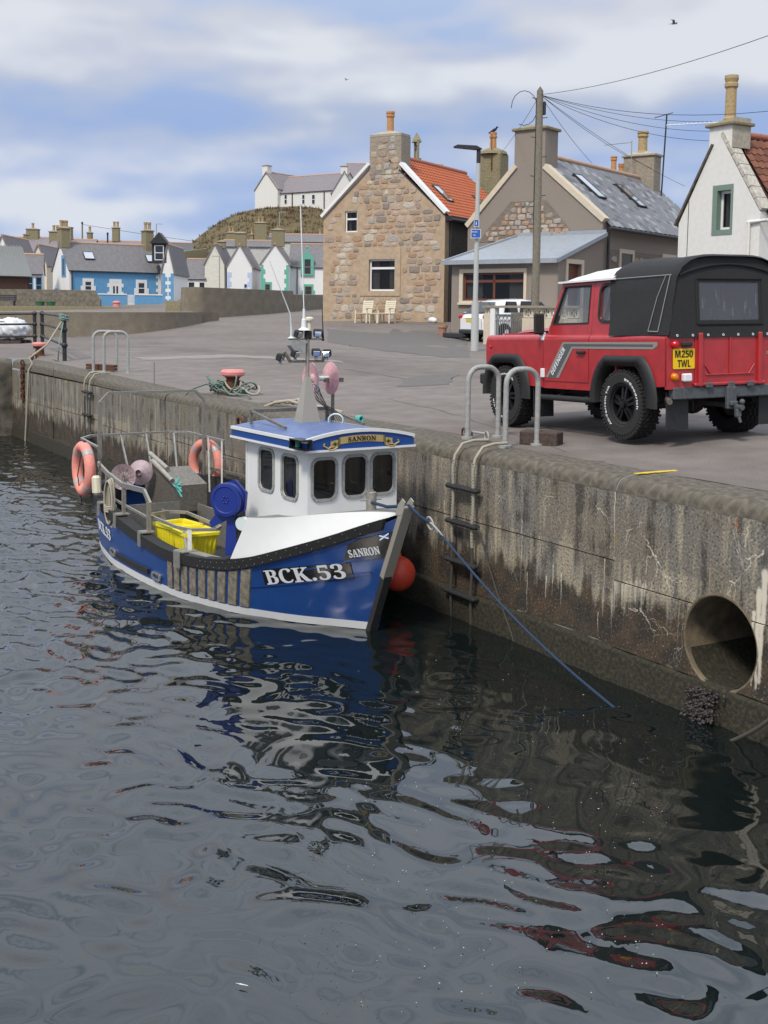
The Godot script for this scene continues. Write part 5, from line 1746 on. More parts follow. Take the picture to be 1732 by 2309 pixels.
func make_truck():
	M.truck_red = two_tone(401, 1.1, [.36, .015, .019], [.45, .026, .030], 0.36, 0.0, 0.35, false)
	M.truck_red.clearcoat_enabled = true; M.truck_red.clearcoat = 0.35; M.truck_red.clearcoat_roughness = 0.25
	M.canvas = two_tone(402, 0.35, [.010, .010, .011], [.020, .020, .021], 0.85, 0.3, 0.6, false)
	M.canvas.rim_enabled = true; M.canvas.rim = 0.3
	M.arch = flat(.016, .016, .017, 0.6)
	M.tyre = two_tone(403, 0.12, [.014, .014, .014], [.027, .026, .025], 0.9, 0.2, 0.5, false)
	M.alloy = flat(.012, .012, .013, 0.35, 0.2)
	M.chassis = two_tone(404, 0.3, [.045, .052, .06], [.10, .11, .12], 0.6, 0.3, 0.5, false)
	M.plate_yellow = flat(.80, .52, .0, 0.4)
	M.roof_white = flat(.76, .77, .77, 0.35)
	M.red_lens = flat(.55, .01, .02, 0.15); M.amber_lens = flat(.70, .20, .0, 0.15); M.white_lens = flat(.72, .73, .72, 0.2)
	M.piping = flat(.30, .30, .29, 0.6)
	M.stripe = flat(.26, .24, .22, 0.5); M.stripe_dark = flat(.085, .095, .10, 0.5)
	M.vinyl = glass(.10, .105, .115, 0.30)
	M.vinyl.roughness = 0.10
	M.smear = flat(.05, .05, .055, 0.8)
	var o := thing("pickup_truck", "red off-road pickup with black canvas hood parked on the quay", "pickup truck")
	var yaw := 0.079
	var fw := V(-cos(yaw), 0, -sin(yaw))
	var lf := V(-sin(yaw), 0, cos(yaw))
	fw = (fw * cos(-0.027) + Vector3.UP * sin(-0.027)).normalized()
	lf = (lf * cos(-0.017) + Vector3.UP * sin(-0.017)).normalized()
	var up := lf.cross(fw).normalized()
	if up.y < 0: up = -up
	lf = fw.cross(up).normalized() * signf(fw.cross(up).dot(lf))
	o.transform = Transform3D(Basis(fw, up, -lf), V(-9.347, .135, -9.453))
	var mb: MB
	var HW := .835
	# body side profile (below the waist), as an outline in x, y; arches cut out
	for s in [-1.0, 1.0]:
		var arch := func(cx: float, r: float, flat_: float) -> PackedVector2Array:
			var a := PackedVector2Array()
			for k in 13:
				var t := PI * k / 12.0
				a.append(Vector2(cx + cos(t) * r, .40 + maxf(0.0, minf(sin(t) * (r + .06), flat_))))
			a.append(Vector2(cx - r - .04, .2)); a.append(Vector2(cx + r + .04, .2))
			return a
		var xf := Transform3D(Basis(V(1, 0, 0), V(0, 1, 0), V(0, 0, 1)), V(0, 0, s * HW - (0.04 if s > 0 else 0.0)))
		# rear tub side
		mb = MB.new()
		for piece in Geometry2D.clip_polygons(P2([-.71, .60, .62, .52, .62, 1.09, -.71, 1.09]), arch.call(0.0, .47, .43)): mb.prism(piece, .04, xf)
		tub_roll(mb, -.71, .62, s, HW)
		part("tub_side", mb, M.truck_red, o)
		# front wing
		mb = MB.new()
		for piece in Geometry2D.clip_polygons(P2([1.55, .52, 2.78, .55, 2.86, .70, 2.86, 1.04, 2.84, 1.09, 1.55, 1.09]), arch.call(2.36, .44, .42)): mb.prism(piece, .04, xf)
		tub_roll(mb, 1.55, 2.84, s, HW)
		part("front_wing", mb, M.truck_red, o)
		# door: lower shell, waist, window frame
		mb = MB.new()
		mb.prism(P2([.632, .60, 1.538, .60, 1.538, 1.09, .632, 1.09]), .045, xf)
		tub_roll(mb, .632, 1.538, s, HW)
		var up_x := Transform3D(Basis(V(1, 0, 0), V(0, cos(.10), -s * sin(.10)), V(0, s * sin(.10), cos(.10))), V(0, 1.155, s * (HW - .045) - (.03 if s > 0 else 0.0)))
		holed_wall(mb, P2([.64, -.02, 1.52, -.02, 1.27, .60, .64, .60]), [P2([.71, .12, 1.42, .12, 1.22, .55, .71, .55])], .03, up_x)
		var door := part("door", mb, M.truck_red, o)
		mb = MB.new()
		mb.prism(P2([.70, .11, 1.43, .11, 1.23, .56, .70, .56]), .006, up_x * Transform3D(Basis(), V(0, 0, .011)))
		part("window", mb, M.clear, door)
		mb = MB.new()
		for q in [[.71, .12, 1.42, .12], [1.42, .12, 1.22, .55], [1.22, .55, .71, .55], [.71, .55, .71, .12]]: mb.bar(up_x * V(q[0], q[1], .015), up_x * V(q[2], q[3], .015), .04, .02)
		part("window_seal", mb, M.rubber, door)
		mb = MB.new()
		mb.bbox(V(.76, .945, s * (HW + .018)), V(.15, .03, .04), .008)
		part("handle", mb, M.rubber, door)
		mb = MB.new()
		mb.bbox(V(1.535, .69, s * (HW + .012)), V(.07, .11, .03), .008); mb.bbox(V(1.55, 1.13, s * (HW - .01)), V(.06, .1, .04), .008)
		part("hinge", mb, M.letter_white, door)
		# sill, cab corner with quarter light
		mb = MB.new()
		mb.box(V(1.04, .555, s * (HW - .03)), V(1.05, .09, .04))
		part("sill", mb, M.truck_red, o)
		mb = MB.new()
		holed_wall(mb, P2([.18, -.02, .635, -.02, .635, .60, .18, .60]), [rrect(.36, .34, .30, .40, .08)], .03, up_x)
		var cc := part("cab_corner", mb, M.truck_red, o)
		mb = MB.new()
		mb.prism(rrect(.36, .34, .31, .41, .08), .006, up_x * Transform3D(Basis(), V(0, 0, .011)))
		part("window", mb, M.clear, cc)
		mb = MB.new()
		ring(mb, rrect(.36, .34, .345, .445, .10), rrect(.36, .34, .29, .39, .08), .012, up_x * Transform3D(Basis(), V(0, 0, .029)) if s > 0 else up_x * Transform3D(Basis(), V(0, 0, -.012)))
		part("window_seal", mb, M.rubber, cc)
		# wheel arch eyebrows
		for cx in [0.0, 2.36]:
			mb = MB.new()
			var outp := []; var inp := []; var lip := []
			var r0: float = .47 if cx == 0.0 else .44
			for k in 17:
				var t := lerpf(-.06, PI + .10, k / 16.0)
				var fl := func(r: float, lim: float) -> Vector3: return V(cx + cos(t) * r, .42 + clampf(sin(t) * (r + .04), -.12, lim), 0)
				outp.append(fl.call(r0 + .105, .495) + V(0, 0, s * (HW + .006)))
				lip.append(fl.call(r0 + .075, .47) + V(0, 0, s * (HW + .052)))
				inp.append(fl.call(r0 - .03, .385) + V(0, 0, s * (HW + .052)))
			var back := []
			for p in inp: back.append(p - V(0, 0, s * .30))
			mb.grid([outp, lip, inp, back] if s < 0 else [back, inp, lip, outp])
			part("wheel_arch", mb, M.arch, o)
		# inner arches: dark boxes that close the wheel wells
		mb = MB.new()
		for cx in [0.0, 2.36]:
			mb.box(V(cx, .80, s * .52), V(.94, .02, .55)); mb.box(V(cx, .62, s * .30), V(1.0, .6, .02))
			mb.box(V(cx - .47, .62, s * .55), V(.02, .38, .5)); mb.box(V(cx + .47, .62, s * .55), V(.02, .38, .5))
		part("inner_wing", mb, M.rubber, o)
	# decals on the left side
	var sd := func(u: float, w: float, d: float) -> Vector3: return V(u, w, -(HW + .003 + d))
	var dec := func(poly: Array, m: Material, off: float, called: String):
		var k := MB.new()
		var p := P2(poly)
		k.prism(p, .002, Transform3D(Basis(V(-1, 0, 0), V(0, 1, 0), V(0, 0, -1)), V(0, 0, -(HW + off))))
		part(called, k, m, o)
	# outline x is mirrored by that basis, so it is given as -x
	dec.call([-1.13, 1.06, -1.48, .64, -1.21, .64, -.93, .985, .50, .985, .57, 1.02, .57, 1.06], M.stripe, .0025, "side_stripe")
	dec.call([-1.10, 1.04, -1.43, .645, -1.27, .645, -.955, 1.012, .50, 1.012, .50, 1.036], M.stripe_dark, .0045, "side_stripe")
	var ddir := Vector2(-.645, .764)
	var lay := func(u: float, w: float, d: float) -> Vector3:
		var p := Vector2(1.325, .665) + ddir * u + Vector2(.764, .645) * w
		return V(p.x, p.y, -(HW + .008 + d))
	part("lettering", fit_letters("DEFENDER", .062, .40, lay, false, .002), M.letter_white, o, "pale DEFENDER")
	part("lettering", fit_letters("TdI", .045, .09, func(u, w, d): return V(1.73 - u, .635 + w, -(HW + .003 + d)), false, .002), M.piping, o)
	# bonnet, scuttle, grille, bumper
	mb = MB.new()
	var bon := []
	for q in [[1.50, 1.24, .02], [1.9, 1.245, 0], [2.50, 1.22, 0], [2.70, 1.18, 0], [2.80, 1.10, 0]]:
		var row := []
		for k in 9:
			var z := lerpf(-.60, .60, k / 8.0)
			row.append(V(q[0], q[1] - .03 * pow(absf(z) / .6, 4.0) + (.0 if absf(z) < .5 else -.02), z))
		bon.append(row)
	mb.grid(bon, true, false, true)
	mb.box(V(2.15, 1.13, .60), V(1.25, .08, .02)); mb.box(V(2.15, 1.13, -.60), V(1.25, .08, .02))
	part("bonnet", mb, M.truck_red, o)
	mb = MB.new()
	mb.box(V(2.82, .86, 0), V(.05, .5, 1.1)); mb.box(V(1.5, .95, 0), V(.06, .6, 1.5))
	part("grille", mb, M.rubber, o)
	mb = MB.new()
	mb.bbox(V(3.02, .58, 0), V(.13, .14, 1.62), .02)
	part("front_bumper", mb, M.rubber, o)
	mb = MB.new()
	mb.ball(V(2.74, 1.0, -HW - .005), V(.022, .022, .015), 10, 6)
	part("side_repeater", mb, M.red_lens, o)
	# windscreen and cab roof
	mb = MB.new()
	var ws := Transform3D(Basis(V(0, 0, -1), V(-.36, .933, 0).normalized(), V(.933, .36, 0).normalized()), V(1.49, 1.14, 0))
	holed_wall(mb, P2([-.76, 0, .76, 0, .70, .66, -.70, .66]), [P2([-.69, .10, -.03, .10, -.03, .60, -.64, .60]), P2([.03, .10, .69, .10, .64, .60, .03, .60])], .03, ws)
	var wsf := part("windscreen_frame", mb, M.truck_red, o)
	mb = MB.new()
	mb.prism(P2([-.70, .09, .70, .09, .65, .61, -.65, .61]), .005, ws * Transform3D(Basis(), V(0, 0, .012)))
	part("windscreen", mb, M.clear, wsf)
	mb = MB.new()
	var rr := []
	for q in [[1.29, 1.755, .70], [1.28, 1.80, .69], [1.20, 1.85, .66], [1.0, 1.885, .64], [.6, 1.905, .64], [.30, 1.91, .64]]:
		var row := []
		for k in 13:
			var a := lerpf(-1.0, 1.0, k / 12.0)
			var e := pow(absf(a), 5.0)
			row.append(V(q[0], lerpf(q[1] + .02 * (1 - a * a), 1.76, e), a * lerpf(q[2], .76, e)))
		rr.append(row)
	mb.grid(rr, true, false, true)
	for s in [-1, 1]: mb.bar(V(1.30, 1.757, s * .765), V(.24, 1.757, s * .765), .03, .022)
	mb.bar(V(1.30, 1.757, -.76), V(1.30, 1.757, .76), .03, .022)
	part("cab_roof", mb, M.roof_white, o, "white cab roof")
	mb = MB.new()
	mb.box(V(.2, 1.45, 0), V(.03, .65, 1.4)); mb.box(V(.62, .95, .36), V(.5, .2, .5)); mb.box(V(.40, 1.25, .36), V(.12, .65, .48), Basis(V(0, 0, 1), .15)); mb.box(V(.62, .95, -.36), V(.5, .2, .5)); mb.box(V(.40, 1.25, -.36), V(.12, .65, .48), Basis(V(0, 0, 1), .15)); mb.box(V(1.35, 1.10, 0), V(.25, .16, 1.45)); mb.box(V(.9, .62, 0), V(1.2, .04, 1.5))
	part("cab_interior", mb, M.rubber, o)
	mb = MB.new()
	mb.tube(torus_path(V(1.10, 1.20, .38), V(0, 0, 1), V(-.5, .86, 0), .19, .19, 20), .014, 6, true)
	part("steering_wheel", mb, M.rubber, o)
	for s in [-1.0, 1.0]:
		mb = MB.new()
		mb.tube([V(1.53, 1.14, s * .80), V(1.55, 1.15, s * .88), V(1.53, 1.26, s * .90)], .01, 6)
		mb.bbox(V(1.53, 1.28, s * .90), V(.04, .25, .15), .02)
		part("wing_mirror", mb, M.rubber, o)
	# canvas hood: flat sides leaning in, round shoulders, sagging top
	var hood := []
	var nzv := 22
	for i in 15:
		var x := lerpf(.35, -.70, i / 14.0)
		var row := []
		var sag := 0.018 * sin(i / 14.0 * PI * 2.0) * 1.0 - .012 * sin(i / 14.0 * PI)
		var fold := 0.006 * sin(i * 1.7)
		for k in nzv + 1:
			var a := lerpf(-1.0, 1.0, float(k) / nzv)
			var p: Vector3
			var aa := absf(a)
			if aa > .62:   # side
				var f := (1.0 - aa) / .38
				p = V(x, lerpf(1.13, 1.765, f), signf(a) * (lerpf(.835, .735, f) + .010 * sin(f * PI * 3.0 + x * 5.0) * (1.0 - f)))
			else:
				var f := aa / .62
				var sh := pow(f, 4.2)
				p = V(x, 1.975 - .21 * sh + sag * (1.0 - f) + fold * (1.0 - f), signf(a) * (.735 * (1.0 - pow(1.0 - f, 1.08))))
			if i == 0 and aa < .62: p.y -= .015
			if i < 5: p.x -= .10 * (1.0 - i / 5.0) * clampf((1.765 - p.y) / .63, 0.0, 1.0)
			row.append(p)
		hood.append(row)
	# soft rear edge
	var last: Array = hood[-1]
	var lip := []
	for p in last:
		var q: Vector3 = p
		lip.append(V(-.735 - .0 * q.y, q.y - .02 if q.y > 1.5 else q.y, q.z * .985))
	hood.append(lip)
	mb = MB.new()
	mb.grid(hood, true, false, true)
	var hd := part("canvas_hood", mb, M.canvas, o, "black canvas load cover")
	# rear curtain with clear window
	mb = MB.new()
	var rc := Transform3D(Basis(V(0, 0, -1), V(.05, 1, 0).normalized(), V(-1, .05, 0).normalized()), V(-.725, 1.10, 0))
	var outl := PackedVector2Array()
	outl.append(Vector2(.815, .0)); outl.append(Vector2(.73, .63))
	for k in 13:
		var a := lerpf(1.0, -1.0, k / 12.0)
		outl.append(Vector2(a * .70, .85 - .18 * pow(absf(a), 4.0)))
	outl.append(Vector2(-.73, .63)); outl.append(Vector2(-.815, .0))
	outl.reverse()
	holed_wall(mb, outl, [P2([-.41, .18, .41, .18, .41, .575, -.41, .575])], .012, rc)
	var curtain := part("rear_curtain", mb, M.canvas, hd)
	mb = MB.new()
	mb.prism(P2([-.415, .175, .415, .175, .415, .58, -.415, .58]), .003, rc * Transform3D(Basis(), V(0, 0, .002)))
	var cw := part("clear_window", mb, M.vinyl, curtain)
	var rgs := RandomNumberGenerator.new()
	rgs.seed = 15
	mb = MB.new()
	for q in 12:
		var sx := rgs.randf_range(-.38, .36)
		var sy := rgs.randf_range(.2, .42)
		var sw := rgs.randf_range(.006, .03)
		var shh := rgs.randf_range(.05, .16)
		mb.prism(P2([sx, sy, sx + sw, sy + .01, sx + sw * .8, sy + shh, sx + sw * .2, sy + shh * .9]), .0008, rc * Transform3D(Basis(), V(0, 0, .0062)))
	var smg := glass(.40, .41, .43, 0.10)
	smg.roughness = 0.7
	part("grime", mb, smg, cw).set_meta("kind", "stuff")
	mb = MB.new()
	for q in [[-.45, .14, .45, .14], [.45, .14, .45, .615], [.45, .615, -.45, .615], [-.45, .615, -.45, .14]]: mb.bar(rc * V(q[0], q[1], .016), rc * V(q[2], q[3], .016), .02, .008)
	for k in 12:
		var a := lerpf(-1.0, 1.0, k / 12.0)
		var c2 := lerpf(-1.0, 1.0, (k + 1) / 12.0)
		mb.bar(rc * V(a * .68, .77 - .12 * a * a, .02), rc * V(c2 * .68, .77 - .12 * c2 * c2, .02), .03, .012)
	part("seam", mb, M.canvas, curtain)
	mb = MB.new()
	for k in 8:
		var a := lerpf(-.72, .72, k / 7.0)
		mb.tube(torus_path(rc * V(a, .025, .016), V(0, 0, 1), V(0, 1, 0), .011, .011, 8), .004, 5, true)
	part("eyelets", mb, M.letter_white, curtain).set_meta("kind", "stuff")
	# a load under the cover, seen through the window
	mb = MB.new()
	mb.box(V(-.25, 1.2, 0), V(.8, .05, 1.5)); mb.bbox(V(-.2, 1.3, .3), V(.4, .25, .4), .03); mb.bbox(V(-.35, 1.28, -.35), V(.3, .2, .35), .03)
	part("load", mb, M.smear, o)
	# white piping on the near side flap
	mb = MB.new()
	var L := func(x: float, f: float) -> Vector3: return V(x, lerpf(1.13, 1.765, f), -(lerpf(.835, .735, f) + .014))
	for q in [[.33, .98, -.68, .98], [-.60, .985, -.50, .62], [-.50, .62, -.42, .07], [-.42, .07, -.58, .06], [-.58, .06, -.665, .97]]: mb.tube([L.call(q[0], q[1]), L.call((q[0] + q[2]) / 2, (q[1] + q[3]) / 2), L.call(q[2], q[3])], .0045, 5)
	part("piping", mb, M.piping, hd)
	# back of the tub: corners, tailgate
	mb = MB.new()
	for s in [-1, 1]: mb.box(V(-.70, .84, s * .655), V(.03, .54, .36))
	mb.box(V(-.1, .72, 0), V(1.2, .03, 1.3)); mb.box(V(.18, .95, 0), V(.03, .5, 1.6))
	part("tub_back", mb, M.truck_red, o)
	mb = MB.new()
	mb.box(V(-.705, .86, 0), V(.035, .50, .94))
	var tg := part("tailgate", mb, M.truck_red, o)
	for z in [-.41, .41]:
		mb = MB.new()
		mb.bbox(V(-.735, .87, z), V(.045, .56, .055), .01)
		part("rib", mb, M.truck_red, tg)
	mb = MB.new()
	mb.bbox(V(-.73, .90, 0), V(.02, .40, .02), .006); mb.bbox(V(-.73, .71, 0), V(.015, .015, .66), .005); mb.bbox(V(-.73, .76, -.30), V(.012, .015, .13), .004, Basis(V(1, 0, 0), .9)); mb.bbox(V(-.73, .76, .30), V(.012, .015, .13), .004, Basis(V(1, 0, 0), -.9))
	part("pressing", mb, M.truck_red, tg)
	mb = MB.new()
	mb.bbox(V(-.72, .61, 0), V(.05, .035, .98), .01)
	part("sill", mb, M.truck_red, tg)
	for z in [-.30, 0.0, .27]:
		mb = MB.new()
		mb.bbox(V(-.75, .60, z), V(.03, .06, .09), .01)
		part("hinge", mb, M.chassis, tg)
	# lamps and plate on the near corner
	var back := -.718
	for q in [["tail_lamp", 1.035, -.745, .038, M.red_lens], ["indicator_lamp", .70, -.745, .036, M.amber_lens], ["tail_lamp", .72, .745, .036, M.red_lens]]:
		mb = MB.new()
		mb.lathe([Vector2(q[3] + .006, 0), Vector2(q[3], .03), Vector2(q[3] * .7, .045), Vector2(0, .05)], 16, Transform3D(Basis(V(0, 0, -1), V(-1, 0, 0), V(0, 1, 0)), V(back, q[1], q[2])))
		part(q[0], mb, q[4], o)
	mb = MB.new()
	mb.bbox(V(back - .03, .69, -.60), V(.06, .085, .11), .012)
	part("reversing_lamp", mb, M.white_lens, o)
	mb = MB.new()
	mb.bbox(V(back - .03, 1.035, -.60), V(.05, .05, .14), .015)
	part("plate_lamp", mb, M.rubber, o)
	mb = MB.new()
	mb.prism(rrect(0, 0, .285, .21, .012), .004, Transform3D(Basis(V(0, 0, -1), V(0, 1, 0), V(-1, 0, 0)) * Basis(V(0, 1, 0), PI) if false else Basis(V(0, 0, 1), V(0, 1, 0), V(-1, 0, 0)), V(back - .004, .885, -.62)))
	var np := part("number_plate", mb, M.plate_yellow, o)
	part("lettering", fit_letters("M250", .074, .235, func(u, w, d): return V(back - .0095 - d, .897 + w, -.62 - .1175 + u), false, .002), M.ink, np, "black M250")
	part("lettering", fit_letters("TWL", .074, .17, func(u, w, d): return V(back - .0095 - d, .800 + w, -.62 - .085 + u), false, .002), M.ink, np, "black TWL")
	part("lettering", fit_letters("DEFENDER", .03, .22, func(u, w, d): return V(back - .002 - d, .91 + w, .52 + u), false, .002), M.piping, o)
	# chassis, hitch, exhaust, mud flaps, side bar
	mb = MB.new()
	mb.bbox(V(-.68, .525, 0), V(.09, .125, 1.50), .01)
	part("cross_member", mb, M.chassis, o)
	mb = MB.new()
	mb.box(V(1.1, .50, .45), V(3.4, .12, .08)); mb.box(V(1.1, .50, -.45), V(3.4, .12, .08)); mb.tube([V(0, .39, -.7), V(0, .39, .7)], .06, 10); mb.tube([V(2.36, .39, -.7), V(2.36, .39, .7)], .06, 10); mb.ball(V(0, .40, .12), V(.15, .16, .17)); mb.bar(V(-.1, .42, -.3), V(-.66, .38, .0), .04, .05)
	mb.box(V(1.0, .46, 0), V(1.4, .2, .6))
	part("chassis", mb, M.rubber, o)
	mb = MB.new()
	mb.bbox(V(-.745, .46, 0), V(.05, .24, .13), .01); mb.bbox(V(-.78, .40, 0), V(.06, .05, .10), .01)
	mb.tube([V(-.79, .36, .02), V(-.90, .36, .02)], .03, 10); mb.ball(V(-.88, .42, .03), V(.03, .03, .03)); mb.bbox(V(-.83, .30, .02), V(.06, .10, .07), .015); mb.tube([V(-.84, .26, .02), V(-.86, .20, .03)], .018, 8)
	part("tow_hitch", mb, M.chassis, o)
	mb = MB.new()
	mb.tube([V(-.35, .42, -.55), V(-.62, .47, -.74), V(-.72, .44, -.80)], .03, 12)
	part("exhaust_pipe", mb, M.dull_steel, o)
	for q in [[-.62, -.62], [-.62, .66], [1.80, -.66]]:
		mb = MB.new()
		mb.bbox(V(q[0], .34, q[1]), V(.012, .40, .30), .004)
		part("mud_flap", mb, M.arch, o)
	mb = MB.new()
	mb.tube([V(1.68, .405, -.80), V(1.60, .40, -.83), V(.62, .40, -.83), V(.52, .41, -.78)], .034, 12)
	mb.tube([V(1.3, .40, -.82), V(1.3, .50, -.6)], .02, 8); mb.tube([V(.75, .40, -.82), V(.75, .50, -.6)], .02, 8)
	part("side_bar", mb, M.rubber, o)
	mb = MB.new()
	mb.tube([V(.98, 1.925, .15), V(-.02, 1.97, .12)], .008, 6)
	part("aerial", mb, M.cream_plastic, o)
	# wheels
	var wheel := make_wheel()
	var first := true
	for q in [[0.0, -1.0], [2.36, -1.0], [0.0, 1.0], [2.36, 1.0]]:
		var w: Node3D = wheel if first else wheel.duplicate()
		first = false
		w.name = "wheel"
		o.add_child(w, true)
		w.position = V(q[0], .385, q[1] * .742)
		w.rotation = V(0, PI if q[1] < 0 else 0.0, q[0] * .4)
	if o.get_node_or_null("wheel") == null: pass

func tub_roll(mb: MB, x0: float, x1: float, s: float, hw: float):
	# the rolled waist above the side panels
	var a := []; var b := []; var rows := []
	for k in 6:
		var t := PI / 2 * k / 5.0
		var y := 1.09 + .06 * sin(t)
		var z := s * (hw - .07 + .07 * cos(t))
		rows.append([V(x0, y, z), V(x1, y, z)])
	rows.append([V(x0, 1.15, s * (hw - .22)), V(x1, 1.15, s * (hw - .22))])
	mb.grid(rows, true, false, s < 0)
	for e in 2:
		for k in 5: mb.tri(rows[k][e], rows[k + 1][e], V(rows[0][e].x, 1.09, s * (hw - .07)))

func make_wheel() -> Node3D:   # axis along z, outer face towards +z
	var w := Node3D.new()
	w.set_meta("label", "chunky black wheel with white tyre lettering")
	var R := .385
	var half := .125
	var mb := MB.new()
	var xf := Transform3D(Basis(V(1, 0, 0), V(0, 0, 1), V(0, -1, 0)), Vector3.ZERO)
	mb.lathe([Vector2(.215, -half * .8), Vector2(.24, -half), Vector2(.33, -half * 1.02), Vector2(.368, -half * .82), Vector2(R - .010, -half * .5), Vector2(R - .010, half * .5), Vector2(.368, half * .82), Vector2(.33, half * 1.02), Vector2(.24, half), Vector2(.215, half * .8), Vector2(.212, half * .3)], 48, xf)
	for k in 54:   # tread blocks
		var a := TAU * k / 54
		var r := Basis(V(0, 0, 1), a)
		for z in [-.095, -.035, .03, .09]:
			mb.box(r * V(0, R - .006 - (.008 if absf(z) > .08 else 0.0), z + (.01 if k % 2 else -.01)), V(.028, .020, .044), r * Basis(V(0, 1, 0), .35 if z > 0 else -.35))
		mb.box(r * V(0, R - .028, half * .90), V(.024, .04, .018), r)
	var ty := MeshInstance3D.new()
	ty.mesh = mb.mesh(); ty.material_override = M.tyre; ty.name = "tyre"
	w.add_child(ty)
	mb = MB.new()
	mb.lathe([Vector2(.212, .11), Vector2(.222, .113), Vector2(.222, .100), Vector2(.195, .085), Vector2(.190, -.05), Vector2(0, -.05)], 40, xf)
	for k in 5:
		var a := TAU * k / 5
		var r := Basis(V(0, 0, 1), a)
		for e in [-1, 1]: mb.box(r * V(e * .028, .125, .062), V(.030, .15, .04), r * Basis(V(0, 0, 1), e * -.10) * Basis(V(1, 0, 0), -.12))
		mb.box(r * V(0, .12, .045), V(.04, .15, .03), r)
		mb.tube([r * V(.0, .073, .06), r * V(.0, .073, .092)], .012, 6)
	mb.lathe([Vector2(.075, .05), Vector2(.07, .078), Vector2(.042, .084), Vector2(.040, .115), Vector2(0, .118)], 20, xf)
	var rim := MeshInstance3D.new()
	rim.mesh = mb.mesh(); rim.material_override = M.alloy; rim.name = "rim"
	w.add_child(rim)
	# raised white lettering round the sidewall
	var arc := func(a0: float, rad: float) -> Callable:
		return func(u: float, h: float, d: float) -> Vector3:
			var a := a0 - u / rad
			var r := rad + h
			return V(cos(a) * r, sin(a) * r, half * 1.005 + d)
	mb = fit_letters("BFGoodrich", .027, .40, arc.call(1.35, .268), false, .003)
	mb.add(fit_letters("All-Terrain T/A", .027, .46, arc.call(-2.2, .268), false, .003))
	var lt := MeshInstance3D.new()
	lt.mesh = mb.mesh(); lt.material_override = M.letter_white; lt.name = "lettering"
	w.add_child(lt)
	return w

# ---------------- houses near the quay ----------------
func frame_thing(called: String, label: String, category: String, pl: Vector3, pr: Vector3, base: float, group := "") -> Node3D:
	# a thing whose x axis runs from pl to pr along its face, z out of the face
	var d := pr - pl
	return thing(called, label, category, V(pl.x, base, pl.z), atan2(-d.z, d.x), group)

func window_set(parent: Node3D, x0: float, y0: float, x1: float, y1: float, frame: Material, bars: Array, xf := Transform3D(), deep := 0.10, curtain := 0.0, fw := 0.055):
	# a window in an opening: frame, its bars (fractions: ["h", f] or ["v", f]), panes, and what is behind
	var mb := MB.new()
	var z := -deep
	var cx := (x0 + x1) / 2
	var cy := (y0 + y1) / 2
	ring(mb, P2([x0, y0, x1, y0, x1, y1, x0, y1]), P2([x0 + fw, y0 + fw, x1 - fw, y0 + fw, x1 - fw, y1 - fw, x0 + fw, y1 - fw]), .06, xf * Transform3D(Basis(), V(0, 0, z - .03)))
	for b in bars:
		if b[0] == "h": mb.box(xf * V(cx, lerpf(y0, y1, b[1]), z), V(x1 - x0 - fw * 2, fw * 1.3, .05), xf.basis)
		else:
			var ya: float = y0 if b.size() < 3 else lerpf(y0, y1, b[2])
			var yb: float = y1 if b.size() < 4 else lerpf(y0, y1, b[3])
			mb.box(xf * V(lerpf(x0, x1, b[1]), (ya + yb) / 2, z), V(fw * 1.3, yb - ya - fw * .5, .05), xf.basis)
	var w := part("window", mb, frame, parent)
	mb = MB.new()
	mb.box(xf * V(cx, cy, z), V(x1 - x0 - fw, y1 - y0 - fw, .008), xf.basis)
	part("pane", mb, M.pane, w)
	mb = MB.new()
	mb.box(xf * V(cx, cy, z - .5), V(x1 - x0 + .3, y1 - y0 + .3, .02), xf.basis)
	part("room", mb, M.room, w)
	if curtain > 0:
		mb = MB.new()
		for s in [-1, 1]:
			for k in 4: mb.box(xf * V(cx + s * ((x1 - x0) / 2 - fw - .04 - k * (x1 - x0) * curtain * .12), cy, z - .10 - .02 * (k % 2)), V((x1 - x0) * curtain * .13, y1 - y0 - fw, .02), xf.basis)
		part("curtain", mb, M.curtain, w)

func rect(x0: float, y0: float, x1: float, y1: float) -> PackedVector2Array: return P2([x0, y0, x1, y0, x1, y1, x0, y1])

func shell(o: Node3D, w: float, he: float, hr: float, ln: float, m: Material, openings: Array, th := 0.35, ax := -1.0, he_r := -1.0, gable_mat: Material = null):
	if ax < 0: ax = w / 2
	if he_r < 0: he_r = he
	var out := P2([0, -.6, w, -.6, w, he_r, ax, hr, 0, he])
	var mb := MB.new()
	holed_wall(mb, out, openings, th, Transform3D(Basis(), V(0, 0, -th)))
	part("gable_wall", mb, gable_mat if gable_mat else m, o)
	mb = MB.new()
	mb.prism(out, th, Transform3D(Basis(), V(0, 0, -ln)))
	part("gable_wall", mb, m, o)
	mb = MB.new()
	mb.box(V(th / 2, he / 2 - .3, -ln / 2), V(th, he + .6, ln - th * 2))
	part("side_wall", mb, m, o)
	mb = MB.new()
	mb.box(V(w - th / 2, he_r / 2 - .3, -ln / 2), V(th, he_r + .6, ln - th * 2))
	part("side_wall", mb, m, o)

func slope_frame(a: Vector3, b: Vector3, along: Vector3) -> Transform3D:
	# x along the eaves, y up the slope, z out of the roof
	var y := (b - a).normalized()
	var x := along.normalized()
	return Transform3D(Basis(x, y, x.cross(y)), a)

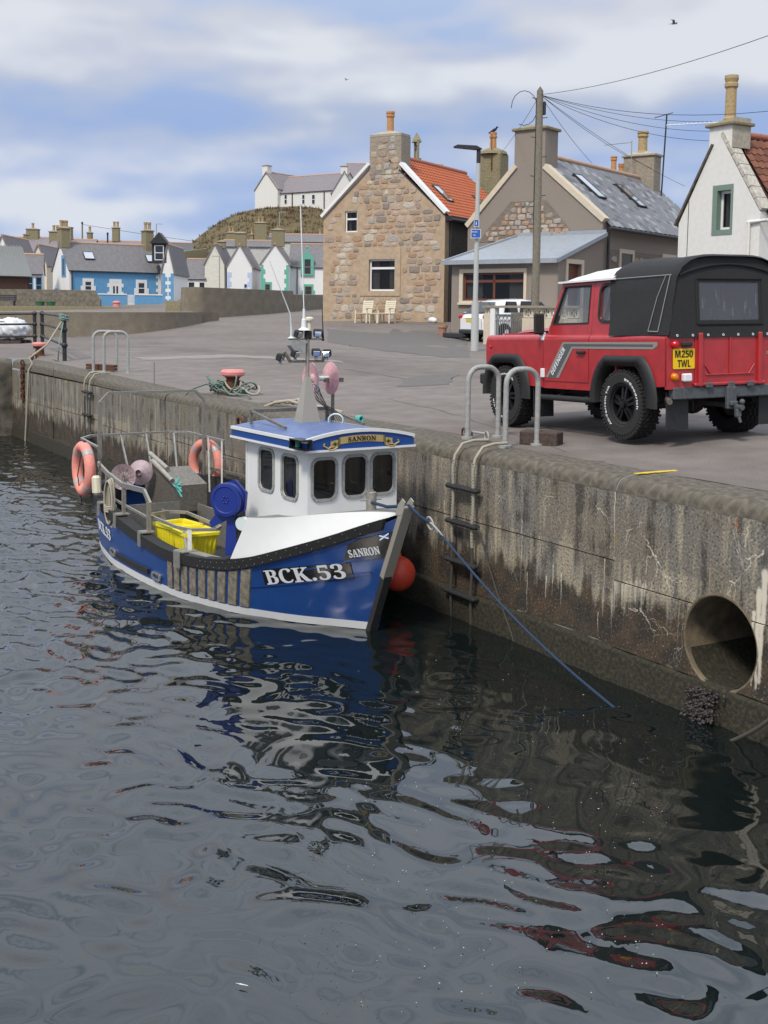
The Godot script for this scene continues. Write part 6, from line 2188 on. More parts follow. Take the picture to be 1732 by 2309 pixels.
func lay_slates(parent: Node3D, xf: Transform3D, ln: float, sl: float, w: float, ex: float, mats: Array, seed_: int, cuts := []):
	var rg := RandomNumberGenerator.new()
	rg.seed = seed_
	var mb := MB.new()
	mb.box(Vector3.ZERO, V(w * .96, ex * 1.3, .028))
	var mesh := mb.mesh()
	var rest := {}
	var rows := int(sl / ex)
	var count := 0
	for j in rows:
		var n := int(ln / w)
		for i in n + 1:
			var x := (i + (0.5 if j % 2 else 0.0)) * w
			if x > ln - w * .3: continue
			var y := (j + .5) * ex
			var hid := false
			for c in cuts:
				if x > c[0] and x < c[2] and y > c[1] and y < c[3]: hid = true
			if hid: continue
			var k := rg.randi() % mats.size()
			if rg.randf() < .45: k = 1
			var t := xf * Transform3D(Basis(V(1, 0, 0), .06) * Basis(V(0, 0, 1), rg.randf_range(-.012, .012)), V(x + rg.randf_range(-.006, .006), y, .022 + rg.randf_range(0, .006)))
			if count < 300:
				var o := shared("slate", mesh, mats[k], parent)
				o.transform = t
				count += 1
			else:
				if not rest.has(k): rest[k] = MB.new()
				rest[k].add(mb, t)
	for k in rest: part("slates", rest[k], mats[k], parent).set_meta("kind", "stuff")

func skylight(parent: Node3D, xf: Transform3D, x0: float, y0: float, x1: float, y1: float):
	var mb := MB.new()
	ring(mb, rect(x0, y0, x1, y1), rect(x0 + .05, y0 + .05, x1 - .05, y1 - .05), .10, xf * Transform3D(Basis(), V(0, 0, .02)))
	var s := part("skylight", mb, M.iron, parent)
	mb = MB.new()
	mb.box(xf * V((x0 + x1) / 2, (y0 + y1) / 2, .105), V(x1 - x0 - .09, y1 - y0 - .09, .01), xf.basis)
	part("pane", mb, M.sky_pane, s)

func chimney(parent: Node3D, c: Vector3, sx: float, sz: float, h: float, m: Material, cap: Material, pots: Array, pot_mat: Material, lip := 0.06, turn := Basis()):
	var mb := MB.new()
	mb.box(c + V(0, h / 2, 0), V(sx, h, sz), turn)
	var ch := part("chimney", mb, m, parent)
	mb = MB.new()
	mb.bbox(c + V(0, h + .05, 0), V(sx + lip * 2, .11, sz + lip * 2), .02, turn)
	var t := h + .10
	var A := [V(-1, 0, 1), V(1, 0, 1), V(1, 0, -1), V(-1, 0, -1)]
	for k in 4:
		var p: Vector3 = A[k]
		var q: Vector3 = A[(k + 1) % 4]
		mb.quad(c + turn * (p * V(sx / 2, 0, sz / 2)) + V(0, t, 0), c + turn * (q * V(sx / 2, 0, sz / 2)) + V(0, t, 0), c + turn * (q * V(sx * .2, 0, sz * .2)) + V(0, t + .14, 0), c + turn * (p * V(sx * .2, 0, sz * .2)) + V(0, t + .14, 0))
	mb.box(c + V(0, t + .12, 0), V(sx * .4, .03, sz * .4), turn)
	part("cap", mb, cap, ch)
	for p in pots:   # [x, z, height, radius]
		mb = MB.new()
		var r: float = p[3]
		var ph: float = p[2]
		mb.lathe([Vector2(r * 1.25, 0), Vector2(r * 1.2, ph * .08), Vector2(r, ph * .12), Vector2(r * .95, ph * .72), Vector2(r * 1.2, ph * .76), Vector2(r * 1.2, ph * .82), Vector2(r * 1.05, ph * .85), Vector2(r * 1.25, ph * .93), Vector2(r * 1.2, ph), Vector2(r * .85, ph), Vector2(r * .8, ph * .8)], 14, Transform3D(Basis(), c + turn * V(p[0], 0, p[1]) + V(0, t + .06, 0)))
		part("chimney_pot", mb, pot_mat, ch)

func stone_meshes(seed_: int, count: int) -> Array:
	var rg := RandomNumberGenerator.new()
	rg.seed = seed_
	var out := []
	for v in count:
		var mb := MB.new()
		var n := rg.randi_range(7, 9)
		var ring_ := []; var inn := []
		for k in n:
			var a := TAU * k / n + rg.randf_range(-.16, .16)
			var sx := cos(a); var sy := sin(a)
			var q := maxf(absf(sx), absf(sy))
			var r := lerpf(1.0, 1.0 / q, .86) * rg.randf_range(.44, .51)
			ring_.append(V(sx * r, sy * r, -.02))
			inn.append(V(sx * r * .82, sy * r * .80, .030 + rg.randf_range(-.010, .012)))
		var c := V(rg.randf_range(-.1, .1), rg.randf_range(-.1, .1), .040)
		for k in n:
			var j := (k + 1) % n
			mb.quad(ring_[k], ring_[j], inn[j], inn[k])
			mb.tri(inn[k], inn[j], c)
		out.append(mb.mesh())
	return out

func rubble(parent: Node3D, outline: PackedVector2Array, avoid: Array, mats: Array, seed_: int, hmin: float, hmax: float, wmin: float, wmax: float, gap: float, xf := Transform3D(), depth := 1.0, keep := 1.0):
	# irregular courses of rounded stones standing proud of the mortar
	var rg := RandomNumberGenerator.new()
	rg.seed = seed_
	var meshes := stone_meshes(seed_ + 1, 10)
	var lo := Vector2.INF; var hi := -Vector2.INF
	for p in outline: lo = lo.min(p); hi = hi.max(p)
	var y := lo.y
	var made := 0
	var rest := {}
	while y < hi.y:
		var h := rg.randf_range(hmin, hmax)
		var x := lo.x + rg.randf_range(-.2, 0)
		while x < hi.x:
			var w := rg.randf_range(wmin, wmax)
			var hh := h * rg.randf_range(.9, 1.12)
			var c := Vector2(x + w / 2, y + h / 2 + rg.randf_range(-.03, .03))
			x += w + gap * rg.randf_range(.5, 1.6)
			if rg.randf() > keep: continue
			var ok := true
			for e in [Vector2(-.46, -.4), Vector2(.46, -.4), Vector2(.46, .4), Vector2(-.46, .4)]:
				if not Geometry2D.is_point_in_polygon(c + e * Vector2(w, hh), outline): ok = false
				for a in avoid:
					if Geometry2D.is_point_in_polygon(c + e * Vector2(w * 1.1, hh * 1.1), a): ok = false
			for a in avoid:
				if Geometry2D.is_point_in_polygon(c, a): ok = false
			if not ok: continue
			var mk := rg.randi() % mats.size()
			var mh: ArrayMesh = meshes[rg.randi() % meshes.size()]
			var t := xf * Transform3D(Basis(V(0, 0, 1), rg.randf_range(-.08, .08)) * Basis.from_scale(V(w, hh, depth * rg.randf_range(.6, 1.2))), V(c.x, c.y, 0))
			made += 1
			if made <= 300:
				var s := shared("stone", mh, mats[mk], parent)
				s.transform = t
			else:
				if not rest.has(mk): rest[mk] = MB.new()
				var arr := mh.surface_get_arrays(0)
				var src := MB.new()
				src.v = arr[Mesh.ARRAY_VERTEX]; src.n = arr[Mesh.ARRAY_NORMAL]; src.ix = arr[Mesh.ARRAY_INDEX]
				rest[mk].add(src, t)
		y += h + gap * .2
	for k in rest: part("stones", rest[k], mats[k], parent).set_meta("kind", "stuff")

func make_near_houses():
	stone_house()
	grey_house()
	white_house()

func stone_house():
	var pl := at(728, 724, 51)
	var pr := at(1000, 727, 48)
	var base := minf(pl.y, pr.y) - 0.05
	var o := frame_thing("stone_cottage", "tan rubble stone cottage with orange pantile roof and white skews", "house", pl, pr, base)
	var w := Vector2(pr.x - pl.x, pr.z - pl.z).length()
	var L := func(px: float, py: float) -> Vector3: return on_node(o, px, py)
	var he: float = L.call(728, 492).y
	var her: float = L.call(1000, 483).y
	var apex: Vector3 = L.call(869, 352)
	var ln := 7.6
	var a: Vector3 = L.call(832, 656); var b: Vector3 = L.call(891, 584)
	var c: Vector3 = L.call(778, 524); var d: Vector3 = L.call(806, 475)
	var big := rect(a.x, a.y, b.x, b.y)
	var small := rect(c.x, c.y, d.x, d.y)
	shell(o, w, he, apex.y, ln, M.dark_stone, [big, small], .4, apex.x, her, M.mortar)
	var m0: Vector3 = L.call(812, 667); var m1: Vector3 = L.call(904, 560)
	var mb := MB.new()
	ring(mb, rect(m0.x, m0.y, m1.x, m1.y), big, .03, Transform3D(Basis(), V(0, 0, .001)))
	part("window_margin", mb, M.margin_tan, o)
	window_set(o, a.x, a.y, b.x, b.y, M.white_frame, [["h", .72]], Transform3D(), .12, .5, .07)
	window_set(o, c.x, c.y, d.x, d.y, M.white_frame, [["h", .62]], Transform3D(), .10, .4, .06)
	var chl: Vector3 = L.call(834, 372); var chr_: Vector3 = L.call(905, 372)
	var outline := P2([.06, .15, w - .12, .15, w - .08, her - .1, chr_.x + .1, chr_.y - .2, chr_.x - .05, chr_.y + .3, chl.x + .05, chl.y + .3, chl.x - .1, chl.y - .2, .06, he - .1])
	rubble(o, outline, [rect(m0.x - .05, m0.y - .05, m1.x + .05, m1.y + .05), rect(c.x - .1, c.y - .12, d.x + .1, d.y + .1)], M.stones, 501, .17, .34, .22, .62, .02, Transform3D(), .75, .97)
	# roof: pantiles on the right slope, plain on the left
	var e_r := V(w + .18, her - .12, 0.0)
	var up := V(apex.x, apex.y + .06, 0.0)
	var xf := slope_frame(V(e_r.x, e_r.y, .02), V(up.x, up.y, .02), V(0, 0, -1))
	xf.basis = Basis(V(0, 0, -1), xf.basis.y, V(0, 0, -1).cross(xf.basis.y))
	var sl := e_r.distance_to(up)
	mb = MB.new()
	mb.box(xf * V(ln / 2, sl / 2, -.05 * signf(xf.basis.z.y)), V(ln, sl, .06), xf.basis)
	part("roof_deck", mb, M.iron, o)
	var zdir := signf(xf.basis.z.y)
	var rows := 17
	for j in rows:   # courses of interlocking pantiles
		mb = MB.new()
		var pa := []; var pb := []; var pc := []
		var nn := int(ln / .24) * 6
		for i in nn + 1:
			var u := float(i) / nn * ln
			var ph := fmod(u / .24, 1.0)
			var hgt := .030 + .028 * sin(ph * TAU) + (.010 if ph > .5 else 0.0)
			pa.append(xf * V(u, sl * j / rows - .03, zdir * (hgt + .035)))
			pb.append(xf * V(u, sl * (j + 1.0) / rows, zdir * (hgt + .004)))
			pc.append(xf * V(u, sl * j / rows - .03, zdir * (hgt + .005)))
		mb.grid([pa, pb] if zdir > 0 else [pb, pa])
		mb.grid([pc, pa] if zdir > 0 else [pa, pc], false)
		part("tile_course", mb, M.pantile, o)
	mb = MB.new()
	for k in 16:
		var z0 := -ln * k / 16.0
		mb.tube([V(up.x, up.y + .03, z0), V(up.x, up.y + .03, z0 - ln / 16.0 * .98)], .13, 10)
	part("ridge", mb, M.pantile_ridge, o)
	# skylights
	for q in [[.95, .28, 1.05, .54], [4.6, .28, 4.7, .50]]:
		skylight(o, xf if zdir > 0 else Transform3D(Basis(xf.basis.x, xf.basis.y, -xf.basis.z), xf.origin), q[0] + .5, sl * q[1], q[2] + 1.0, sl * q[3])
	var le := V(-.12, he - .08, 0)
	mb = MB.new()
	var xl := slope_frame(V(le.x, le.y, -.4), V(up.x, up.y, -.4), V(0, 0, -1))
	mb.box(xl * V(ln / 2 - .2, le.distance_to(up) / 2 - .04, 0), V(ln - .4, le.distance_to(up) - .08, .10), xl.basis)
	part("rear_roof", mb, M.pantile, o)
	# skews
	for q in [[V(chr_.x + .0, chr_.y - .02, .05), V(w + .06, her - .03, .05)], [V(chl.x, chl.y - .05, .05), V(-.06, he - .03, .05)]]:
		mb = MB.new()
		mb.bar(q[0] + V(0, .09, -.12), q[1] + V(0, .09, -.12), .40, .13, V(0, 1, 0))
		part("skew", mb, M.white_paint, o)
	# chimney
	var ct: Vector3 = L.call(868, 306)
	var cw := chr_.x - chl.x
	chimney(o, V((chl.x + chr_.x) / 2, apex.y - .75, -.38), cw, .80, ct.y - apex.y + .72, M.cope_stone, M.pale_concrete, [[0, 0, .92, .15]], M.clay_pot, .0)
	rubble(o, rect(chl.x + .02, apex.y - .6, chr_.x - .02, ct.y - .05), [], M.stones.slice(0, 4), 505, .2, .3, .25, .45, .06, Transform3D(Basis(), V(0, 0, .02)), .7)
	# eaves gutter, downpipe
	mb = MB.new()
	mb.tube([V(w + .30, her - .22, .05), V(w + .30, her - .22, -ln)], .07, 8)
	mb.tube([V(w + .12, her - .3, -.35), V(w + .10, .0, -.35)], .05, 8)
	mb.box(V(w + .15, her - .16, -ln / 2), V(.3, .2, ln))
	part("gutter", mb, M.iron, o)

func grey_house():
	var pr := place((1349.0 - PCX) / FOC * 43.5, 43.5)
	var pl := place((1048.0 - PCX) / FOC * 47.1, 47.1)
	var base := 0.95
	var o := frame_thing("roughcast_cottage", "grey roughcast cottage with slate roof, stone panel and flat grey porch roof", "house", pl, pr, base)
	var w := pl.distance_to(pr)
	var L := func(px: float, py: float) -> Vector3: return on_node(o, px, py)
	var her: float = L.call(1349, 503).y
	var he := her
	var apex: Vector3 = L.call(1194, 348)
	var ln := 10.6
	shell(o, w, he, apex.y, ln, M.roughcast, [], .4, apex.x, her)
	# rubble panel in the gable
	var z4 := func(x: float, y: float) -> Vector3: return L.call(980 + x / 2.9625, 180 + y / 2.9625)
	var pts := PackedVector2Array()
	for q in [[300, 1085], [345, 1010], [510, 815], [750, 805], [915, 1010], [925, 1060], [700, 1075]]:
		var p: Vector3 = z4.call(q[0], q[1])
		pts.append(Vector2(p.x, p.y))
	pts.reverse()
	var mb := MB.new()
	mb.prism(pts, .012, Transform3D(Basis(), V(0, 0, .002)))
	part("stone_panel", mb, M.old_mortar, o)
	rubble(o, pts, [], M.stones, 511, .13, .28, .16, .42, .015, Transform3D(Basis(), V(0, 0, .014)), .9)
	# cream skews
	var chl: Vector3 = L.call(1163, 380); var chr_: Vector3 = L.call(1228, 380)
	for q in [[V(chr_.x, chr_.y, 0), V(w + .05, her, 0)], [V(chl.x, chl.y, 0), V(-.05, he, 0)]]:
		mb = MB.new()
		mb.bar(q[0] + V(0, .10, -.14), q[1] + V(0, .10, -.14), .42, .20, V(0, 1, 0))
		part("skew", mb, M.margin, o)
	# chimney stack, broad, no pots
	var ct: Vector3 = L.call(1205, 292)
	var c0: Vector3 = L.call(1160, 330); var c1: Vector3 = L.call(1229, 330)
	chimney(o, V((c0.x + c1.x) / 2, apex.y - .9, -.52), c1.x - c0.x, 1.0, ct.y - apex.y + .9, M.roughcast, M.lichen_stone, [], M.buff_pot, .10)
	# roof slope to the right with slates
	var e_r := V(w + .22, her - .10, 0)
	var up := V(apex.x, apex.y + .04, 0)
	var y := (up - e_r).normalized()
	var xf := Transform3D(Basis(V(0, 0, -1), y, V(0, 0, -1).cross(y)), e_r + V(0, 0, -.38))
	if xf.basis.z.y < 0: xf.basis.z = -xf.basis.z
	var sl := e_r.distance_to(up)
	mb = MB.new()
	mb.box(xf * V(ln / 2, sl / 2, -.03), V(ln, sl, .05), xf.basis)
	part("roof_deck", mb, M.iron, o)
	var sk := [[1.55, .42, 2.25, .76], [5.2, .40, 5.9, .74]]
	var cuts := []
	for q in sk: cuts.append([q[0] - .1, sl * q[1], q[2] + .1, sl * q[3]])
	lay_slates(o, xf, ln, sl, .36, .245, M.slates, 521, cuts)
	for q in sk: skylight(o, xf, q[0], sl * q[1], q[2], sl * q[3])
	var yl := (up - V(-.2, he - .1, 0)).normalized()
	var xl := Transform3D(Basis(V(0, 0, -1), yl, V(0, 0, -1).cross(yl)), V(-.2, he - .1, -.4))
	mb = MB.new()
	var sll := up.distance_to(V(-.2, he - .1, 0)) - .08
	mb.box(xl * V(ln / 2 - .2, sll / 2, 0), V(ln - .4, sll, .08), xl.basis)
	part("rear_roof", mb, M.far_slate, o)
	mb = MB.new()
	for k in 22:
		var z0 := -.6 - (ln - .6) * k / 22.0
		mb.tube([V(up.x, up.y + .05, z0), V(up.x, up.y + .05, z0 - (ln - .6) / 22.0 * .97)], .12, 8)
	part("ridge", mb, M.ridge_tile, o)
	# side wall details: eaves gutter with brackets, downpipe, rubble base and openings
	mb = MB.new()
	mb.tube([V(w + .30, her - .2, .0), V(w + .30, her - .2, -ln)], .065, 8)
	for k in 22: mb.box(V(w + .27, her - .16, -.3 - k * .47), V(.16, .12, .05))
	mb.tube([V(w + .10, her - .25, -.30), V(w + .10, 0, -.30)], .055, 8)
	part("gutter", mb, M.iron, o)
	var sx := Transform3D(Basis(V(0, 0, -1), V(0, 1, 0), V(1, 0, 0)), V(w + .002, 0, 0))
	mb = MB.new()
	mb.prism(rect(.4, -.5, ln, 3.05), .014, sx)
	part("stone_panel", mb, M.old_mortar, o)
	var wins := []
	for q in [[1398, 1424], [1494, 1519]]: wins.append([-on_plane_x(o, q[0], 590, w).z, 1.3, -on_plane_x(o, q[1], 590, w).z, 2.95])
	var av := []
	for q in wins: av.append(rect(q[0] - .2, q[1] - .2, q[2] + .2, q[3] + .2))
	rubble(o, rect(.5, .9, 10.0, 3.05), av, M.stones, 514, .2, .42, .25, .6, .05, sx * Transform3D(Basis(), V(0, 0, .016)), .9)
	for q in wins:
		mb = MB.new()
		ring(mb, rect(q[0] - .14, q[1] - .14, q[2] + .14, q[3] + .16), rect(q[0], q[1], q[2], q[3]), .06, sx * Transform3D(Basis(), V(0, 0, .005)))
		part("window_margin", mb, M.margin, o)
		mb = MB.new()
		mb.prism(rect(q[0], q[1], q[2], q[3]), .02, sx * Transform3D(Basis(), V(0, 0, .004)))
		part("pane", mb, M.pane, o)
	# far gable chimney and extras
	chimney(o, V(apex.x, apex.y - .7, -ln + .35), 1.5, .75, 1.75, M.cope_stone, M.pale_concrete, [[0.0, 0, 1.0, .21]], M.buff_pot, .08)
	chimney(o, V(apex.x - .3, apex.y - .7, -ln + 2.6), .5, .5, .7, M.cope_stone, M.pale_concrete, [[-.02, 0, .7, .12]], M.clay_pot, .0)
	chimney(o, V(apex.x - .3, apex.y - .7, -ln + 1.9), .4, .4, .6, M.cope_stone, M.pale_concrete, [[.0, 0, .55, .11]], M.clay_pot, .0)
	# television aerials
	mb = MB.new()
	var ap := V(apex.x + .95, 0, -ln + .3)
	mb.tube([ap + V(0, apex.y - .9, 0), ap + V(.15, apex.y + 2.9, 0)], .035, 6); mb.tube([ap + V(-.35, apex.y + 2.75, .2), ap + V(.4, apex.y + 2.95, -.1)], .02, 5)
	part("aerial_mast", mb, M.iron, o)
	mb = MB.new()
	var aq := V(apex.x - .1, apex.y, -ln + 1.3)
	mb.tube([aq, aq + V(0, 1.7, 0)], .022, 6); mb.tube([aq + V(0, 1.62, 0), aq + V(-.9, 1.45, .9)], .016, 5)
	for k in 7:
		var p := aq + V(0, 1.62, 0).lerp(V(-.9, 1.45, .9), .2 + k * .12)
		mb.tube([p + V(-.1, 0, -.1), p + V(.1, 0, .1)], .008, 4)
	part("aerial", mb, M.galv, o)
	# porch: roughcast box with a lead roof rising to the gable
	var x0 := w - 4.42
	var x1 := w + .05
	var zf := 3.46
	var fr := func(px: float, py: float) -> Vector3: return on_node(o, px, py, zf)
	var top: float = fr.call(1125, 590).y
	var ma: Vector3 = fr.call(1035.7, 684); var mbv: Vector3 = fr.call(1189, 604.6)
	var wa: Vector3 = fr.call(1044, 678); var wb: Vector3 = fr.call(1182.5, 613.7)
	mb = MB.new()
	holed_wall(mb, rect(x0, -.6, x1, top), [rect(wa.x, wa.y, wb.x, wb.y)], .28, Transform3D(Basis(), V(0, 0, zf - .28)))
	part("porch_wall", mb, M.roughcast, o)
	var gr: float = L.call(1345, 531).y
	var sidew := Transform3D(Basis(V(0, 0, -1), V(0, 1, 0), V(1, 0, 0)), V(x1 - .28, 0, zf - .28))
	var da := V(0, 0, 0)
	var dpx := on_plane_x(o, 1275, 583, x1); var dpx2 := on_plane_x(o, 1312, 700, x1)
	var dx0 := zf - .28 - dpx.z
	var dx1 := zf - .28 - dpx2.z
	mb = MB.new()
	holed_wall(mb, P2([0, -.6, zf - .28, -.6, zf - .28, gr, 0, top]), [rect(dx0 + .16, -.5, dx1 - .16, dpx.y - .16)], .28, sidew)
	part("porch_wall", mb, M.roughcast, o)
	mb = MB.new()
	mb.prism(P2([0, -.6, zf - .28, -.6, zf - .28, gr, 0, top]), .28, Transform3D(Basis(V(0, 0, -1), V(0, 1, 0), V(1, 0, 0)), V(x0, 0, zf - .28)))
	part("porch_wall", mb, M.roughcast, o)
	mb = MB.new()
	ring(mb, rect(ma.x, ma.y, mbv.x, mbv.y), rect(wa.x, wa.y, wb.x, wb.y), .04, Transform3D(Basis(), V(0, 0, zf + .002)))
	mb.bbox(V((ma.x + mbv.x) / 2, ma.y - .02, zf + .05), V(mbv.x - ma.x + .05, .08, .14), .01)
	part("window_margin", mb, M.margin, o)
	window_set(o, wa.x, wa.y, wb.x, wb.y, M.brown_frame, [["h", .70], ["v", .5]], Transform3D(Basis(), V(0, 0, zf)), .10, .55, .075)
	mb = MB.new()
	ring(mb, rect(dx0, -.3, dx1, dpx.y), rect(dx0 + .16, -.3, dx1 - .16, dpx.y - .16), .05, sidew * Transform3D(Basis(), V(0, 0, .282)))
	part("door_margin", mb, M.margin, o)
	mb = MB.new()
	mb.prism(rect(dx0 + .14, -.5, dx1 - .14, dpx.y - .14), .05, sidew * Transform3D(Basis(), V(0, 0, .1)))
	part("door", mb, M.brown_frame, o)
	# lead roof: sheets with raised edge rolls
	var ra := V(x0 - .25, top + .02, zf + .28)
	var rb := V(x1 + .12, top + .02, zf + .28)
	var rc := V(x1 + .12, gr + .06, .02)
	var rd := V(x0 + .75, gr + .06, .02)
	mb = MB.new()
	mb.quad(ra, rb, rc, rd); mb.quad(ra + V(0, -.06, 0), rd + V(0, -.06, 0), rc + V(0, -.06, 0), rb + V(0, -.06, 0))
	var re := V(x0 - .25, gr - .35, .02)
	mb.tri(ra, rd, re)
	part("porch_roof", mb, M.lead, o)
	mb = MB.new()
	mb.bar(ra + V(0, -.03, 0), rb + V(0, -.03, 0), .10, .16); mb.bar(rb + V(0, -.02, 0), rc + V(0, -.02, 0), .10, .14); mb.bar(ra, rd + V(0, .02, 0), .12, .10)
	part("fascia", mb, M.lead, o)
	mb = MB.new()
	mb.box(V((rd.x + rc.x) / 2, gr + .10, .03), V(rc.x - rd.x, .2, .03))
	part("flashing", mb, M.lead, o)

func on_plane_x(o: Node3D, px: float, py: float, x: float) -> Vector3:
	var xf := o.transform
	return xf.affine_inverse() * hit(px, py, xf * Vector3(x, 0, 0), xf.basis.x)

func white_house():
	var pl := place((1518.0 - PCX) / FOC * 41.0, 41.0)
	var g := V(.53, 0, -.848)
	var s := 3.56
	var lx := (1518.0 - PCX) / FOC * 41.0
	var pr := place(lx + .53 * s, 41.0 - .848 * s)
	var o := frame_thing("white_cottage", "white harled cottage with brown tiled roof and sage green window margin", "house", pl, pr, 0.9)
	var w := pl.distance_to(pr)
	var L := func(px: float, py: float) -> Vector3: return on_node(o, px, py)
	var he: float = L.call(1516, 506).y
	var her: float = L.call(1700, 481).y
	var apex: Vector3 = L.call(1622, 300)
	var ln := 9.0
	var z5 := func(x: float, y: float) -> Vector3: return L.call(1340 + x / 4.232, 140 + y / 4.232)
	var ga: Vector3 = z5.call(1120, 1655); var gb: Vector3 = z5.call(1332, 1160)
	var wa: Vector3 = z5.call(1165, 1605); var wb: Vector3 = z5.call(1310, 1215)
	shell(o, w, he, apex.y, ln, M.white_harl, [rect(wa.x, wa.y, wb.x, wb.y)], .35, apex.x, her)
	var mb := MB.new()
	ring(mb, rect(ga.x, ga.y, gb.x, gb.y), rect(wa.x, wa.y, wb.x, wb.y), .02, Transform3D(Basis(), V(0, 0, .002)))
	ring(mb, rect(wa.x - .004, wa.y - .004, wb.x + .004, wb.y + .004), rect(wa.x + .004, wa.y + .004, wb.x - .004, wb.y - .004), .26, Transform3D(Basis(), V(0, 0, -.24)))
	part("window_margin", mb, M.sage, o)
	window_set(o, wa.x + .006, wa.y + .006, wb.x - .006, wb.y - .006, M.white_frame, [], Transform3D(), .22, .4, .09)
	# skew stones on the right rake
	var c1: Vector3 = z5.call(1290, 720); var c2: Vector3 = z5.call(1590, 1440)
	for k in 7:
		mb = MB.new()
		var a := V(apex.x + .12, apex.y - .05, 0).lerp(V(w + .05, her + .05, 0), k / 7.0 + .004)
		var b := V(apex.x + .12, apex.y - .05, 0).lerp(V(w + .05, her + .05, 0), (k + 1) / 7.0 - .004)
		mb.bar(a + V(0, .06, -.22), b + V(0, .06, -.22), .48, .12, V(0, 1, 0))
		part("skew_stone", mb, M.worn_cope, o)
	mb = MB.new()
	mb.bar(V(apex.x - .25, apex.y - .35, -.1), V(-.15, he - .05, -.1), .34, .07, V(0, 1, 0))
	part("verge", mb, M.dark_concrete, o)
	# chimney
	var t0: Vector3 = z5.call(1240, 590)
	chimney(o, V(apex.x + .05, apex.y - .5, -.45), 1.0, .85, t0.y - apex.y + .45, M.white_harl, M.lichen_stone, [[0, 0, 1.55, .19]], M.buff_pot, .12)
	mb = MB.new()
	mb.box(V(apex.x + .56, apex.y - .02, -.45), V(.04, 1.0, .86))
	part("chimney_side", mb, M.pale_concrete, o)
	# tiled slope
	var e_r := V(w + .25, her - .15, -.3)
	var up := V(apex.x, apex.y + .0, -.3)
	var y := (up - e_r).normalized()
	var xf := Transform3D(Basis(V(0, 0, -1), y, V(0, 0, -1).cross(y)), e_r)
	if xf.basis.z.y < 0: xf.basis.z = -xf.basis.z
	var sl := e_r.distance_to(up)
	mb = MB.new()
	mb.box(xf * V(ln / 2, sl / 2, -.04), V(ln, sl, .05), xf.basis)
	part("roof_deck", mb, M.shed_wood, o)
	var tile := MB.new()
	var ra := []; var rb := []; var rc := []
	for i in 9:
		var u := i / 8.0
		var hgt := .03 * cos(u * TAU) + .03
		ra.append(V((u - .5) * .33, -.19, hgt + .035)); rb.append(V((u - .5) * .33, .19, hgt)); rc.append(V((u - .5) * .33, -.19, hgt))
	tile.grid([ra, rb]); tile.grid([rc, ra], false)
	var tm := tile.mesh()
	var rg := RandomNumberGenerator.new()
	rg.seed = 4
	var n := 0
	for j in int(sl / .31):
		for i in 15:
			if n >= 300: break
			var q := shared("roof_tile", tm, M.brown_tiles[rg.randi() % 3], o)
			q.transform = xf * Transform3D(Basis(V(0, 0, 1), rg.randf_range(-.01, .01)), V(.5 + i * .325, (j + .5) * .31, .01 + rg.randf_range(0, .008)))
			n += 1
	mb = MB.new()
	for k in 10: mb.tube([V(up.x, up.y + .03, -.8 - k * .6), V(up.x, up.y + .03, -.8 - k * .6 - .57)], .13, 10)
	part("ridge", mb, M.pantile_ridge, o)
	var yl := (up - V(-.2, he - .1, -.1)).normalized()
	var xl := Transform3D(Basis(V(0, 0, -1), yl, V(0, 0, -1).cross(yl)), V(-.2, he - .1, -.15))
	mb = MB.new()
	mb.box(xl * V(ln / 2, up.distance_to(V(-.2, he - .1, -.3)) / 2, 0), V(ln, up.distance_to(V(-.2, he - .1, -.3)), .06), xl.basis)
	part("rear_roof", mb, M.brown_tiles[0], o)
	# gutter and downpipe on the corner, cables
	mb = MB.new()
	mb.tube([V(w - .45, her - .28, .06), V(w + .28, her - .26, .06), V(w + .28, her - .22, -ln)], .06, 8)
	mb.tube([V(w - .38, her - .28, .08), V(w - .38, .6, .08)], .05, 8)
	part("gutter", mb, M.white_harl, o)
	mb = MB.new()
	mb.tube([V(.45, he + .75, .01), V(.42, .8, .01)], .012, 5)
	mb.tube([V(.42, .95, .02), V(.5, 1.5, .03), V(.75, 1.75, .02)], .012, 5)
	part("cable", mb, M.dark_rope, o)
	mb = MB.new()
	var av := V(apex.x - .55, t0.y + .28, -.3)
	mb.tube([av + V(.4, -.15, 0), av + V(-1.6, -.05, .6)], .018, 5)
	for k in 12: mb.tube([av + V(.2 - k * .15, -.14 + k * .008, k * .05) + V(0, -.06, 0), av + V(.2 - k * .15, -.14 + k * .008, k * .05) + V(0, .06, 0)], .012, 4)
	part("aerial", mb, M.letter_white, o)

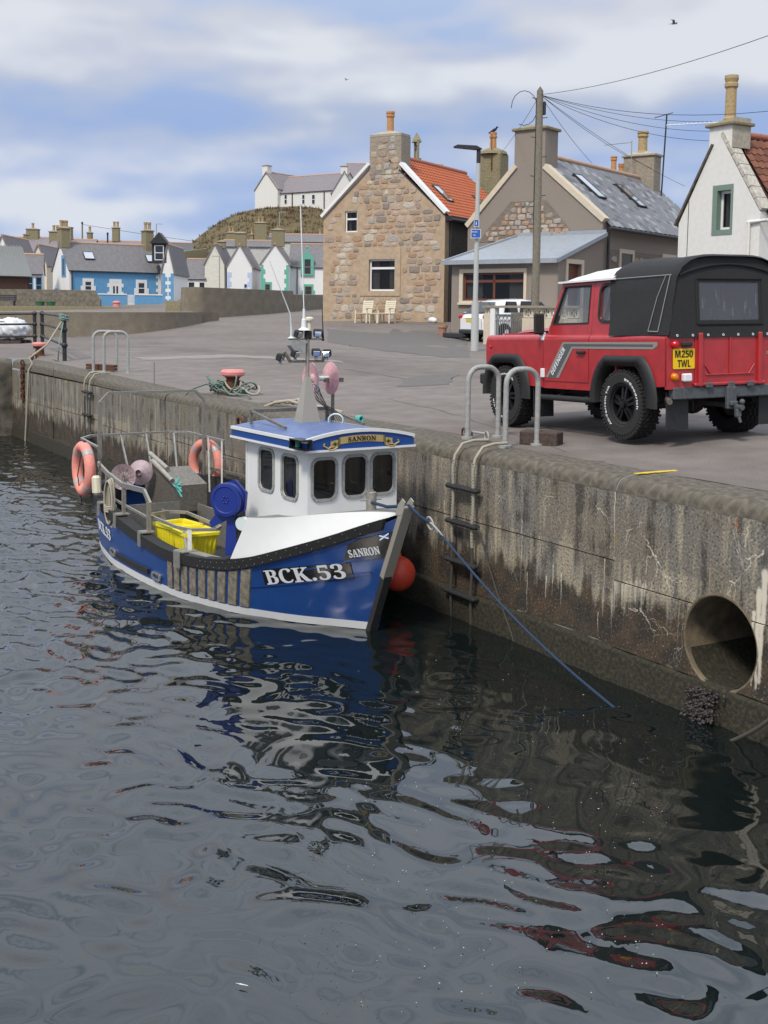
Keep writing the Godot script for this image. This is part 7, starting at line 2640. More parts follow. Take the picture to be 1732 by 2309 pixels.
# ---------------- the hill and the village beyond ----------------
func make_hill():
	# a grassy knoll behind the houses; its top follows the photographed skyline at 180 m
	var sky := [[300, 640], [370, 596], [420, 556], [470, 515], [520, 485], [560, 472], [600, 466], [700, 462], [780, 458], [860, 452], [980, 470], [1150, 520], [1400, 600]]
	var prof := []
	for q in sky:
		var p := at(q[0], q[1], 185.0)
		prof.append([(q[0] - PCX) / FOC * 185.0, p.y])
	var f := FastNoiseLite.new()
	f.seed = 61; f.frequency = 0.06; f.fractal_octaves = 4
	var rows := []
	var mb := MB.new()
	var cols := 110
	var deps := 44
	for j in deps + 1:
		var d := lerpf(160.0, 270.0, pow(j / float(deps), 1.6))
		var row := []
		for i in cols + 1:
			var r := lerpf(-48.0, 50.0, i / float(cols))
			var top := crv(prof, r * 185.0 / maxf(d, 150.0))
			var up := pow(clampf((d - 166.0) / 19.0, 0.0, 1.0), 0.8) * (1.0 - smoothstep(225.0, 268.0, d))
			var p := place(r, d)
			var y := lerpf(2.0, top, up) + f.get_noise_2d(r * 2.0, d * 2.0) * 0.6 * up * (1.0 - smoothstep(176.0, 184.0, d) * 0.9)
			row.append(V(p.x, y, p.z))
			# heather scars and bare earth
			var n := f.get_noise_2d(r * 3.2 + 100.0, d * 1.4)
			var n2 := f.get_noise_2d(r * 7.0, d * 5.0 + 50.0)
			var scar := smoothstep(0.02, 0.22, n + n2 * 0.3 - absf(d - 178.0) * 0.02) * smoothstep(-22.0, -12.0, r)
			var c := Vector3(1.0 + 0.3 * n2, 1.0 + 0.3 * n2, 1.0 + 0.2 * n2).lerp(Vector3(.50, .36, .42), scar)
			mb.col.append(Color(c.x, c.y, c.z))
		rows.append(row)
	var cc := mb.col.duplicate()
	mb.grid(rows)
	mb.col = cc
	structure("hill", mb, M.hill, "grassy knoll above the village")
	# rough grass: blades in tufts over the slope facing the harbour
	var tuft := MB.new()
	var rg := RandomNumberGenerator.new()
	rg.seed = 17
	for k in 7:
		var a := rg.randf() * TAU
		var o := V(cos(a), 0, sin(a)) * .22
		var tip := V(cos(a) * .35, rg.randf_range(.22, .42), sin(a) * .35)
		var s := V(-sin(a), 0, cos(a)) * .06
		tuft.tri(o - s, o + s, tip)
	var mm := MultiMesh.new()
	mm.transform_format = MultiMesh.TRANSFORM_3D
	mm.use_colors = true
	mm.mesh = tuft.mesh()
	mm.instance_count = 3500
	for k in 3500:
		var jj := rg.randf_range(8, deps * .40)
		var ii := rg.randf_range(8, cols - 20)
		var j0 := int(jj); var i0 := int(ii)
		var p: Vector3 = rows[j0][i0].lerp(rows[j0][i0 + 1], ii - i0).lerp(rows[j0 + 1][i0].lerp(rows[j0 + 1][i0 + 1], ii - i0), jj - j0)
		mm.set_instance_transform(k, Transform3D(Basis(V(0, 1, 0), rg.randf() * TAU).scaled(Vector3.ONE * rg.randf_range(.7, 1.5)), p))
		var g := rg.randf_range(.75, 1.2)
		mm.set_instance_color(k, Color(g, g * rg.randf_range(.85, 1.05), g * .8))
	var mi := MultiMeshInstance3D.new()
	mi.multimesh = mm
	var gm := flat(.135, .106, .052, 0.95)
	gm.vertex_color_use_as_albedo = true
	mi.material_override = gm
	mi.name = "hill_grass"
	add_child(mi)
	tag(mi, "rough tan grass covering the knoll", "grass", "", "stuff")
	hill_house()

func far_roof(o: Node3D, a: Vector3, b: Vector3, ln: Vector3, m: Material, called := "roof"):
	# one roof slope: eaves corner a, ridge corner b, and the vector along the eaves
	var mb := MB.new()
	var nrm := ln.cross(b - a).normalized()
	if nrm.y < 0: nrm = -nrm
	var t := nrm * .12
	var ex := ln.normalized() * .12
	var p := [a - ex, a + ln + ex, b + ln + ex, b - ex]
	if (p[1] - p[0]).cross(p[2] - p[0]).dot(nrm) < 0: p = [p[1], p[0], p[3], p[2]]
	mb.quad(p[0] + t, p[1] + t, p[2] + t, p[3] + t)
	mb.quad(p[3] - t * .2, p[2] - t * .2, p[1] - t * .2, p[0] - t * .2)
	for k in 4: mb.quad(p[k] - t * .2, p[(k + 1) % 4] - t * .2, p[(k + 1) % 4] + t, p[k] + t)
	part(called, mb, m, o)

func cottage(called: String, label: String, pl: Vector3, pr: Vector3, base: float, he: float, hr: float, depth: float, walls: Array, roof: Material, group := "village houses") -> Node3D:
	# long face between pl and pr, gables at both ends: walls = [front, left gable, right gable]
	var o := frame_thing(called, label, "house", pl, pr, base, group)
	var w := V(pr.x - pl.x, 0, pr.z - pl.z).length()
	var mb := MB.new()
	mb.box(V(w / 2, he / 2 - .5, -.15), V(w - .6, he + 1, .3)); mb.box(V(w / 2, he / 2 - .5, -depth + .15), V(w - .6, he + 1, .3))
	part("wall", mb, walls[0], o)
	var gp := P2([0, -1, depth, -1, depth, he, depth / 2, hr, 0, he])
	for s in 2:
		mb = MB.new()
		mb.prism(gp, .3, Transform3D(Basis(V(0, 0, -1), V(0, 1, 0), V(1, 0, 0)), V(0 if s == 0 else w - .3, 0, 0)))
		part("gable_wall", mb, walls[1 + s], o)
	var ov := .18
	var k := (hr - he) / (depth / 2)
	far_roof(o, V(0, he - k * ov, ov), V(0, hr, -depth / 2), V(w, 0, 0), roof)
	far_roof(o, V(0, he - k * ov, -depth - ov), V(0, hr, -depth / 2), V(w, 0, 0), roof)
	mb = MB.new()
	mb.tube([V(-.1, hr + .1, -depth / 2), V(w + .1, hr + .1, -depth / 2)], .16, 6)
	part("ridge", mb, M.ridge_tile, o)
	return o

func gable_house(called: String, label: String, px0: float, px1: float, base_py: float, eave_py: float, apex_py: float, d: float, ln: float, wall: Material, roof: Material, side: Material = null, lean := 0.0, group := "village houses") -> Node3D:
	# gable end towards the harbour
	var pl := at(px0, base_py, d + lean)
	var pr := at(px1, base_py, d)
	var o := frame_thing(called, label, "house", pl, pr, pl.y, group)
	var w := V(pr.x - pl.x, 0, pr.z - pl.z).length()
	var he := on_node(o, px0, eave_py).y
	var hr := on_node(o, (px0 + px1) / 2, apex_py).y
	var mb := MB.new()
	mb.prism(P2([0, -1.5, w, -1.5, w, he, w / 2, hr, 0, he]), .3, Transform3D(Basis(), V(0, 0, -.3)))
	part("gable_wall", mb, wall, o)
	mb = MB.new()
	mb.prism(P2([0, -1.5, w, -1.5, w, he, w / 2, hr, 0, he]), .3, Transform3D(Basis(), V(0, 0, -ln)))
	part("gable_wall", mb, wall, o)
	for x in [.15, w - .15]:
		mb = MB.new()
		mb.box(V(x, he / 2 - .75, -ln / 2), V(.3, he + 1.5, ln - .6))
		part("wall", mb, side if side else wall, o)
	far_roof(o, V(-.12, he - .12, 0), V(w / 2, hr, 0), V(0, 0, -ln), roof)
	far_roof(o, V(w + .12, he - .12, 0), V(w / 2, hr, 0), V(0, 0, -ln), roof)
	mb = MB.new()
	mb.tube([V(w / 2, hr + .1, .05), V(w / 2, hr + .1, -ln)], .15, 6)
	part("ridge", mb, M.ridge_tile, o)
	for s in [-1, 1]:
		mb = MB.new()
		mb.bar(V(w / 2, hr + .12, -.12), V(w / 2 + s * (w / 2 + .1), he + .02, -.12), .32, .14, V(0, 1, 0))
		part("skew", mb, M.cope_stone, o)
	return o

func far_window(o: Node3D, x0: float, y0: float, x1: float, y1: float, frame: Material, margin: Material = null, z := 0.0, quoined := false, bars := true, xf := Transform3D()):
	var t := xf * Transform3D(Basis(), V(0, 0, z))
	var mb := MB.new()
	if margin:
		var g := .22
		ring(mb, rect(x0 - g, y0 - g * .5, x1 + g, y1 + g * 1.3), rect(x0, y0, x1, y1), .05, t)
		var mo := part("window_margin", mb, margin, o)
		if quoined:
			var n := int((y1 - y0) / .5)
			for k in n:
				if k % 2 == 0:
					for s in [x0 - g - .10, x1 + g + .10]:
						mb = MB.new()
						mb.box(t * V(s, y0 + (k + .5) * (y1 - y0) / n, .022), V(.2, (y1 - y0) / n, .044), t.basis)
						part("quoin", mb, margin, mo)
	mb = MB.new()
	ring(mb, rect(x0, y0, x1, y1), rect(x0 + .08, y0 + .08, x1 - .08, y1 - .08), .04, t)
	if bars: mb.box(t * V((x0 + x1) / 2, (y0 + y1) / 2, .02), V(x1 - x0 - .16, .08, .035), t.basis)
	var w := part("window", mb, frame, o)
	mb = MB.new()
	mb.box(t * V((x0 + x1) / 2, (y0 + y1) / 2, .006), V(x1 - x0 - .1, y1 - y0 - .1, .01), t.basis)
	part("pane", mb, M.dark_pane, w)

func quoins(o: Node3D, x: float, y0: float, y1: float, n: int, m: Material, dir: float, xf := Transform3D()):
	for k in n:
		var h := (y1 - y0) / n
		var wd := .55 if k % 2 == 0 else .32
		var mb := MB.new()
		mb.box(xf * V(x + dir * wd / 2, y0 + (k + .5) * h, .02), V(wd, h, .05), xf.basis)
		part("quoin", mb, m, o)

func stack(o: Node3D, c: Vector3, sx: float, sz: float, h: float, pots: int, pot_h := .7, m: Material = null):
	var pl := []
	for k in pots: pl.append([(k - (pots - 1) / 2.0) * .46, 0, pot_h * .85, .17])
	chimney(o, c, sx, sz, h, m if m else M.lichen_stone, M.cope_stone, pl, M.buff_pot, .10)

func make_far_village():
	M.dark_pane = flat(.03, .035, .04, 0.08)
	# --- the blue cottage ---
	var D := 122.0
	var pl := at(157, 686, D)
	var pr := at(363, 686, D + 5.6)
	var base := 2.1
	var he := 1.45 + 92.0 / FOC * D - base
	var hr := 1.45 + 149.0 / FOC * (D + 3.0) - base
	var o := cottage("blue_cottage", "bright blue cottage with white quoined windows and white gable", pl, pr, base, he, hr, 5.6, [M.blue_wall, M.white_paint, M.white_paint], M.far_slate)
	var w := V(pr.x - pl.x, 0, pr.z - pl.z).length()
	var B := func(px: float, py: float) -> Vector3: return on_node(o, px, py)
	for q in [[191, 634, 207, 655], [311, 637, 327, 663]]:
		var a: Vector3 = B.call(q[0], q[3]); var b: Vector3 = B.call(q[2], q[1])
		far_window(o, a.x, a.y, b.x, b.y, M.white_frame, M.white_paint, .0, true)
	var da: Vector3 = B.call(252, 664); var db: Vector3 = B.call(269, 636)
	var mb := MB.new()
	ring(mb, rect(da.x - .25, 0, db.x + .25, db.y + .3), rect(da.x, 0, db.x, db.y), .05, Transform3D())
	var dm := part("door_margin", mb, M.white_paint, o)
	for k in 5:
		for s in [da.x - .36, db.x + .36]:
			if k % 2: continue
			mb = MB.new()
			mb.box(V(s, .3 + k * .45, .022), V(.22, .4, .044))
			part("quoin", mb, M.white_paint, dm)
	mb = MB.new()
	mb.box(V((da.x + db.x) / 2, db.y / 2, .01), V(db.x - da.x, db.y, .05))
	var dr := part("door", mb, M.white_frame, o)
	for s in [-.18, .18]:
		mb = MB.new()
		mb.prism(rrect((da.x + db.x) / 2 + s, db.y * .55, .2, db.y * .55, .09), .01, Transform3D(Basis(), V(0, 0, .036)))
		part("glass", mb, M.dark_pane, dr)
	quoins(o, w, 0.0, he, 10, M.white_paint, -1)
	mb = MB.new()
	mb.tube([V(0, he - .15, .22), V(w, he - .15, .22)], .07, 6); mb.tube([V(.25, he, .1), V(.25, 0, .1)], .06, 6)
	part("gutter", mb, M.iron, o)
	var sf := slope_frame(V(0, he, .1), V(0, hr, -2.8), V(1, 0, 0))
	for q in [[2.0, .38, 3.1, .66], [9.0, .36, 10.0, .64]]: skylight(o, sf * Transform3D(Basis(), V(0, 0, .13)), q[0], q[1] * 3.9, q[2], q[3] * 3.9)
	var gx := Transform3D(Basis(V(0, 0, 1), V(0, 1, 0), V(-1, 0, 0)), V(-.002, 0, 0))
	far_window(o, -2.2, 3.0, -1.3, 4.9, M.blue_wall, M.blue_wall, 0, false, false, gx)
	far_window(o, -4.8, .7, -3.9, 1.4, M.blue_wall, M.blue_wall, 0, false, false, gx)
	stack(o, V(.35, hr - .5, -2.8), .9, 1.5, 2.0, 2, .9)
	stack(o, V(w - .4, hr - .6, -2.8), .9, 1.4, 2.3, 2, 1.0)
	# garden wall, gate, bin of the blue cottage
	var gw := frame_thing("garden_wall", "low blue garden wall with white coping before the blue cottage", "wall", at(222, 687, 117), at(366, 686, 119), base - .1)
	var gl := on_node(gw, 366, 686).x
	var g0 := on_node(gw, 286, 686).x; var g1 := on_node(gw, 304, 686).x
	for q in [[0.0, g0], [g1, gl]]:
		mb = MB.new()
		mb.box(V((q[0] + q[1]) / 2, .45, -.12), V(q[1] - q[0], 1.3, .24))
		part("wall", mb, M.blue_wall, gw)
		mb = MB.new()
		mb.box(V((q[0] + q[1]) / 2, 1.15, -.12), V(q[1] - q[0] + .05, .12, .34))
		part("coping", mb, M.white_paint, gw)
	var gt := frame_thing("garden_gate", "white slatted garden gate in the blue wall", "gate", gw.transform * V(g0, 0, 0), gw.transform * V(g1, 0, 0), base - .1)
	for k in 7:
		mb = MB.new()
		mb.box(V((k + .5) * (g1 - g0) / 7.0, .55, -.1), V(.07, 1.15, .03))
		part("slat", mb, M.white_paint, gt)
	mb = MB.new()
	for y in [.2, 1.0]: mb.box(V((g1 - g0) / 2, y, -.13), V(g1 - g0, .08, .03))
	part("rail", mb, M.white_paint, gt)
	# --- its neighbour with the dormer ---
	var h2 := gable_house("dormer_cottage", "white and blue quoined cottage with dark dormer beside the blue cottage", 366, 392, 683, 617, 553, 126, 9, M.white_paint, M.far_slate, M.white_paint)
	var w2 := on_node(h2, 392, 683).x
	quoins(h2, 0, 0, 3.2, 8, M.blue_wall, 1); quoins(h2, w2, 0, 3.2, 8, M.blue_wall, -1)
	mb = MB.new()
	mb.box(V(-.3, 5.4, -.8), V(1.6, 2.2, 1.6)); mb.prism(P2([-1.3, 6.4, .7, 6.4, -.3, 7.6]), 1.9, Transform3D(Basis(), V(0, 0, -1.6)))
	var dorm := part("dormer", mb, M.iron, h2)
	far_window(h2, -.8, 4.6, .2, 6.2, M.white_frame, null, .02)
	
	# --- houses behind and to the left ---
	var c1 := gable_house("cream_cottage", "cream gabled house behind the blue cottage's white gable", 68, 106, 668, 598, 553, 136, 8, M.cream_wall, M.far_slate2)
	var c2 := gable_house("white_cottage", "white gabled house at the village edge with weathered chimney", -20, 34, 670, 603, 532, 140, 10, M.white_paint, M.far_slate2)
	stack(c2, on_node(c2, 22, 592), 1.3, 1.2, 1.6, 0)
	var lt := cottage("lean_to_cottage", "small white outhouse with blue framed windows beside the blue cottage", at(46, 668, 121), at(96, 668, 121.5), 2.6, 2.7, 4.6, 3.6, [M.white_paint, M.white_paint, M.white_paint], M.far_slate)
	far_window(lt, .35, .9, 1.3, 2.3, M.blue_wall); far_window(lt, 1.55, .6, 2.2, 2.3, M.blue_wall)
	# brown shed with a metal roof
	var sh := frame_thing("wooden_shed", "dark brown wooden shed with grey ribbed metal roof", "shed", at(-12, 668, 112), at(66, 668, 114), 2.3)
	var sw := on_node(sh, 66, 668).x
	for k in 22:
		mb = MB.new()
		mb.box(V((k + .5) * sw / 22, 1.0, -.05), V(sw / 22 * .93, 3.0, .1))
		part("plank", mb, M.shed_wood, sh)
	mb = MB.new()
	mb.prism(P2([0, -.5, 4, -.5, 4, 2.6, 2.6, 5.3, 0, 2.4]), .12, Transform3D(Basis(V(0, 0, -1), V(0, 1, 0), V(1, 0, 0)), V(sw - .12, 0, 0)))
	part("gable_wall", mb, M.shed_wood, sh)
	far_roof(sh, V(-.3, 2.35, .2), V(-.3, 5.35, -2.6), V(sw + .4, 0, 0), M.shed_roof)
	for k in 12:
		mb = MB.new()
		mb.bar(V(k * sw / 11.0, 2.42, .15), V(k * sw / 11.0, 5.5, -2.6), .06, .16)
		part("roof_seam", mb, M.shed_roof, sh)
	# slate roofs of the row behind
	var rows := [[-30, 118, 640, 566, 533, 158, "long grey slate roofed house at the back of the village"], [108, 205, 640, 562, 538, 152, "slate roofed terrace house with two chimneys behind the blue cottage"], [200, 345, 640, 560, 542, 160, "slate roofed terrace with a tall slim chimney behind the blue cottage"]]
	var houses := []
	for q in rows:
		var p0 := at(q[0], q[2], q[5]); var p1 := at(q[1], q[2], q[5])
		var b2: float = 3.0
		var hh: float = at(q[0], q[3], q[5]).y - b2
		var hq: float = at(q[0], q[4], q[5]).y - b2
		houses.append(cottage("terrace_house", q[6], p0, p1, b2, hh, hq, 6.5, [M.grey_wall, M.white_paint, M.white_paint], M.far_slate2))
	var put := func(h: Node3D, px: float, py0: float, py1: float, sx: float, pots: int, z := -3.2):
		var p := on_node(h, px, py0, z)
		var t := on_node(h, px, py1, z)
		var ph := .9 if pots else 0.0
		stack(h, p, sx, 1.0, maxf(t.y - p.y - ph - .2, .5), pots, ph)
	put.call(houses[0], 62, 545, 512, .8, 1); put.call(houses[0], 75, 555, 500, 1.6, 1); put.call(houses[1], 126, 552, 505, 1.5, 2); put.call(houses[1], 147, 548, 495, 1.9, 2); put.call(houses[2], 262, 545, 497, .9, 2); put.call(houses[2], 203, 538, 508, .6, 1)
	var hx := cottage("dark_roofed_house", "dark slate roofed house below the knoll's stone dyke", at(352, 640, 170), at(440, 640, 172), 3.5, at(352, 577, 170).y - 3.5, at(352, 545, 170).y - 3.5, 6, [M.grey_wall, M.white_paint, M.white_paint], M.slates[0])
	put.call(hx, 377, 577, 548, .7, 1)
	# --- the row of gables under the knoll ---
	var s1 := cottage("low_cottage", "low white cottage with hipped slate roof at the end of the gabled row", at(415, 676, 148), at(463, 676, 148), 3.0, at(415, 628, 148).y - 3.0, at(415, 585, 150).y - 3.0, 6, [M.white_paint, M.white_paint, M.white_paint], M.far_slate)
	far_window(s1, .6, .7, 1.3, 2.2, M.dark_pane); far_window(s1, 2.0, .7, 2.6, 2.2, M.dark_pane)
	var g := gable_house("gabled_cottage", "cream gabled house with plain wall under the knoll", 462, 506, 675, 597, 551, 148, 10, M.cream_pale, M.far_slate)
	stack(g, on_node(g, 500, 560, -6), 1.0, .9, .8, 0)
	g = gable_house("gabled_cottage", "white gabled house with pale lilac corner stones under the knoll", 512, 568, 675, 602, 553, 146, 10, M.white_paint, M.far_slate2)
	var gwid := on_node(g, 568, 675).x
	quoins(g, 0, .5, 3.4, 5, M.pale_blue, 1); quoins(g, gwid, .5, 3.4, 5, M.pale_blue, -1)
	var qa := on_node(g, 550, 650); var qb := on_node(g, 558, 640)
	far_window(g, qa.x, qa.y, qb.x, qb.y, M.pale_blue, null, 0, false, false)
	stack(g, on_node(g, 543, 556, -.5), 1.4, .8, 1.6, 0)
	g = gable_house("gabled_cottage", "white gabled house with green corner stones under the knoll", 588, 651, 678, 596, 551, 143, 11, M.white_paint, M.far_slate2)
	gwid = on_node(g, 651, 678).x
	quoins(g, 0, .0, 4.4, 8, M.green_paint, 1); quoins(g, gwid, .0, 4.4, 8, M.green_paint, -1)
	qa = on_node(g, 598, 654); qb = on_node(g, 609, 641)
	far_window(g, qa.x, qa.y, qb.x, qb.y, M.brown_frame, M.green_paint)
	stack(g, on_node(g, 627, 556, -.5), 1.55, 1.0, on_node(g, 627, 520, -.5).y - on_node(g, 627, 556, -.5).y, 1, .45)
	# the wing with the green dormer
	var hw := cottage("dormer_house", "white house wing with green gabled dormer and green window stones", at(652, 680, 146), at(735, 680, 146), 2.6, at(652, 601, 146).y - 2.6, at(652, 549, 146).y - 2.6, 6.2, [M.white_paint, M.white_paint, M.white_paint], M.far_slate)
	qa = on_node(hw, 687, 618); qb = on_node(hw, 701, 585)
	mb = MB.new()
	var dl := on_node(hw, 678, 621); var dtop := on_node(hw, 694, 560); var de := on_node(hw, 708, 582)
	holed_wall(mb, P2([dl.x, dl.y, de.x, dl.y, de.x, de.y, (dl.x + de.x) / 2 + .35, de.y + .5, (dl.x + de.x) / 2, dtop.y, (dl.x + de.x) / 2 - .35, de.y + .5, dl.x, de.y]), [rect(qa.x, qa.y, qb.x, qb.y)], .35, Transform3D(Basis(), V(0, 0, -.1)))
	mb.ball(V((dl.x + de.x) / 2, dtop.y + .12, .08), V(.14, .18, .14), 8, 6)
	part("dormer", mb, M.green_paint, hw)
	mb = MB.new()
	mb.box(V((dl.x + de.x) / 2, (dl.y + de.y) / 2, -1.2), V(de.x - dl.x - .2, de.y - dl.y, 2.2))
	part("dormer_cheek", mb, M.far_slate, hw)
	far_window(hw, qa.x, qa.y, qb.x, qb.y, M.brown_frame, null, .15)
	qa = on_node(hw, 688, 664); qb = on_node(hw, 703, 646)
	far_window(hw, qa.x, qa.y, qb.x, qb.y, M.brown_frame, M.green_paint, 0, true)
	mb = MB.new()
	mb.tube([on_node(hw, 670, 602, .2), on_node(hw, 670, 680, .2)], .07, 6)
	part("downpipe", mb, M.iron, hw)
	# roofs and stacks stepping up behind them
	var bk := cottage("upper_cottage", "slate roofed cottage with orange chimney pots stepping up behind the gables", at(500, 640, 160), at(610, 640, 160), 3, at(500, 556, 160).y - 3, at(500, 541, 160).y - 3, 5, [M.grey_wall, M.white_paint, M.white_paint], M.far_slate)
	put.call(bk, 522, 548, 508, 1.3, 2); put.call(bk, 545, 548, 520, 1.0, 2); put.call(bk, 568, 546, 512, .5, 1); put.call(bk, 588, 548, 486, 1.7, 2)
	var bk2 := cottage("upper_cottage", "long slate roofed cottage with ochre ridge behind the green dormer", at(605, 640, 164), at(740, 640, 164), 3, at(605, 545, 164).y - 3, at(605, 527, 164).y - 3, 5, [M.grey_wall, M.white_paint, M.white_paint], M.far_slate)
	put.call(bk2, 722, 540, 522, .5, 1)
	# street lamp in front of the cream gable, poles and wires far away
	for q in [[495, 650, 578, 145, "slim far street lamp before the cream gabled house"], [630, 560, 478, 160, "slim far mast above the green quoined house"], [353, 600, 505, 165, "slim far street lamp above the dark roofed house"]]:
		var lp := thing("far_lamp_post", q[4], "lamp post", at(q[0], q[1], q[3]))
		var hgt := at(q[0], q[2], q[3]).y - lp.position.y
		mb = MB.new()
		mb.tube([Vector3.ZERO, V(0, hgt, 0)], .07, 6)
		part("post", mb, M.galv, lp)
		mb = MB.new()
		mb.bar(V(0, hgt, 0), place(-.9 if q[0] == 495 else .9, 0) + V(0, hgt, 0), .12, .08)
		part("arm", mb, M.galv, lp)
	for q in [[186, 548, 503, 165, "far wooden pole above the terrace roofs"], [243, 552, 527, 158, "thin cowl pipe standing on the terrace ridge"]]:
		var lp := thing("far_pole", q[4], "pole", at(q[0], q[1], q[3]))
		mb = MB.new()
		mb.tube([Vector3.ZERO, V(0, at(q[0], q[2], q[3]).y - lp.position.y, 0)], .11, 6)
		part("post", mb, M.wood_grey if q[0] < 200 else M.iron, lp)
		mb = MB.new()
		mb.ball(V(0, at(q[0], q[2], q[3]).y - lp.position.y, 0), V(.16, .2, .16), 8, 6)
		part("top", mb, M.iron, lp)
	var cab := thing("far_cable", "thin cable sagging from the far pole to the knoll", "cable", Vector3.ZERO)
	mb = MB.new()
	var cp := []
	for k in 12:
		var f := k / 11.0
		cp.append(at(lerpf(186, 470, f), lerpf(506, 548, f) - 14.0 * f * (1 - f) + 10.0 * f * (1 - f) * 2.0, 165))
	mb.tube(cp, .025, 4)
	part("cable", mb, M.wire, cab)
	far_walls()

func strip_wall(called: String, label: String, pts: Array, thick: float, m: Material, cop: Material, batter := 0.0) -> Node3D:
	# a wall along a line of [px, base py, top py, depth]
	var o := thing(called, label, "wall")
	var b := []; var t := []
	for q in pts:
		b.append(at(q[0], q[1], q[3])); t.append(at(q[0], q[2], q[3]))
	var fr := []; var bt := []; var bk := []; var bb := []; var mid := []
	for k in b.size():
		var d: Vector3 = (b[mini(k + 1, b.size() - 1)] - b[maxi(k - 1, 0)])
		d.y = 0
		var nrm := d.normalized().cross(Vector3.UP)
		if nrm.dot(fwd()) < 0: nrm = -nrm
		var base: Vector3 = b[k] + V(0, -.5, 0)
		fr.append(base - nrm * batter); mid.append(V(b[k].x, b[k].y + .22, b[k].z)); bt.append(V(b[k].x, t[k].y, b[k].z) + nrm * .03)
		bk.append(V(b[k].x, t[k].y + .02, b[k].z) + nrm * thick); bb.append(base + nrm * thick)
	var mb := MB.new()
	mb.grid([fr, mid, bt]); mb.grid([bk, bb])
	part("face", mb, m, o)
	mb = MB.new()
	mb.grid([bt, bk])
	part("top", mb, cop, o)
	mb = MB.new()
	var n := b.size() - 1
	mb.quad(fr[n], bb[n], bk[n], bt[n]); mb.quad(bb[0], fr[0], bt[0], bk[0])
	part("end", mb, cop, o)
	return o

func far_walls():
	strip_wall("sea_wall", "low curving concrete wall with dark stains across the harbour road", [[-40, 763, 703, 50], [100, 761, 703.5, 50], [293, 756, 704, 51], [394, 741, 704, 53.5], [452, 731, 704, 56], [462, 729, 706, 58]], .7, M.stained_wall, M.concrete, .12)
	strip_wall("sea_wall", "tall grey concrete wall below the gabled houses", [[408, 703, 648, 62], [427, 709, 647, 61], [463, 716, 648, 61.5], [586, 711, 653, 65], [662, 703, 656, 70]], .6, M.stained_wall, M.concrete, .06)
	strip_wall("block_wall", "grey block wall running up to the stone cottage's corner", [[662, 704, 664, 70], [726, 697, 665, 76], [760, 695, 664, 80]], .3, M.concrete, M.concrete)
	strip_wall("harbour_parapet", "grey concrete parapet before the brown shed and blue cottage", [[-30, 690, 652, 108], [100, 690, 653, 110], [215, 689, 655, 112], [226, 688, 676, 112]], .5, M.concrete, M.concrete)
	strip_wall("far_quay_edge", "mossy far quay edge with a low kerb", [[-30, 704, 690, 98], [150, 704, 691, 98], [370, 703, 694, 100]], 1.5, M.lichen_stone, M.concrete)
	strip_wall("hill_dyke", "rough stone dyke at the foot of the knoll", [[385, 590, 576, 150], [420, 582, 566, 152], [468, 572, 560, 155]], .5, M.lichen_stone, M.lichen_stone)
	var st := strip_wall("stone_block", "square weathered concrete block beside the tall grey wall", [[373, 702, 678, 64], [408, 702, 679, 63]], 1.2, M.lichen_stone, M.lichen_stone)

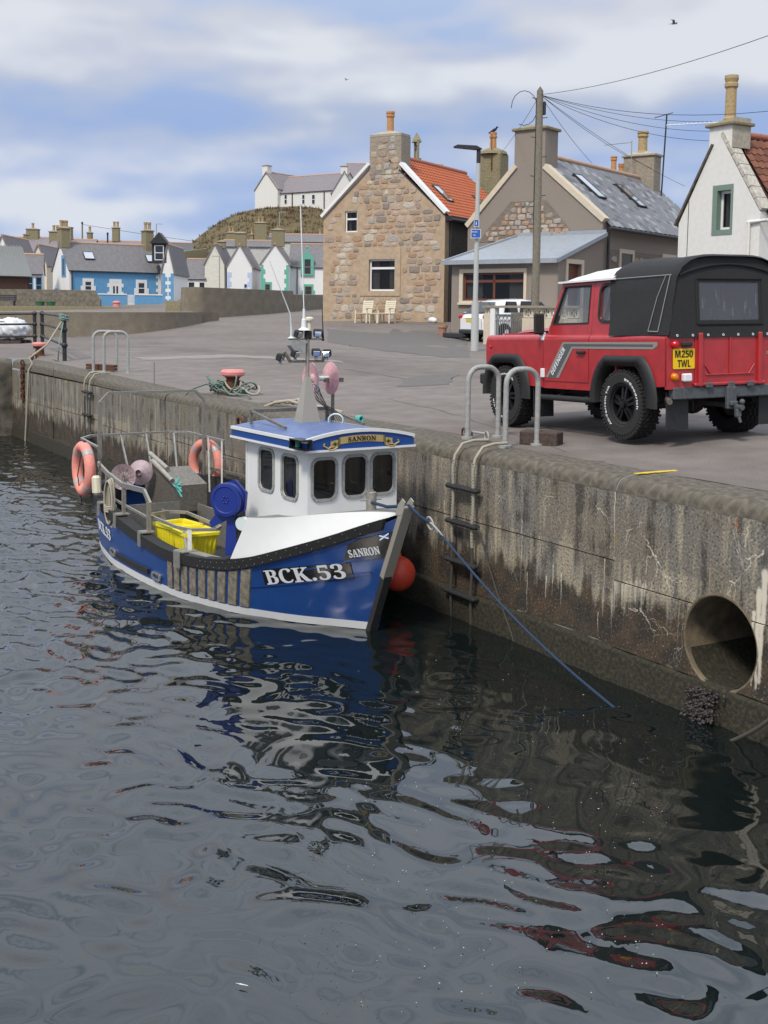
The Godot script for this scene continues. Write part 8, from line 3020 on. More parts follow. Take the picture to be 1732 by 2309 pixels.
func hill_house():
	# church hall on the knoll: white, slate roofed, with a bellcote behind
	var D := 188.0
	M.cream_pale = two_tone(44, 2.0, [.62, .60, .52], [.70, .68, .60], 0.85, 0.2, 0.4)
	M.dark_pane = flat(.03, .035, .04, 0.08)
	M.stained_wall = two_tone(45, 3.0, [.12, .10, .078], [.27, .23, .175], 0.92, 0.8, 0.6)
	var base := at(600, 468, D).y - .6
	var o := gable_house("church_hall", "white hall with slate roofs and stub chimneys on the knoll top", 575, 626, 470, 430, 389, D, 13, M.white_harl, M.far_slate2, null, 3.0, "")
	stack(o, on_node(o, 602, 396, -.5), 1.1, 1.0, 1.5, 0, 0, M.white_harl)
	# long wing to the right
	var pl := at(624, 470, D + 1); var pr := at(760, 466, D - 6)
	var wd := pl.distance_to(pr)
	var h2 := cottage("church_hall_wing", "long white wing of the hilltop hall with narrow windows", pl, pr, pl.y - .3, at(660, 432, D - 2).y - pl.y + .3, at(660, 392, D - 2).y - pl.y + .3, 6.5, [M.white_harl, M.white_harl, M.white_harl], M.far_slate2, "")
	for q in [[641, 648], [681, 688], [703, 711]]:
		var a := on_node(h2, q[0], 461); var b := on_node(h2, q[1], 438)
		far_window(h2, a.x, a.y, b.x, b.y, M.white_frame)
	var mb: MB
	for px in [629, 659, 731]:
		mb = MB.new()
		mb.tube([on_node(h2, px, 432, .05), on_node(h2, px, 470, .05)], .1, 5)
		part("downpipe", mb, M.iron, h2)
	var cg := on_node(h2, 748, 432, .02); var ct := on_node(h2, 776, 384, .02)
	var h3 := gable_house("church_hall_gable", "white cross gable of the hilltop hall with stub chimney", 748, 804, 470, 436, 388, D - 7, 9, M.white_harl, M.far_slate2, null, 0.0, "")
	stack(h3, on_node(h3, 776, 394, -.4), 1.0, .9, 1.2, 0, 0, M.white_harl)
	# church behind with its bellcote
	var ch := cottage("church", "slate roofed church behind the stone cottage's chimney", at(780, 440, 205), at(1000, 440, 205), base, at(800, 420, 205).y - base, at(800, 362, 205).y - base, 10, [M.white_harl, M.white_harl, M.white_harl], M.far_slate2, "")
	var bc := thing("bellcote", "pointed stone bellcote rising behind the orange roof", "bellcote", at(939, 372, 200))
	mb = MB.new()
	var k := 200.0 / FOC
	var Hh := func(py: float) -> float: return (372.0 - py) * k
	for s in [-1, 1]: mb.box(V(s * 7 * k * .86, Hh.call(335) / 2 + .6, 0), V(.42, Hh.call(322) + .4, .7), Basis(V(0, 1, 0), 1.05))
	mb.box(V(0, .3, 0), V(1.7, 1.6, .8), Basis(V(0, 1, 0), 1.05))
	part("pillar", mb, M.lichen_stone, bc)
	mb = MB.new()
	mb.lathe([Vector2(.95, Hh.call(323)), Vector2(.9, Hh.call(320)), Vector2(.12, Hh.call(302)), Vector2(0, Hh.call(301))], 4, Transform3D(Basis(V(0, 1, 0), .5), Vector3.ZERO))
	part("spire", mb, M.lichen_stone, bc)
	mb = MB.new()
	mb.lathe([Vector2(.35, Hh.call(338)), Vector2(.2, Hh.call(332)), Vector2(.0, Hh.call(328))], 10)
	part("bell", mb, M.iron, bc)
	# pale gable peak under it and a squat chimney beside the grey cottage
	var sq := thing("squat_chimney", "squat mossy round-shouldered chimney with orange pot behind the orange roof", "chimney", at(1110, 430, 57))
	mb = MB.new()
	mb.bbox(V(0, .75, 0), V(1.25, 2.0, 1.0), .05, Basis(V(0, 1, 0), .5))
	mb.lathe([Vector2(.72, 1.72), Vector2(.66, 1.86), Vector2(.3, 2.02), Vector2(0, 2.04)], 14)
	part("stack", mb, M.lichen_stone, sq)
	mb = MB.new()
	mb.lathe([Vector2(.17, 1.98), Vector2(.15, 2.5), Vector2(.19, 2.53), Vector2(.19, 2.62), Vector2(.16, 2.64), Vector2(.18, 2.78), Vector2(.12, 2.78)], 12)
	part("chimney_pot", mb, M.clay_pot, sq)
	mb = MB.new()
	mb.tube([V(.45, .9, .4), V(.45, 2.6, .4)], .025, 5)
	part("rod", mb, M.rust, sq)
	var crow := thing("crow", "black bird perched on the orange chimney pot", "bird", sq.position + V(.08, 2.78, 0), .8)
	mb = MB.new()
	mb.ball(V(0, .12, 0), V(.15, .075, .07), 10, 6, Basis(V(0, 0, 1), .55))
	mb.ball(V(.12, .24, 0), V(.055, .05, .045), 8, 6)
	mb.tube([V(.15, .24, 0), V(.22, .23, 0)], .018, 5, false, [.02, .004])
	mb.prism(P2([-.1, .06, -.26, -.06, -.30, -.02, -.12, .12]), .03, Transform3D(Basis(), V(0, 0, -.015)))
	mb.tube([V(.01, .06, .02), V(.02, 0, .02)], .008, 4); mb.tube([V(.01, .06, -.02), V(.02, 0, -.02)], .008, 4)
	part("body", mb, M.bird, crow)

# ---------------- street, quayside and floating things ----------------
func make_street():
	# street lamp
	var lp := thing("street_lamp", "grey street lamp with two small blue signs before the roughcast cottage", "street lamp", at(1070, 792, 31))
	var top := at(1077, 338, 31).y - lp.position.y
	var mb := MB.new()
	mb.tube([V(0, 0, 0), V(0, 1.25, 0), V(0, 1.3, 0), V(0, 1.36, 0), V(0.02, top - .1, 0)], .06, 14, false, [.105, .10, .10, .068, .052])
	part("post", mb, M.galv_pale, lp)
	var rt := place(1, 0)
	mb = MB.new()
	mb.tube([V(0.02, top - .35, 0), V(0.02, top, 0), -rt * -.02 + V(0, top + .05, 0)], .055, 10)
	part("neck", mb, M.iron, lp)
	mb = MB.new()
	var hx := Basis(-rt, V(0, 1, 0), (-rt).cross(V(0, 1, 0)))
	mb.prism(P2([-.10, .02, .05, .10, .55, .12, .66, .07, .62, .05, .05, .0]), .22, Transform3D(hx, V(0, top, 0) - hx.z * .11))
	part("lamp_head", mb, M.iron, lp)
	var sgn := func(px0: float, py0: float, px1: float, py1: float, called: String, lines: Array, turn: float):
		var c := at((px0 + px1) / 2, (py0 + py1) / 2, 30.88)
		var w := (px1 - px0) / FOC * 31.0
		var h := (py1 - py0) / FOC * 31.0
		var bx := rt.rotated(V(0, 1, 0), turn)
		var xf := Transform3D(Basis(bx, V(0, 1, 0), bx.cross(V(0, 1, 0))), c - lp.position)
		var k := MB.new()
		k.prism(rect(-w / 2, -h / 2, w / 2, h / 2), .012, xf)
		var s := part(called, k, M.sign_blue, lp)
		k = MB.new()
		ring(k, rect(-w / 2, -h / 2, w / 2, h / 2), rect(-w / 2 + .012, -h / 2 + .012, w / 2 - .012, h / 2 - .012), .003, xf * Transform3D(Basis(), V(0, 0, .0125)))
		for l in lines:
			k.add(fit_letters(l[0], l[3], l[4], func(u, v, d): return xf * V(l[1] + u, l[2] + v, .0135 + d), false, .002))
		part("lettering", k, M.letter_white, s)
	sgn.call(1068, 495, 1080, 511, "small_sign", [["i", -.02, -.05, .09, .03]], .3)
	sgn.call(1062, 517, 1084, 537, "direction_sign", [["Moray Coast", -.11, .02, .05, .15], ["Trail", -.07, -.06, .045, .06]], .0)
	# telegraph pole
	var D := 38.0
	var tp := thing("telegraph_pole", "tall weathered wooden telegraph pole behind the garden wall", "telegraph pole", drop(at(1205, 760, D)))
	var b := tp.position
	var tt := at(1218, 205, D) - b
	mb = MB.new()
	mb.tube([Vector3.ZERO, tt * .5 + V(.02, 0, 0), tt, tt + V(0, .14, 0)], .13, 14, false, [.135, .12, .105, .01])
	part("pole", mb, M.wood_grey, tp)
	mb = MB.new()
	mb.bbox(tt + rt * .14 + V(0, -.55, 0), V(.12, .42, .10), .02)
	part("junction_box", mb, M.iron, tp)
	for k in 7:
		mb = MB.new()
		var y := tt.y - .25 - k * .62
		var s := 1.0 if k % 2 else -1.0
		mb.tube([tt * (y / tt.y), tt * (y / tt.y) + rt * s * .26 + V(0, .03, 0)], .014, 5)
		part("step", mb, M.iron, tp)
	mb = MB.new()
	var loop := []
	for k in 14:
		var a := TAU * k / 16.0
		loop.append(tt + rt * (-.5 - .42 * cos(a)) + V(0, -.55 + .55 * sin(a), 0))
	mb.tube(loop, .012, 5)
	part("spare_loop", mb, M.wire, tp)
	mb = MB.new()
	mb.tube([tt * .97 + rt * -.11, tt * .6 + rt * -.12, tt * .3 + rt * -.10, tt * .08 + rt * -.13], .018, 6)
	part("riser_cable", mb, M.iron, tp)
	var wires := [[[1905, 16, 22], .25, "overhead wire climbing from the telegraph pole to the upper right"], [[1900, 226, 30], .5, "level overhead wire from the telegraph pole past the white cottage's chimney pot"], [[1612, 296, 42], .3, "overhead wire from the telegraph pole to the white cottage's chimney"], [[1640, 318, 41], .4, "lower overhead wire from the telegraph pole to the white cottage's gable"], [[1606, 274, 44], .25, "upper overhead wire from the telegraph pole to behind the white cottage"], [[1335, 368, 47], .1, "overhead wire from the telegraph pole down to the slate roof's near end"], [[1470, 380, 52], .2, "overhead wire from the telegraph pole to the far slate roof chimney"], [[1545, 420, 54], .2, "overhead wire from the telegraph pole down behind the white cottage"], [[1130, 345, 52], .1, "overhead wire from the telegraph pole down towards the squat mossy chimney"]]
	for w in wires:
		var e := at(w[0][0], w[0][1], w[0][2])
		var o := thing("overhead_wire", w[2], "wire", b + tt + V(0, -.12, 0), 0, "overhead wires on the telegraph pole")
		mb = MB.new()
		var path := []
		for k in 15:
			var f := k / 14.0
			path.append((e - o.position) * f - V(0, w[1] * 4.0 * f * (1 - f), 0))
		mb.tube(path, .008, 5)
		part("wire", mb, M.wire, o)
	# garden wall with pierced blocks, gate
	var pa := at(1090, 776, 36.5); var pb := at(1300, 790, 33.5)
	var gw := frame_thing("garden_wall", "cream garden wall with patterned pierced blocks before the white car", "wall", pa, pb, ground(pa.x, pa.z) - .05)
	var X := func(px: float) -> float: return on_node(gw, px, 740).x
	var ytop: float = on_node(gw, 1120, 690).y
	var gl: float = on_node(gw, 1300, 740).x
	var x1: float = X.call(1106); var x2: float = X.call(1116); var x3: float = X.call(1177)
	mb = MB.new()
	mb.box(V(x1 / 2, ytop / 2 - .25, -.1), V(x1, ytop - .1 + .5 - .35, .22)); part("pillar", mb, M.margin, gw)
	mb = MB.new()
	mb.box(V((x1 + x2) / 2, ytop / 2, -.08), V(x2 - x1, ytop, .2)); part("gate_post", mb, M.white_paint, gw)
	mb = MB.new()
	mb.box(V((x3 + gl) / 2, ytop * .36 - .2, -.1), V(gl - x3, ytop * .72 + .4 - .02, .2)); part("wall", mb, M.margin, gw)
	mb = MB.new()
	mb.box(V(gl / 2, ytop - .02, -.1), V(gl + .1, .07, .28)); part("coping", mb, M.cope_stone, gw)
	var bw := .34
	var spots := [[.02, x1]]
	var nb := int((gl - x3) / bw)
	for k in nb: spots.append([x3 + k * (gl - x3) / nb, x3 + (k + 1) * (gl - x3) / nb])
	var by0: float = ytop * .72 + .01
	for q in spots:
		mb = MB.new()
		var cx: float = (q[0] + q[1]) / 2
		var bh: float = ytop - .06 - by0
		var bwid: float = q[1] - q[0]
		ring(mb, rect(q[0] + .004, by0, q[1] - .004, by0 + bh), rect(q[0] + .03, by0 + .03, q[1] - .03, by0 + bh - .03), .09, Transform3D(Basis(), V(0, 0, -.14)))
		for s in [-1, 1]:
			var arcp := []
			for e in 9:
				var a := lerpf(-1.2, 1.2, e / 8.0)
				arcp.append(V(cx + s * bwid * (.46 - .38 * cos(a)), by0 + bh / 2 + sin(a) * bh * .44, -.095))
			mb.tube(arcp, .02, 5)
		part("pierced_block", mb, M.cream_wood, gw)
	mb = MB.new()
	mb.box(V((x2 + x3) / 2, .62, -.9), V(x3 - x2 + .3, .9, .1))
	part("back_wall", mb, M.concrete, gw)
	var gt := frame_thing("iron_gate", "grey wrought iron gate with scrolls between the white post and cream wall", "gate", gw.transform * V(x2, 0, 0), gw.transform * V(x3, 0, 0), gw.position.y)
	var gwid := x3 - x2
	for k in 13:
		mb = MB.new()
		mb.box(V((k + .5) * gwid / 13, .45, -.03), V(.022, .72, .02)); part("bar", mb, M.gate_metal, gt)
	for k in 7:
		mb = MB.new()
		mb.tube(torus_path(V((k + .5) * gwid / 7, .90, -.03), V(1, 0, 0), V(0, 1, 0), gwid / 16.0, .075, 14), .010, 5, true)
		part("scroll", mb, M.gate_metal, gt)
	for y in [.12, .80, .99]:
		mb = MB.new()
		mb.box(V(gwid / 2, y, -.03), V(gwid, .03, .03)); part("rail", mb, M.gate_metal, gt)
	white_car()
	# two garden seats joined by a small table
	var sh: Node3D = get_node("stone_cottage")
	var cpos := []
	for q in [[821, 733], [872, 733]]:
		var p := on_node(sh, q[0], 700, 1.1)
		cpos.append(sh.transform * V(p.x, 0, 1.1))
	var first: Node3D = null
	var twins := ["cream slatted garden chair by the stone cottage, nearer the knoll", "cream slatted garden chair by the stone cottage, nearer the flower pot"]
	for k in 2:
		var pos := drop(cpos[k])
		if first == null: first = garden_seat(pos, sh.rotation.y, twins[0])
		else: copy(first, "garden_chair", pos, sh.rotation.y, twins[1])
	var ct := thing("side_table", "small cream slatted table between the two garden seats", "table", drop((cpos[0] + cpos[1]) / 2), sh.rotation.y)
	for k in 4:
		mb = MB.new()
		mb.box(V(0, .40, -.15 + k * .1), V(.42, .025, .085)); part("slat", mb, M.cream_wood, ct)
	for x in [-.17, .17]:
		for z in [-.15, .15]:
			mb = MB.new()
			mb.box(V(x, .19, z), V(.05, .38, .05)); part("leg", mb, M.cream_wood, ct)
	# flower pot, drain trough, white stones at the corner
	var fp := thing("flower_pot", "terracotta flower pot at the porch corner", "plant pot", drop(at(998, 763, 41.5)))
	mb = MB.new()
	mb.lathe([Vector2(0, 0), Vector2(.11, 0), Vector2(.15, .30), Vector2(.18, .31), Vector2(.18, .40), Vector2(.15, .40), Vector2(.14, .33), Vector2(0, .33)], 18)
	part("pot", mb, M.terracotta, fp)
	mb = MB.new()
	mb.ball(V(0, .33, 0), V(.14, .03, .14), 10, 4)
	part("soil", mb, M.old_timber, fp)
	var dt := frame_thing("drain_trough", "black trough lying at the foot of the porch wall", "trough", at(1005, 764, 40.9), at(1062, 768, 39.0), ground(at(1005, 764, 40.9).x, at(1005, 764, 40.9).z))
	mb = MB.new()
	mb.bbox(V(.8, .09, 0), V(1.7, .18, .22), .03)
	part("body", mb, M.iron, dt)
	mb = MB.new()
	mb.tube([V(1.5, .1, .05), V(1.9, .08, .08)], .06, 8)
	part("outlet", mb, M.iron, dt)
	var ws := thing("painted_stone", "white painted stone at the stone cottage's corner", "stone", drop(sh.transform * V(on_node(sh, 982, 716).x, 0, .25)))
	mb = MB.new()
	mb.ball(V(0, .10, 0), V(.28, .13, .14), 10, 6); mb.ball(V(.2, .08, .05), V(.16, .10, .1), 8, 6)
	part("stone", mb, M.white_paint, ws)

func garden_seat(pos: Vector3, turn: float, label: String) -> Node3D:
	var o := thing("garden_chair", label, "chair", pos, turn, "garden seats by the stone cottage")
	for x in [-.27, .27]:
		for z in [[.24, .60], [-.22, .42]]:
			var mb := MB.new()
			mb.bar(V(x, 0, z[0] * 1.05), V(x, z[1], z[0] * .9), .045, .06)
			part("leg", mb, M.cream_wood, o)
		var mb2 := MB.new()
		mb2.bar(V(x, .62, .30), V(x, .60, -.28), .07, .025, V(0, 1, 0))
		part("arm", mb2, M.cream_wood, o)
	for k in 6:
		var mb := MB.new()
		mb.box(V(0, .40 - k * .008, .24 - k * .09), V(.52, .02, .075))
		part("seat_slat", mb, M.cream_wood, o)
	for k in 6:
		var mb := MB.new()
		mb.box(V(0, .46 + k * .088, -.26 - k * .022), V(.50, .072, .02), Basis(V(1, 0, 0), -.24))
		part("back_slat", mb, M.cream_wood, o)
	for x in [-.2, .2]:
		var mb := MB.new()
		mb.bar(V(x, .36, -.25), V(x, .96, -.40), .04, .03)
		part("back_post", mb, M.cream_wood, o)
	return o

func white_car():
	# hatchback: x forward from the rear bumper, z to its right (towards the viewer)
	var p0 := drop(at(1062, 778, 38.6))
	var f := (place(.86, .51) - place(0, 0)).normalized()
	var o := thing("parked_car", "white hatchback parked behind the garden wall", "car", p0, atan2(-f.z, f.x))
	var mb := MB.new()
	# body as lofted sections: x, half width, floor, belt
	var secs := [[0.0, .62, .42, .80], [.08, .78, .34, .92], [.35, .85, .26, .98], [1.0, .87, .22, .98], [2.2, .88, .22, .95], [3.2, .87, .24, .93], [3.8, .80, .28, .80], [4.05, .62, .36, .66]]
	var rows := []
	for s in secs:
		var row := []
		for k in 13:
			var a := lerpf(0.0, PI, k / 12.0)
			var c := cos(a); var sn := sin(a)
			row.append(V(s[0], lerpf(s[2], s[3], pow(sn, .35)) if k > 0 and k < 12 else s[2], s[1] * signf(c) * pow(absf(c), .3)))
		rows.append(row)
	mb.grid(rows, true, false, true)
	mb.quad(rows[0][0], rows[0][3], rows[0][9], rows[0][12])
	mb.box(V(.02, .6, 0), V(.1, .36, 1.2))
	part("body", mb, M.car_white, o)
	mb = MB.new()
	var g2 := [[.18, .70, .98], [.66, .64, 1.34], [.95, .62, 1.43], [1.7, .62, 1.47], [2.3, .61, 1.42], [3.1, .72, .95]]
	rows = []
	for s in g2:
		var row := []
		for k in 11:
			var a := lerpf(0.0, PI, k / 10.0)
			var c := cos(a)
			row.append(V(s[0], lerpf(.93, s[2], pow(sin(a), .45)) if k > 0 and k < 10 else .93, lerpf(.86, s[1], pow(sin(a), .5)) * signf(c) * pow(absf(c), .35)))
		rows.append(row)
	mb.grid(rows, true, false, true)
	part("roof", mb, M.car_white, o)
	# side glass, rear glass
	for s in [1.0, -1.0]:
		for q in [[.72, .80, 1.30, 1.02, 1.36], [1.36, 1.42, 2.02, 1.02, 1.38], [2.06, 2.06, 2.75, 1.02, 1.36]]:
			mb = MB.new()
			var zb: float = s * .842; var zt: float = s * .735
			var x3: float = q[2] if q[0] < 2.0 else 2.35
			mb.quad(V(q[0], 1.0, zb), V(q[2], 1.0, zb), V(x3, q[4], zt), V(q[1] + .06, q[4], zt))
			part("side_window", mb, M.car_glass, o)
	mb = MB.new()
	mb.quad(V(.17, 1.0, -.62), V(.17, 1.0, .62), V(.60, 1.34, .55), V(.60, 1.34, -.55))
	part("rear_window", mb, M.car_glass, o)
	for s in [-1, 1]:
		mb = MB.new()
		mb.bbox(V(.09, .84, s * .70), V(.16, .14, .22), .03)
		part("tail_lamp", mb, M.red_lens2, o)
	mb = MB.new()
	mb.box(V(-.035, .72, 0), V(.012, .11, .52))
	part("number_plate", mb, M.car_plate, o)
	mb = MB.new()
	mb.bbox(V(.0, .34, 0), V(.12, .14, 1.35), .03)
	part("bumper", mb, M.iron, o)
	for x in [.72, 3.25]:
		for s in [-1, 1]:
			mb = MB.new()
			mb.lathe([Vector2(.0, -.09), Vector2(.29, -.10), Vector2(.32, -.07), Vector2(.32, .07), Vector2(.29, .10), Vector2(.20, .09), Vector2(.19, .07), Vector2(0, .07)], 24, Transform3D(Basis(V(1, 0, 0), V(0, 0, s), V(0, -s, 0)), V(x, .32, s * .79)))
			part("wheel", mb, M.iron, o)
	mb = MB.new()
	mb.tube([V(.62, 1.42, 0), V(.45, 1.62, 0)], .008, 5)
	part("aerial", mb, M.iron, o)

func hoop(o: Node3D, a: Vector3, b: Vector3, h: float, r := .03):
	var mb := MB.new()
	var p := [a]
	var d := b - a
	var w := Vector2(d.x, d.z).length()
	var cr := minf(.16, w * .45)
	var dir := V(d.x, 0, d.z).normalized()
	p.append(a + V(0, h - cr, 0))
	for k in 5:
		var t := PI / 2 * (k + 1) / 5.0
		p.append(a + V(0, h - cr + cr * sin(t), 0) + dir * cr * (1 - cos(t)))
	var bt := V(b.x, a.y, b.z)
	for k in 6:
		var t := PI / 2 * k / 5.0
		p.append(bt + V(0, h - cr + cr * cos(t), 0) - dir * cr * (1 - sin(t)))
	p.append(b)
	mb.tube(p, r, 12)
	part("tube", mb, M.galv, o)
	for q in [a, b]:
		mb = MB.new()
		mb.lathe([Vector2(.07, -.02), Vector2(.07, .012), Vector2(.036, .014), Vector2(.034, .05), Vector2(0, .05)], 12, Transform3D(Basis(), q))
		part("foot", mb, M.galv, o)

func rope_ladder(label: String, x: float, w: float, top: float, rungs: Array, bottom: float, dark_from: float):
	var o := thing("rope_ladder", label, "rope ladder", V(x, 0, WALLZ + .06), 0, "rope ladders on the quay wall")
	for s in [-.5, .5]:
		var mb := MB.new()
		var up := [V(s * w * .9 + .02, top + .05, -.42), V(s * w, top + .05, -.25), V(s * w, top + .02, -.1), V(s * w, top - .10, -.005), V(s * w, top - .22, .02)]
		var y := top - .22
		while y > dark_from:
			y -= .12; up.append(V(s * w + .008 * sin(y * 9.0), y, .015))
		mb.tube(up, .017, 8)
		part("side_rope", mb, M.grey_rope, o)
		mb = MB.new()
		var dn := []
		y = dark_from + .02
		while y > bottom: dn.append(V(s * w + .008 * sin(y * 9.0), y, .015)); y -= .12
		mb.tube(dn, .017, 8)
		part("side_rope", mb, M.dark_rope, o, "weed-darkened lower part of the side rope")
		mb = MB.new()
		for k in int((top - .1 - dark_from) / .035):   # lay of the rope
			var yy := top - .16 - k * .035
			mb.bar(V(s * w - .015, yy, .026), V(s * w + .015, yy + .018, .029), .008, .010)
		part("strands", mb, M.grey_rope, o).set_meta("kind", "stuff")
	for y in rungs:
		var mb := MB.new()
		mb.bbox(V(0, y, .02), V(w + .20, .05, .09), .018)
		part("rung", mb, M.rubber, o)

func bollard(called: String, label: String, pos: Vector3, s: float):
	var o := thing(called, label, "bollard", pos, 0, "mooring bollards")
	var mb := MB.new()
	mb.lathe([Vector2(.20 * s, -.05), Vector2(.20 * s, .03), Vector2(.13 * s, .08 * s), Vector2(.11 * s, .26 * s), Vector2(.15 * s, .31 * s), Vector2(.0, .31 * s)], 20)
	part("post", mb, M.rust, o)
	mb = MB.new()
	mb.lathe([Vector2(.15 * s, .30 * s), Vector2(.21 * s, .33 * s), Vector2(.215 * s, .38 * s), Vector2(.18 * s, .42 * s), Vector2(0, .43 * s)], 24)
	part("cap", mb, M.pink, o, "pink painted cap")
	return o

func make_quay_things():
	var q0 := func(px: float, py: float, y := .03) -> Vector3: return hit(px, py, V(0, y, 0), Vector3.UP)
	var mb: MB
	# ladder hoops
	var pts := [[[1054, 987], [1107, 979], 828, "galvanised hoop handrail at the near rope ladder, farther from the timber block"], [[1139, 1006], [1193, 983], 833, "galvanised hoop handrail at the near rope ladder, touching the timber block"], [[211, 838], [243, 838], 747, "galvanised hoop handrail at the far rope ladder, on the rusty iron's side"], [[235, 842], [267, 841], 748, "galvanised hoop handrail at the far rope ladder, away from the rusty iron"]]
	for q in pts:
		var y := .035 if q[0][0] > 500 else .10
		var a: Vector3 = q0.call(q[0][0], q[0][1], y); var b: Vector3 = q0.call(q[1][0], q[1][1], y)
		a.z = minf(a.z, WALLZ - .3)
		b = V(a.x + .02, a.y, a.z - .42) if q[0][0] > 500 else V(a.x + .1, a.y, a.z - .5)
		var o := thing("ladder_handrail", q[3], "handrail", a, 0, "ladder handrails on the quay")
		var top := hit(q[0][0], q[2], a, V(CB.z.x, 0, CB.z.z).normalized()).y - a.y
		hoop(o, Vector3.ZERO, b - a, top, .030 if q[0][0] > 500 else .034)
	# rope ladders, from rungs seen on the wall
	var W := func(px: float, py: float) -> Vector3: return hit(px, py, V(0, 0, WALLZ + .06), V(0, 0, 1))
	var ry := []
	for q in [[1049, 1101], [1041, 1179], [1034, 1265], [1029, 1335]]: ry.append(W.call(q[0], q[1]).y)
	rope_ladder("pale rope ladder with black rungs hanging between the near hoop handrails", W.call(1049, 1101).x - .02, .38, .03, ry, -1.95, -1.0)
	ry = []
	for q in [[198, 884], [197, 935], [196, 985]]: ry.append(W.call(q[0], q[1]).y)
	rope_ladder("weedy rope ladder with black rungs at the far hoop handrails", W.call(198, 884).x, .38, .10, ry, -1.95, -.35)
	var eye := thing("ring_shackle", "steel bar and rings holding the near rope ladder", "shackle", q0.call(1082, 990))
	mb = MB.new()
	mb.tube([V(-.16, 0, .0), V(-.16, .07, 0), V(.16, .07, 0), V(.16, 0, 0)], .014, 8)
	part("bar", mb, M.galv, eye)
	for x in [-.24, .22]:
		mb = MB.new()
		mb.tube(torus_path(V(x, .05, .06), V(1, 0, .3).normalized(), V(0, 1, 0), .06, .055, 14), .012, 6, true)
		part("ring", mb, M.rust if x < 0 else M.galv, eye)
	# timber block and rusty iron
	var tb := thing("timber_block", "dark squared timber block beside the near hoop handrails", "block", q0.call(1212, 1004), .55)
	mb = MB.new()
	mb.bbox(V(0, .07, -.12), V(.44, .155, .22), .012)
	part("block", mb, M.old_timber, tb)
	var ri := thing("rusty_iron", "rusty iron bar pile behind the far hoop handrails", "scrap", q0.call(213, 836, .12), .4)
	for k in 2:
		mb = MB.new()
		mb.bbox(V(0, .04 + k * .07, -.2), V(.95, .06, .12), .01); part("bar", mb, M.rust, ri)
	# bollards
	var b1 = bollard("mooring_bollard", "pink capped bollard with rusty chain at the far railing", q0.call(90, 806, .14), 1.0)
	var b2 = bollard("mooring_bollard", "pink capped bollard wrapped in tangled green rope beside the boat", q0.call(525, 888, .04), 1.0)
	var fb := thing("mooring_bollard", "faded pink bollard before the blue cottage's garden wall", "bollard", at(263, 694, 112), 0, "mooring bollards")
	mb = MB.new()
	mb.lathe([Vector2(.40, 0), Vector2(.36, .1), Vector2(.33, .42), Vector2(.40, .47), Vector2(.38, .58), Vector2(.2, .66), Vector2(0, .67)], 16)
	part("post", mb, M.pink, fb)
	# tangled rope at the middle bollard
	var rg := RandomNumberGenerator.new()
	rg.seed = 12
	var rp := thing("rope_tangle", "tangled green mooring rope heaped round the middle bollard", "rope", b2.position)
	for k in 16:
		var c := V(rg.randf_range(-.35, .35), rg.randf_range(.02, .16), rg.randf_range(-.2, .25))
		mb = MB.new()
		var path := []
		var a0 := rg.randf() * TAU
		var ru := rg.randf_range(.10, .30)
		for e in 16:
			var a := a0 + e * .45
			path.append(V(c.x + cos(a) * ru, maxf(c.y + .07 * sin(a * 1.7 + k), .02), c.z + sin(a) * ru * .6))
		mb.tube(path, .017, 6)
		part("loop", mb, M.green_rope if k % 4 else M.grey_rope, rp)
	for q in [[[V(-.2, .12, .2), V(-.35, .16, .35), V(-.42, .06, .62), V(-.45, -.1, .78), V(-.46, -.5, .8), V(-.5, -.9, .72), V(-.42, -1.1, .7)], .017], [[V(.25, .06, .1), V(.6, .03, .15), V(.9, .03, .1), V(1.2, .03, .22)], .017], [[V(-.3, .1, .1), V(-.55, .22, .2), V(-.62, .28, .22)], .03], [[V(.1, .35, 0), V(.28, .30, .05), V(.33, .15, .1), V(.2, .04, .15)], .014]]:
		mb = MB.new()
		mb.tube(q[0], q[1], 7)
		part("tail", mb, M.green_rope, rp)
	# chain and heavy rope lying over the edge behind the wheelhouse
	var ch := thing("mooring_chain", "rusty chain and grey rope draped over the quay edge behind the wheelhouse", "chain", q0.call(640, 918))
	var cpath := [V(.3, .03, -.25), V(.05, .05, -.22), V(-.25, .06, -.15), V(-.42, .04, -.02), V(-.5, -.05, .10), V(-.52, -.2, .14), V(-.54, -.4, .15)]
	for k in 22:
		var f := k / 21.0 * (cpath.size() - 1)
		var i := mini(int(f), cpath.size() - 2)
		var p: Vector3 = cpath[i].lerp(cpath[i + 1], f - i)
		var d: Vector3 = (cpath[i + 1] - cpath[i]).normalized()
		var sd := d.cross(V(.3, 1, .2)).normalized()
		if k % 2: sd = d.cross(sd).normalized()
		mb = MB.new()
		mb.tube(torus_path(p, d, sd, .04, .024, 10), .010, 5, true)
		part("link", mb, M.rust, ch)
	for q in [[V(-.5, -.25, .16), V(-.42, -.02, .12), V(-.3, .05, 0), V(-.05, .09, -.12), V(.2, .05, -.2), V(.6, .04, -.3), V(1.1, .03, -.25), V(1.5, .03, -.2)], [V(-.1, .06, -.1), V(.1, .12, -.2), V(.25, .05, -.15), V(.5, .04, -.18)]]:
		mb = MB.new()
		mb.tube(q, .026, 8)
		part("rope", mb, M.grey_rope, ch)
	var wr := thing("mooring_ring", "rusty iron ring fixed in the quay wall behind the boat", "ring", W.call(548, 960))
	mb = MB.new()
	mb.tube(torus_path(V(0, 0, .03), V(1, 0, .1), V(0, 1, .2), .13, .13, 20), .024, 8, true)
	part("ring", mb, M.rust, wr)
	# thin rod standing on the edge
	var rod := thing("thin_rod", "thin upright steel rod at the quay edge beyond the gantry", "rod", q0.call(348, 866, .06))
	mb = MB.new()
	mb.tube([V(0, -.1, 0), V(0, .42, 0)], .008, 6)
	part("rod", mb, M.dull_steel, rod)
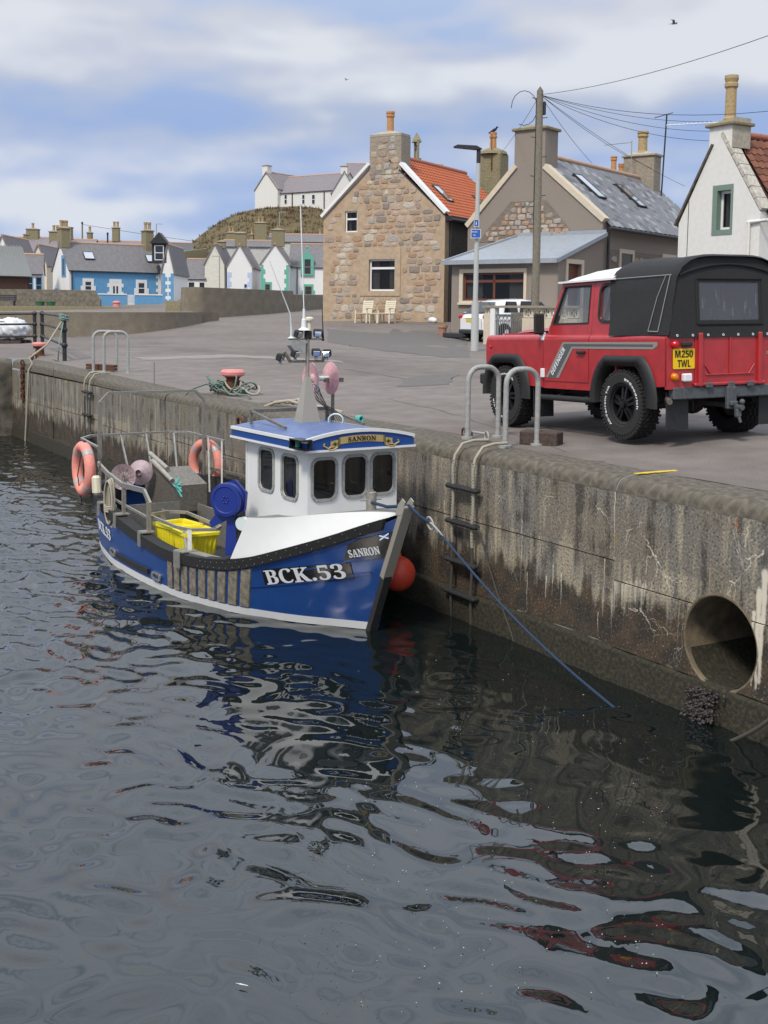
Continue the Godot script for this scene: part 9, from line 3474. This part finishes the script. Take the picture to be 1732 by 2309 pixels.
	# railing at the far corner
	var rl := thing("railing", "black tubular railing at the far corner of the quay", "railing", Vector3.ZERO)
	var post := func(px: float, py: float, d: float) -> Vector3: return at(px, py, d)
	var ps := [[-70, 783, 38.5], [79, 783, 38], [96, 784, 37.5], [146, 813, 29.6]]
	var hs := []
	for q in ps:
		var p := at(q[0], q[1], q[2])
		p.y = maxf(ground(p.x, p.z), .12)
		hs.append(p)
		mb = MB.new()
		mb.tube([p, p + V(0, 1.16, 0)], .055 if q[2] < 30 else .06, 12)
		for y in [.40, .80, 1.14]: mb.ball(p + V(0, y, 0), V(.085, .085, .085), 12, 8)
		part("post", mb, M.iron, rl)
	for k in [0, 2]:
		for y in [.40, .80, 1.14]:
			mb = MB.new()
			mb.tube([hs[k] + V(0, y, 0), hs[k + 1] + V(0, y, 0)], .035, 10)
			part("rail", mb, M.iron, rl)
	# ropes on the railing and down the wall
	var r1 := thing("railing_rope", "old rope tied to the railing's end post and hanging down the wall", "rope", Vector3.ZERO)
	var e: Vector3 = hs[3] + V(0, 1.1, 0)
	var g1: Vector3 = q0.call(66, 812, .2)
	mb = MB.new()
	var wd: Vector3 = W.call(64, 860); var we: Vector3 = W.call(59, 1000)
	mb.tube([e, e.lerp(g1, .5) + V(0, -.15, 0), g1 + V(0, .05, .0), V(wd.x, .12, WALLZ - .05), V(wd.x, -.05, WALLZ + .05), V(wd.x, wd.y, WALLZ + .06), V(we.x, -1.9, WALLZ + .08)], .025, 8)
	part("rope", mb, M.grey_rope, r1)
	for k in 4:
		mb = MB.new()
		mb.tube(torus_path(e + V(0, -.05 + k * .04, 0), V(1, 0, 0), V(0, .2, 1).normalized(), .12 + .03 * sin(k * 2.0), .12, 14), .018, 6, true)
		part("turn", mb, M.teal_dull, r1)
	mb = MB.new()
	mb.tube([e, hs[3] + V(.25, .5, .2), hs[3] + V(.3, .03, .25), hs[3] + V(-.8, .03, .1)], .016, 6)
	part("tail", mb, M.teal_dull, r1)
	var c2 := thing("rusty_chain", "rusty weed-hung chain draped from the far bollard over the edge", "chain", Vector3.ZERO)
	var cx: Vector3 = W.call(50, 850)
	for k in 16:
		var p: Vector3
		if k < 4: p = b1.position.lerp(V(cx.x, .16, WALLZ - .12), k / 4.0) + V(0, .05, 0)
		else: p = V(cx.x + .02 * sin(k * 2.1), .10 - (k - 4) * .085, WALLZ + .05)
		mb = MB.new()
		mb.tube(torus_path(p, V(0, 1, .1), V(1, 0, 0) if k % 2 else V(0, 0, 1), .075, .04, 10), .022, 6, true)
		part("link", mb, M.rust, c2)
	# white sacks on a pallet behind the railing
	var pal := thing("wooden_pallet", "wooden pallet under the white sack behind the railing", "pallet", drop(at(25, 770, 44)), .9)
	for k in 6:
		mb = MB.new()
		mb.box(V(-.5 + k * .2, .13, 0), V(.12, .02, 1.0)); part("board", mb, M.old_timber, pal)
	for k in 3:
		mb = MB.new()
		mb.box(V(0, .06, -.45 + k * .45), V(1.2, .10, .1)); part("bearer", mb, M.old_timber, pal)
	var sk := thing("white_sack", "crumpled white sack of gear on the pallet", "sack", pal.position + V(0, .14, 0), .9)
	mb = MB.new()
	var f := FastNoiseLite.new()
	f.seed = 7; f.frequency = 1.6; f.fractal_octaves = 4
	var rows := []
	for j in 19:
		var la := -PI / 2 + PI * j / 18
		var row := []
		for i in 33:
			var lo := -TAU * i / 32
			var d := V(cos(la) * cos(lo), sin(la), cos(la) * sin(lo))
			var n := 1.0 + .35 * f.get_noise_3d(d.x * 1.5, d.y * 1.5, d.z * 1.5) + .12 * f.get_noise_3d(d.x * 5, d.y * 5, d.z * 5)
			row.append(V(d.x * .72 * n, maxf(.38 + d.y * .42 * n, 0.0), d.z * .55 * n))
		rows.append(row)
	mb.grid(rows)
	part("sack", mb, M.white_bag, sk)
	var nt := thing("net_heap", "brown heap of old net and rope on the white sack", "net", pal.position + place(-.25, 0) + V(0, .72, 0))
	for k in 14:
		mb = MB.new()
		var a0 := rg.randf() * TAU
		var pth := []
		for i in 9: pth.append(V(cos(a0 + i * .7) * rg.randf_range(.1, .3), .05 + .06 * rg.randf(), sin(a0 + i * .7) * rg.randf_range(.1, .3)))
		mb.tube(pth, .025, 5)
		part("strand", mb, M.wood_grey, nt)
	# bench and planters by the far parapet
	var bn := frame_thing("park_bench", "dark wooden bench against the far parapet", "bench", at(-12, 689, 106), at(38, 689, 106), at(10, 689, 106).y)
	var bl := on_node(bn, 38, 680).x
	for k in 3:
		mb = MB.new()
		mb.box(V(bl / 2, .45, .1 + k * .15), V(bl, .05, .12)); part("seat_slat", mb, M.bench_dark, bn)
		mb = MB.new()
		mb.box(V(bl / 2, .6 + k * .16, -.02 - k * .03), V(bl, .12, .04)); part("back_slat", mb, M.bench_dark, bn)
	for x in [.15, bl - .15]:
		mb = MB.new()
		mb.box(V(x, .22, .1), V(.09, .45, .1)); mb.box(V(x, .22, .42), V(.09, .45, .1)); mb.box(V(x, .65, -.03), V(.08, .6, .06)); part("leg", mb, M.bench_dark, bn)
	for px in [90, 115]:
		var tub := thing("planter_tub", "low green planter tub by the parapet, %s" % ("nearer the dark bench" if px < 100 else "nearer the pink bollard"), "planter", at(px, 689, 107), 0, "green planter tubs")
		mb = MB.new()
		mb.lathe([Vector2(.0, 0), Vector2(.36, 0), Vector2(.42, .32), Vector2(.45, .33), Vector2(.45, .38), Vector2(.4, .38), Vector2(.38, .30), Vector2(0, .3)], 18)
		part("tub", mb, M.green_tub, tub)
		mb = MB.new()
		mb.ball(V(0, .3, 0), V(.36, .05, .36), 10, 4)
		part("soil", mb, M.old_timber, tub)
	# a sign board edge at the left border
	# gulls
	for q in [[1520, 53, 70, "gull gliding high above the telegraph wires", 1.0], [781, 180, 160, "distant gull high over the knoll", .6]]:
		var gull := thing("gull", q[3], "bird", at(q[0], q[1], q[2]), .5)
		mb = MB.new()
		mb.ball(Vector3.ZERO, V(.20, .055, .06), 10, 6)
		for s in [-1, 1]:
			mb.grid([[V(.08, .02, s * .04), V(.12, .14, s * .28), V(.0, .10, s * .62)], [V(-.08, .02, s * .04), V(-.02, .13, s * .28), V(-.05, .095, s * .62)]], true, false, s > 0)
		mb.tri(V(-.18, 0, 0), V(-.32, .0, .06), V(-.32, .0, -.06))
		part("body", mb, M.gull, gull)

func make_floating():
	# flecks of foam and weed drifting on the water; stuff nobody could count
	var rg := RandomNumberGenerator.new()
	rg.seed = 99
	for set_ in 2:
		var mb := MB.new()
		for k in (220 if set_ == 0 else 260):
			var px := rg.randf_range(560, 1720) if set_ == 0 else rg.randf_range(420, 1000)
			var py := rg.randf_range(1480, 2290)
			if set_ == 1: px = 640 + (py - 1500) * .18 + rg.randfn(0, 60)
			else: px = lerpf(px, 980 + (py - 1500) * .35, .35)
			var c := hit(px, py, V(0, WATER, 0), Vector3.UP)
			if c.z < WALLZ + .1: continue
			var r := rg.randf_range(.0016, .0042) * (1.0 if rg.randf() < .95 else 1.8)
			if set_ == 1: r *= .8
			var n := 6
			var a0 := rg.randf() * TAU
			var ring_ := []
			for e in n:
				var a := a0 - TAU * e / n
				ring_.append(c + V(cos(a) * r * rg.randf_range(.6, 1.3), .012, sin(a) * r * rg.randf_range(.6, 1.3)))
			for e in n: mb.tri(c + V(0, .016, 0), ring_[e], ring_[(e + 1) % n])
		var o := part("foam_flecks" if set_ == 0 else "weed_flecks", mb, M.foam if set_ == 0 else M.fleck_brown, self)
		tag(o, "white foam flecks scattered on the water" if set_ == 0 else "brown weed scraps drifting in a loose trail", "foam" if set_ == 0 else "weed", "", "stuff")
	# feather
	var p := hit(545, 2225, V(0, WATER + .01, 0), Vector3.UP)
	var ft := thing("feather", "small white feather floating on the water", "feather", p, .7)
	var mb2 := MB.new()
	mb2.tube([V(-.03, .012, 0), V(0, .016, .002), V(.035, .012, 0)], .0012, 4)
	mb2.quad(V(-.012, .013, .005), V(.03, .013, .002), V(.03, .013, -.002), V(-.012, .013, -.005))
	part("vane", mb2, M.letter_white, ft)
	# mussels and stones washed out under the outfall
	var heap := MB.new()
	for k in 260:
		var u := rg.randfn(0, .09)
		var x := -6.62 + u
		var y := rg.randf_range(-1.86, -1.60) + .0
		var z := WALLZ + .06 + (-1.58 - y) * .30 + rg.randf_range(-.01, .02)
		var s := rg.randf_range(.008, .019)
		heap.ball(V(x, y, z), V(s * 1.3, s * .7, s), 6, 4, Basis(V(rg.randf(), rg.randf(), rg.randf()).normalized(), rg.randf() * 3))
	var ho := part("mussel_heap", heap, M.mussel, self)
	tag(ho, "heap of dark mussels and stones under the round outfall", "mussels", "", "stuff")
	# second mooring rope at the right-hand edge
	var o2 := thing("mooring_rope", "dark mooring rope dipping into the water below the outfall", "rope", Vector3.ZERO)
	var a1 := hit(1640, 1675, V(0, WATER - .03, 0), Vector3.UP)
	var b1 := hit(1800, 1565, V(0, 0, WALLZ + .12), V(0, 0, 1))
	var mb3 := MB.new()
	var pth := []
	for k in 12: pth.append(a1.lerp(b1, k / 11.0) - V(0, .05 * sin(k / 11.0 * PI), 0))
	mb3.tube(pth, .016, 8)
	part("rope", mb3, M.dark_rope, o2)
	# thin slack line hanging from the ladder into the water
	var o3 := thing("slack_line", "thin dark line hanging from the near rope ladder into the water", "rope", Vector3.ZERO)
	var s0 := hit(1078, 1190, V(0, 0, WALLZ + .07), V(0, 0, 1))
	var s1 := hit(1172, 1446, V(0, WATER, 0), Vector3.UP)
	mb3 = MB.new()
	mb3.tube([s0, s0.lerp(s1, .5) + V(-.03, -.04, .02), s1 + V(0, -.05, .05)], .010, 6)
	part("line", mb3, M.dark_rope, o3)
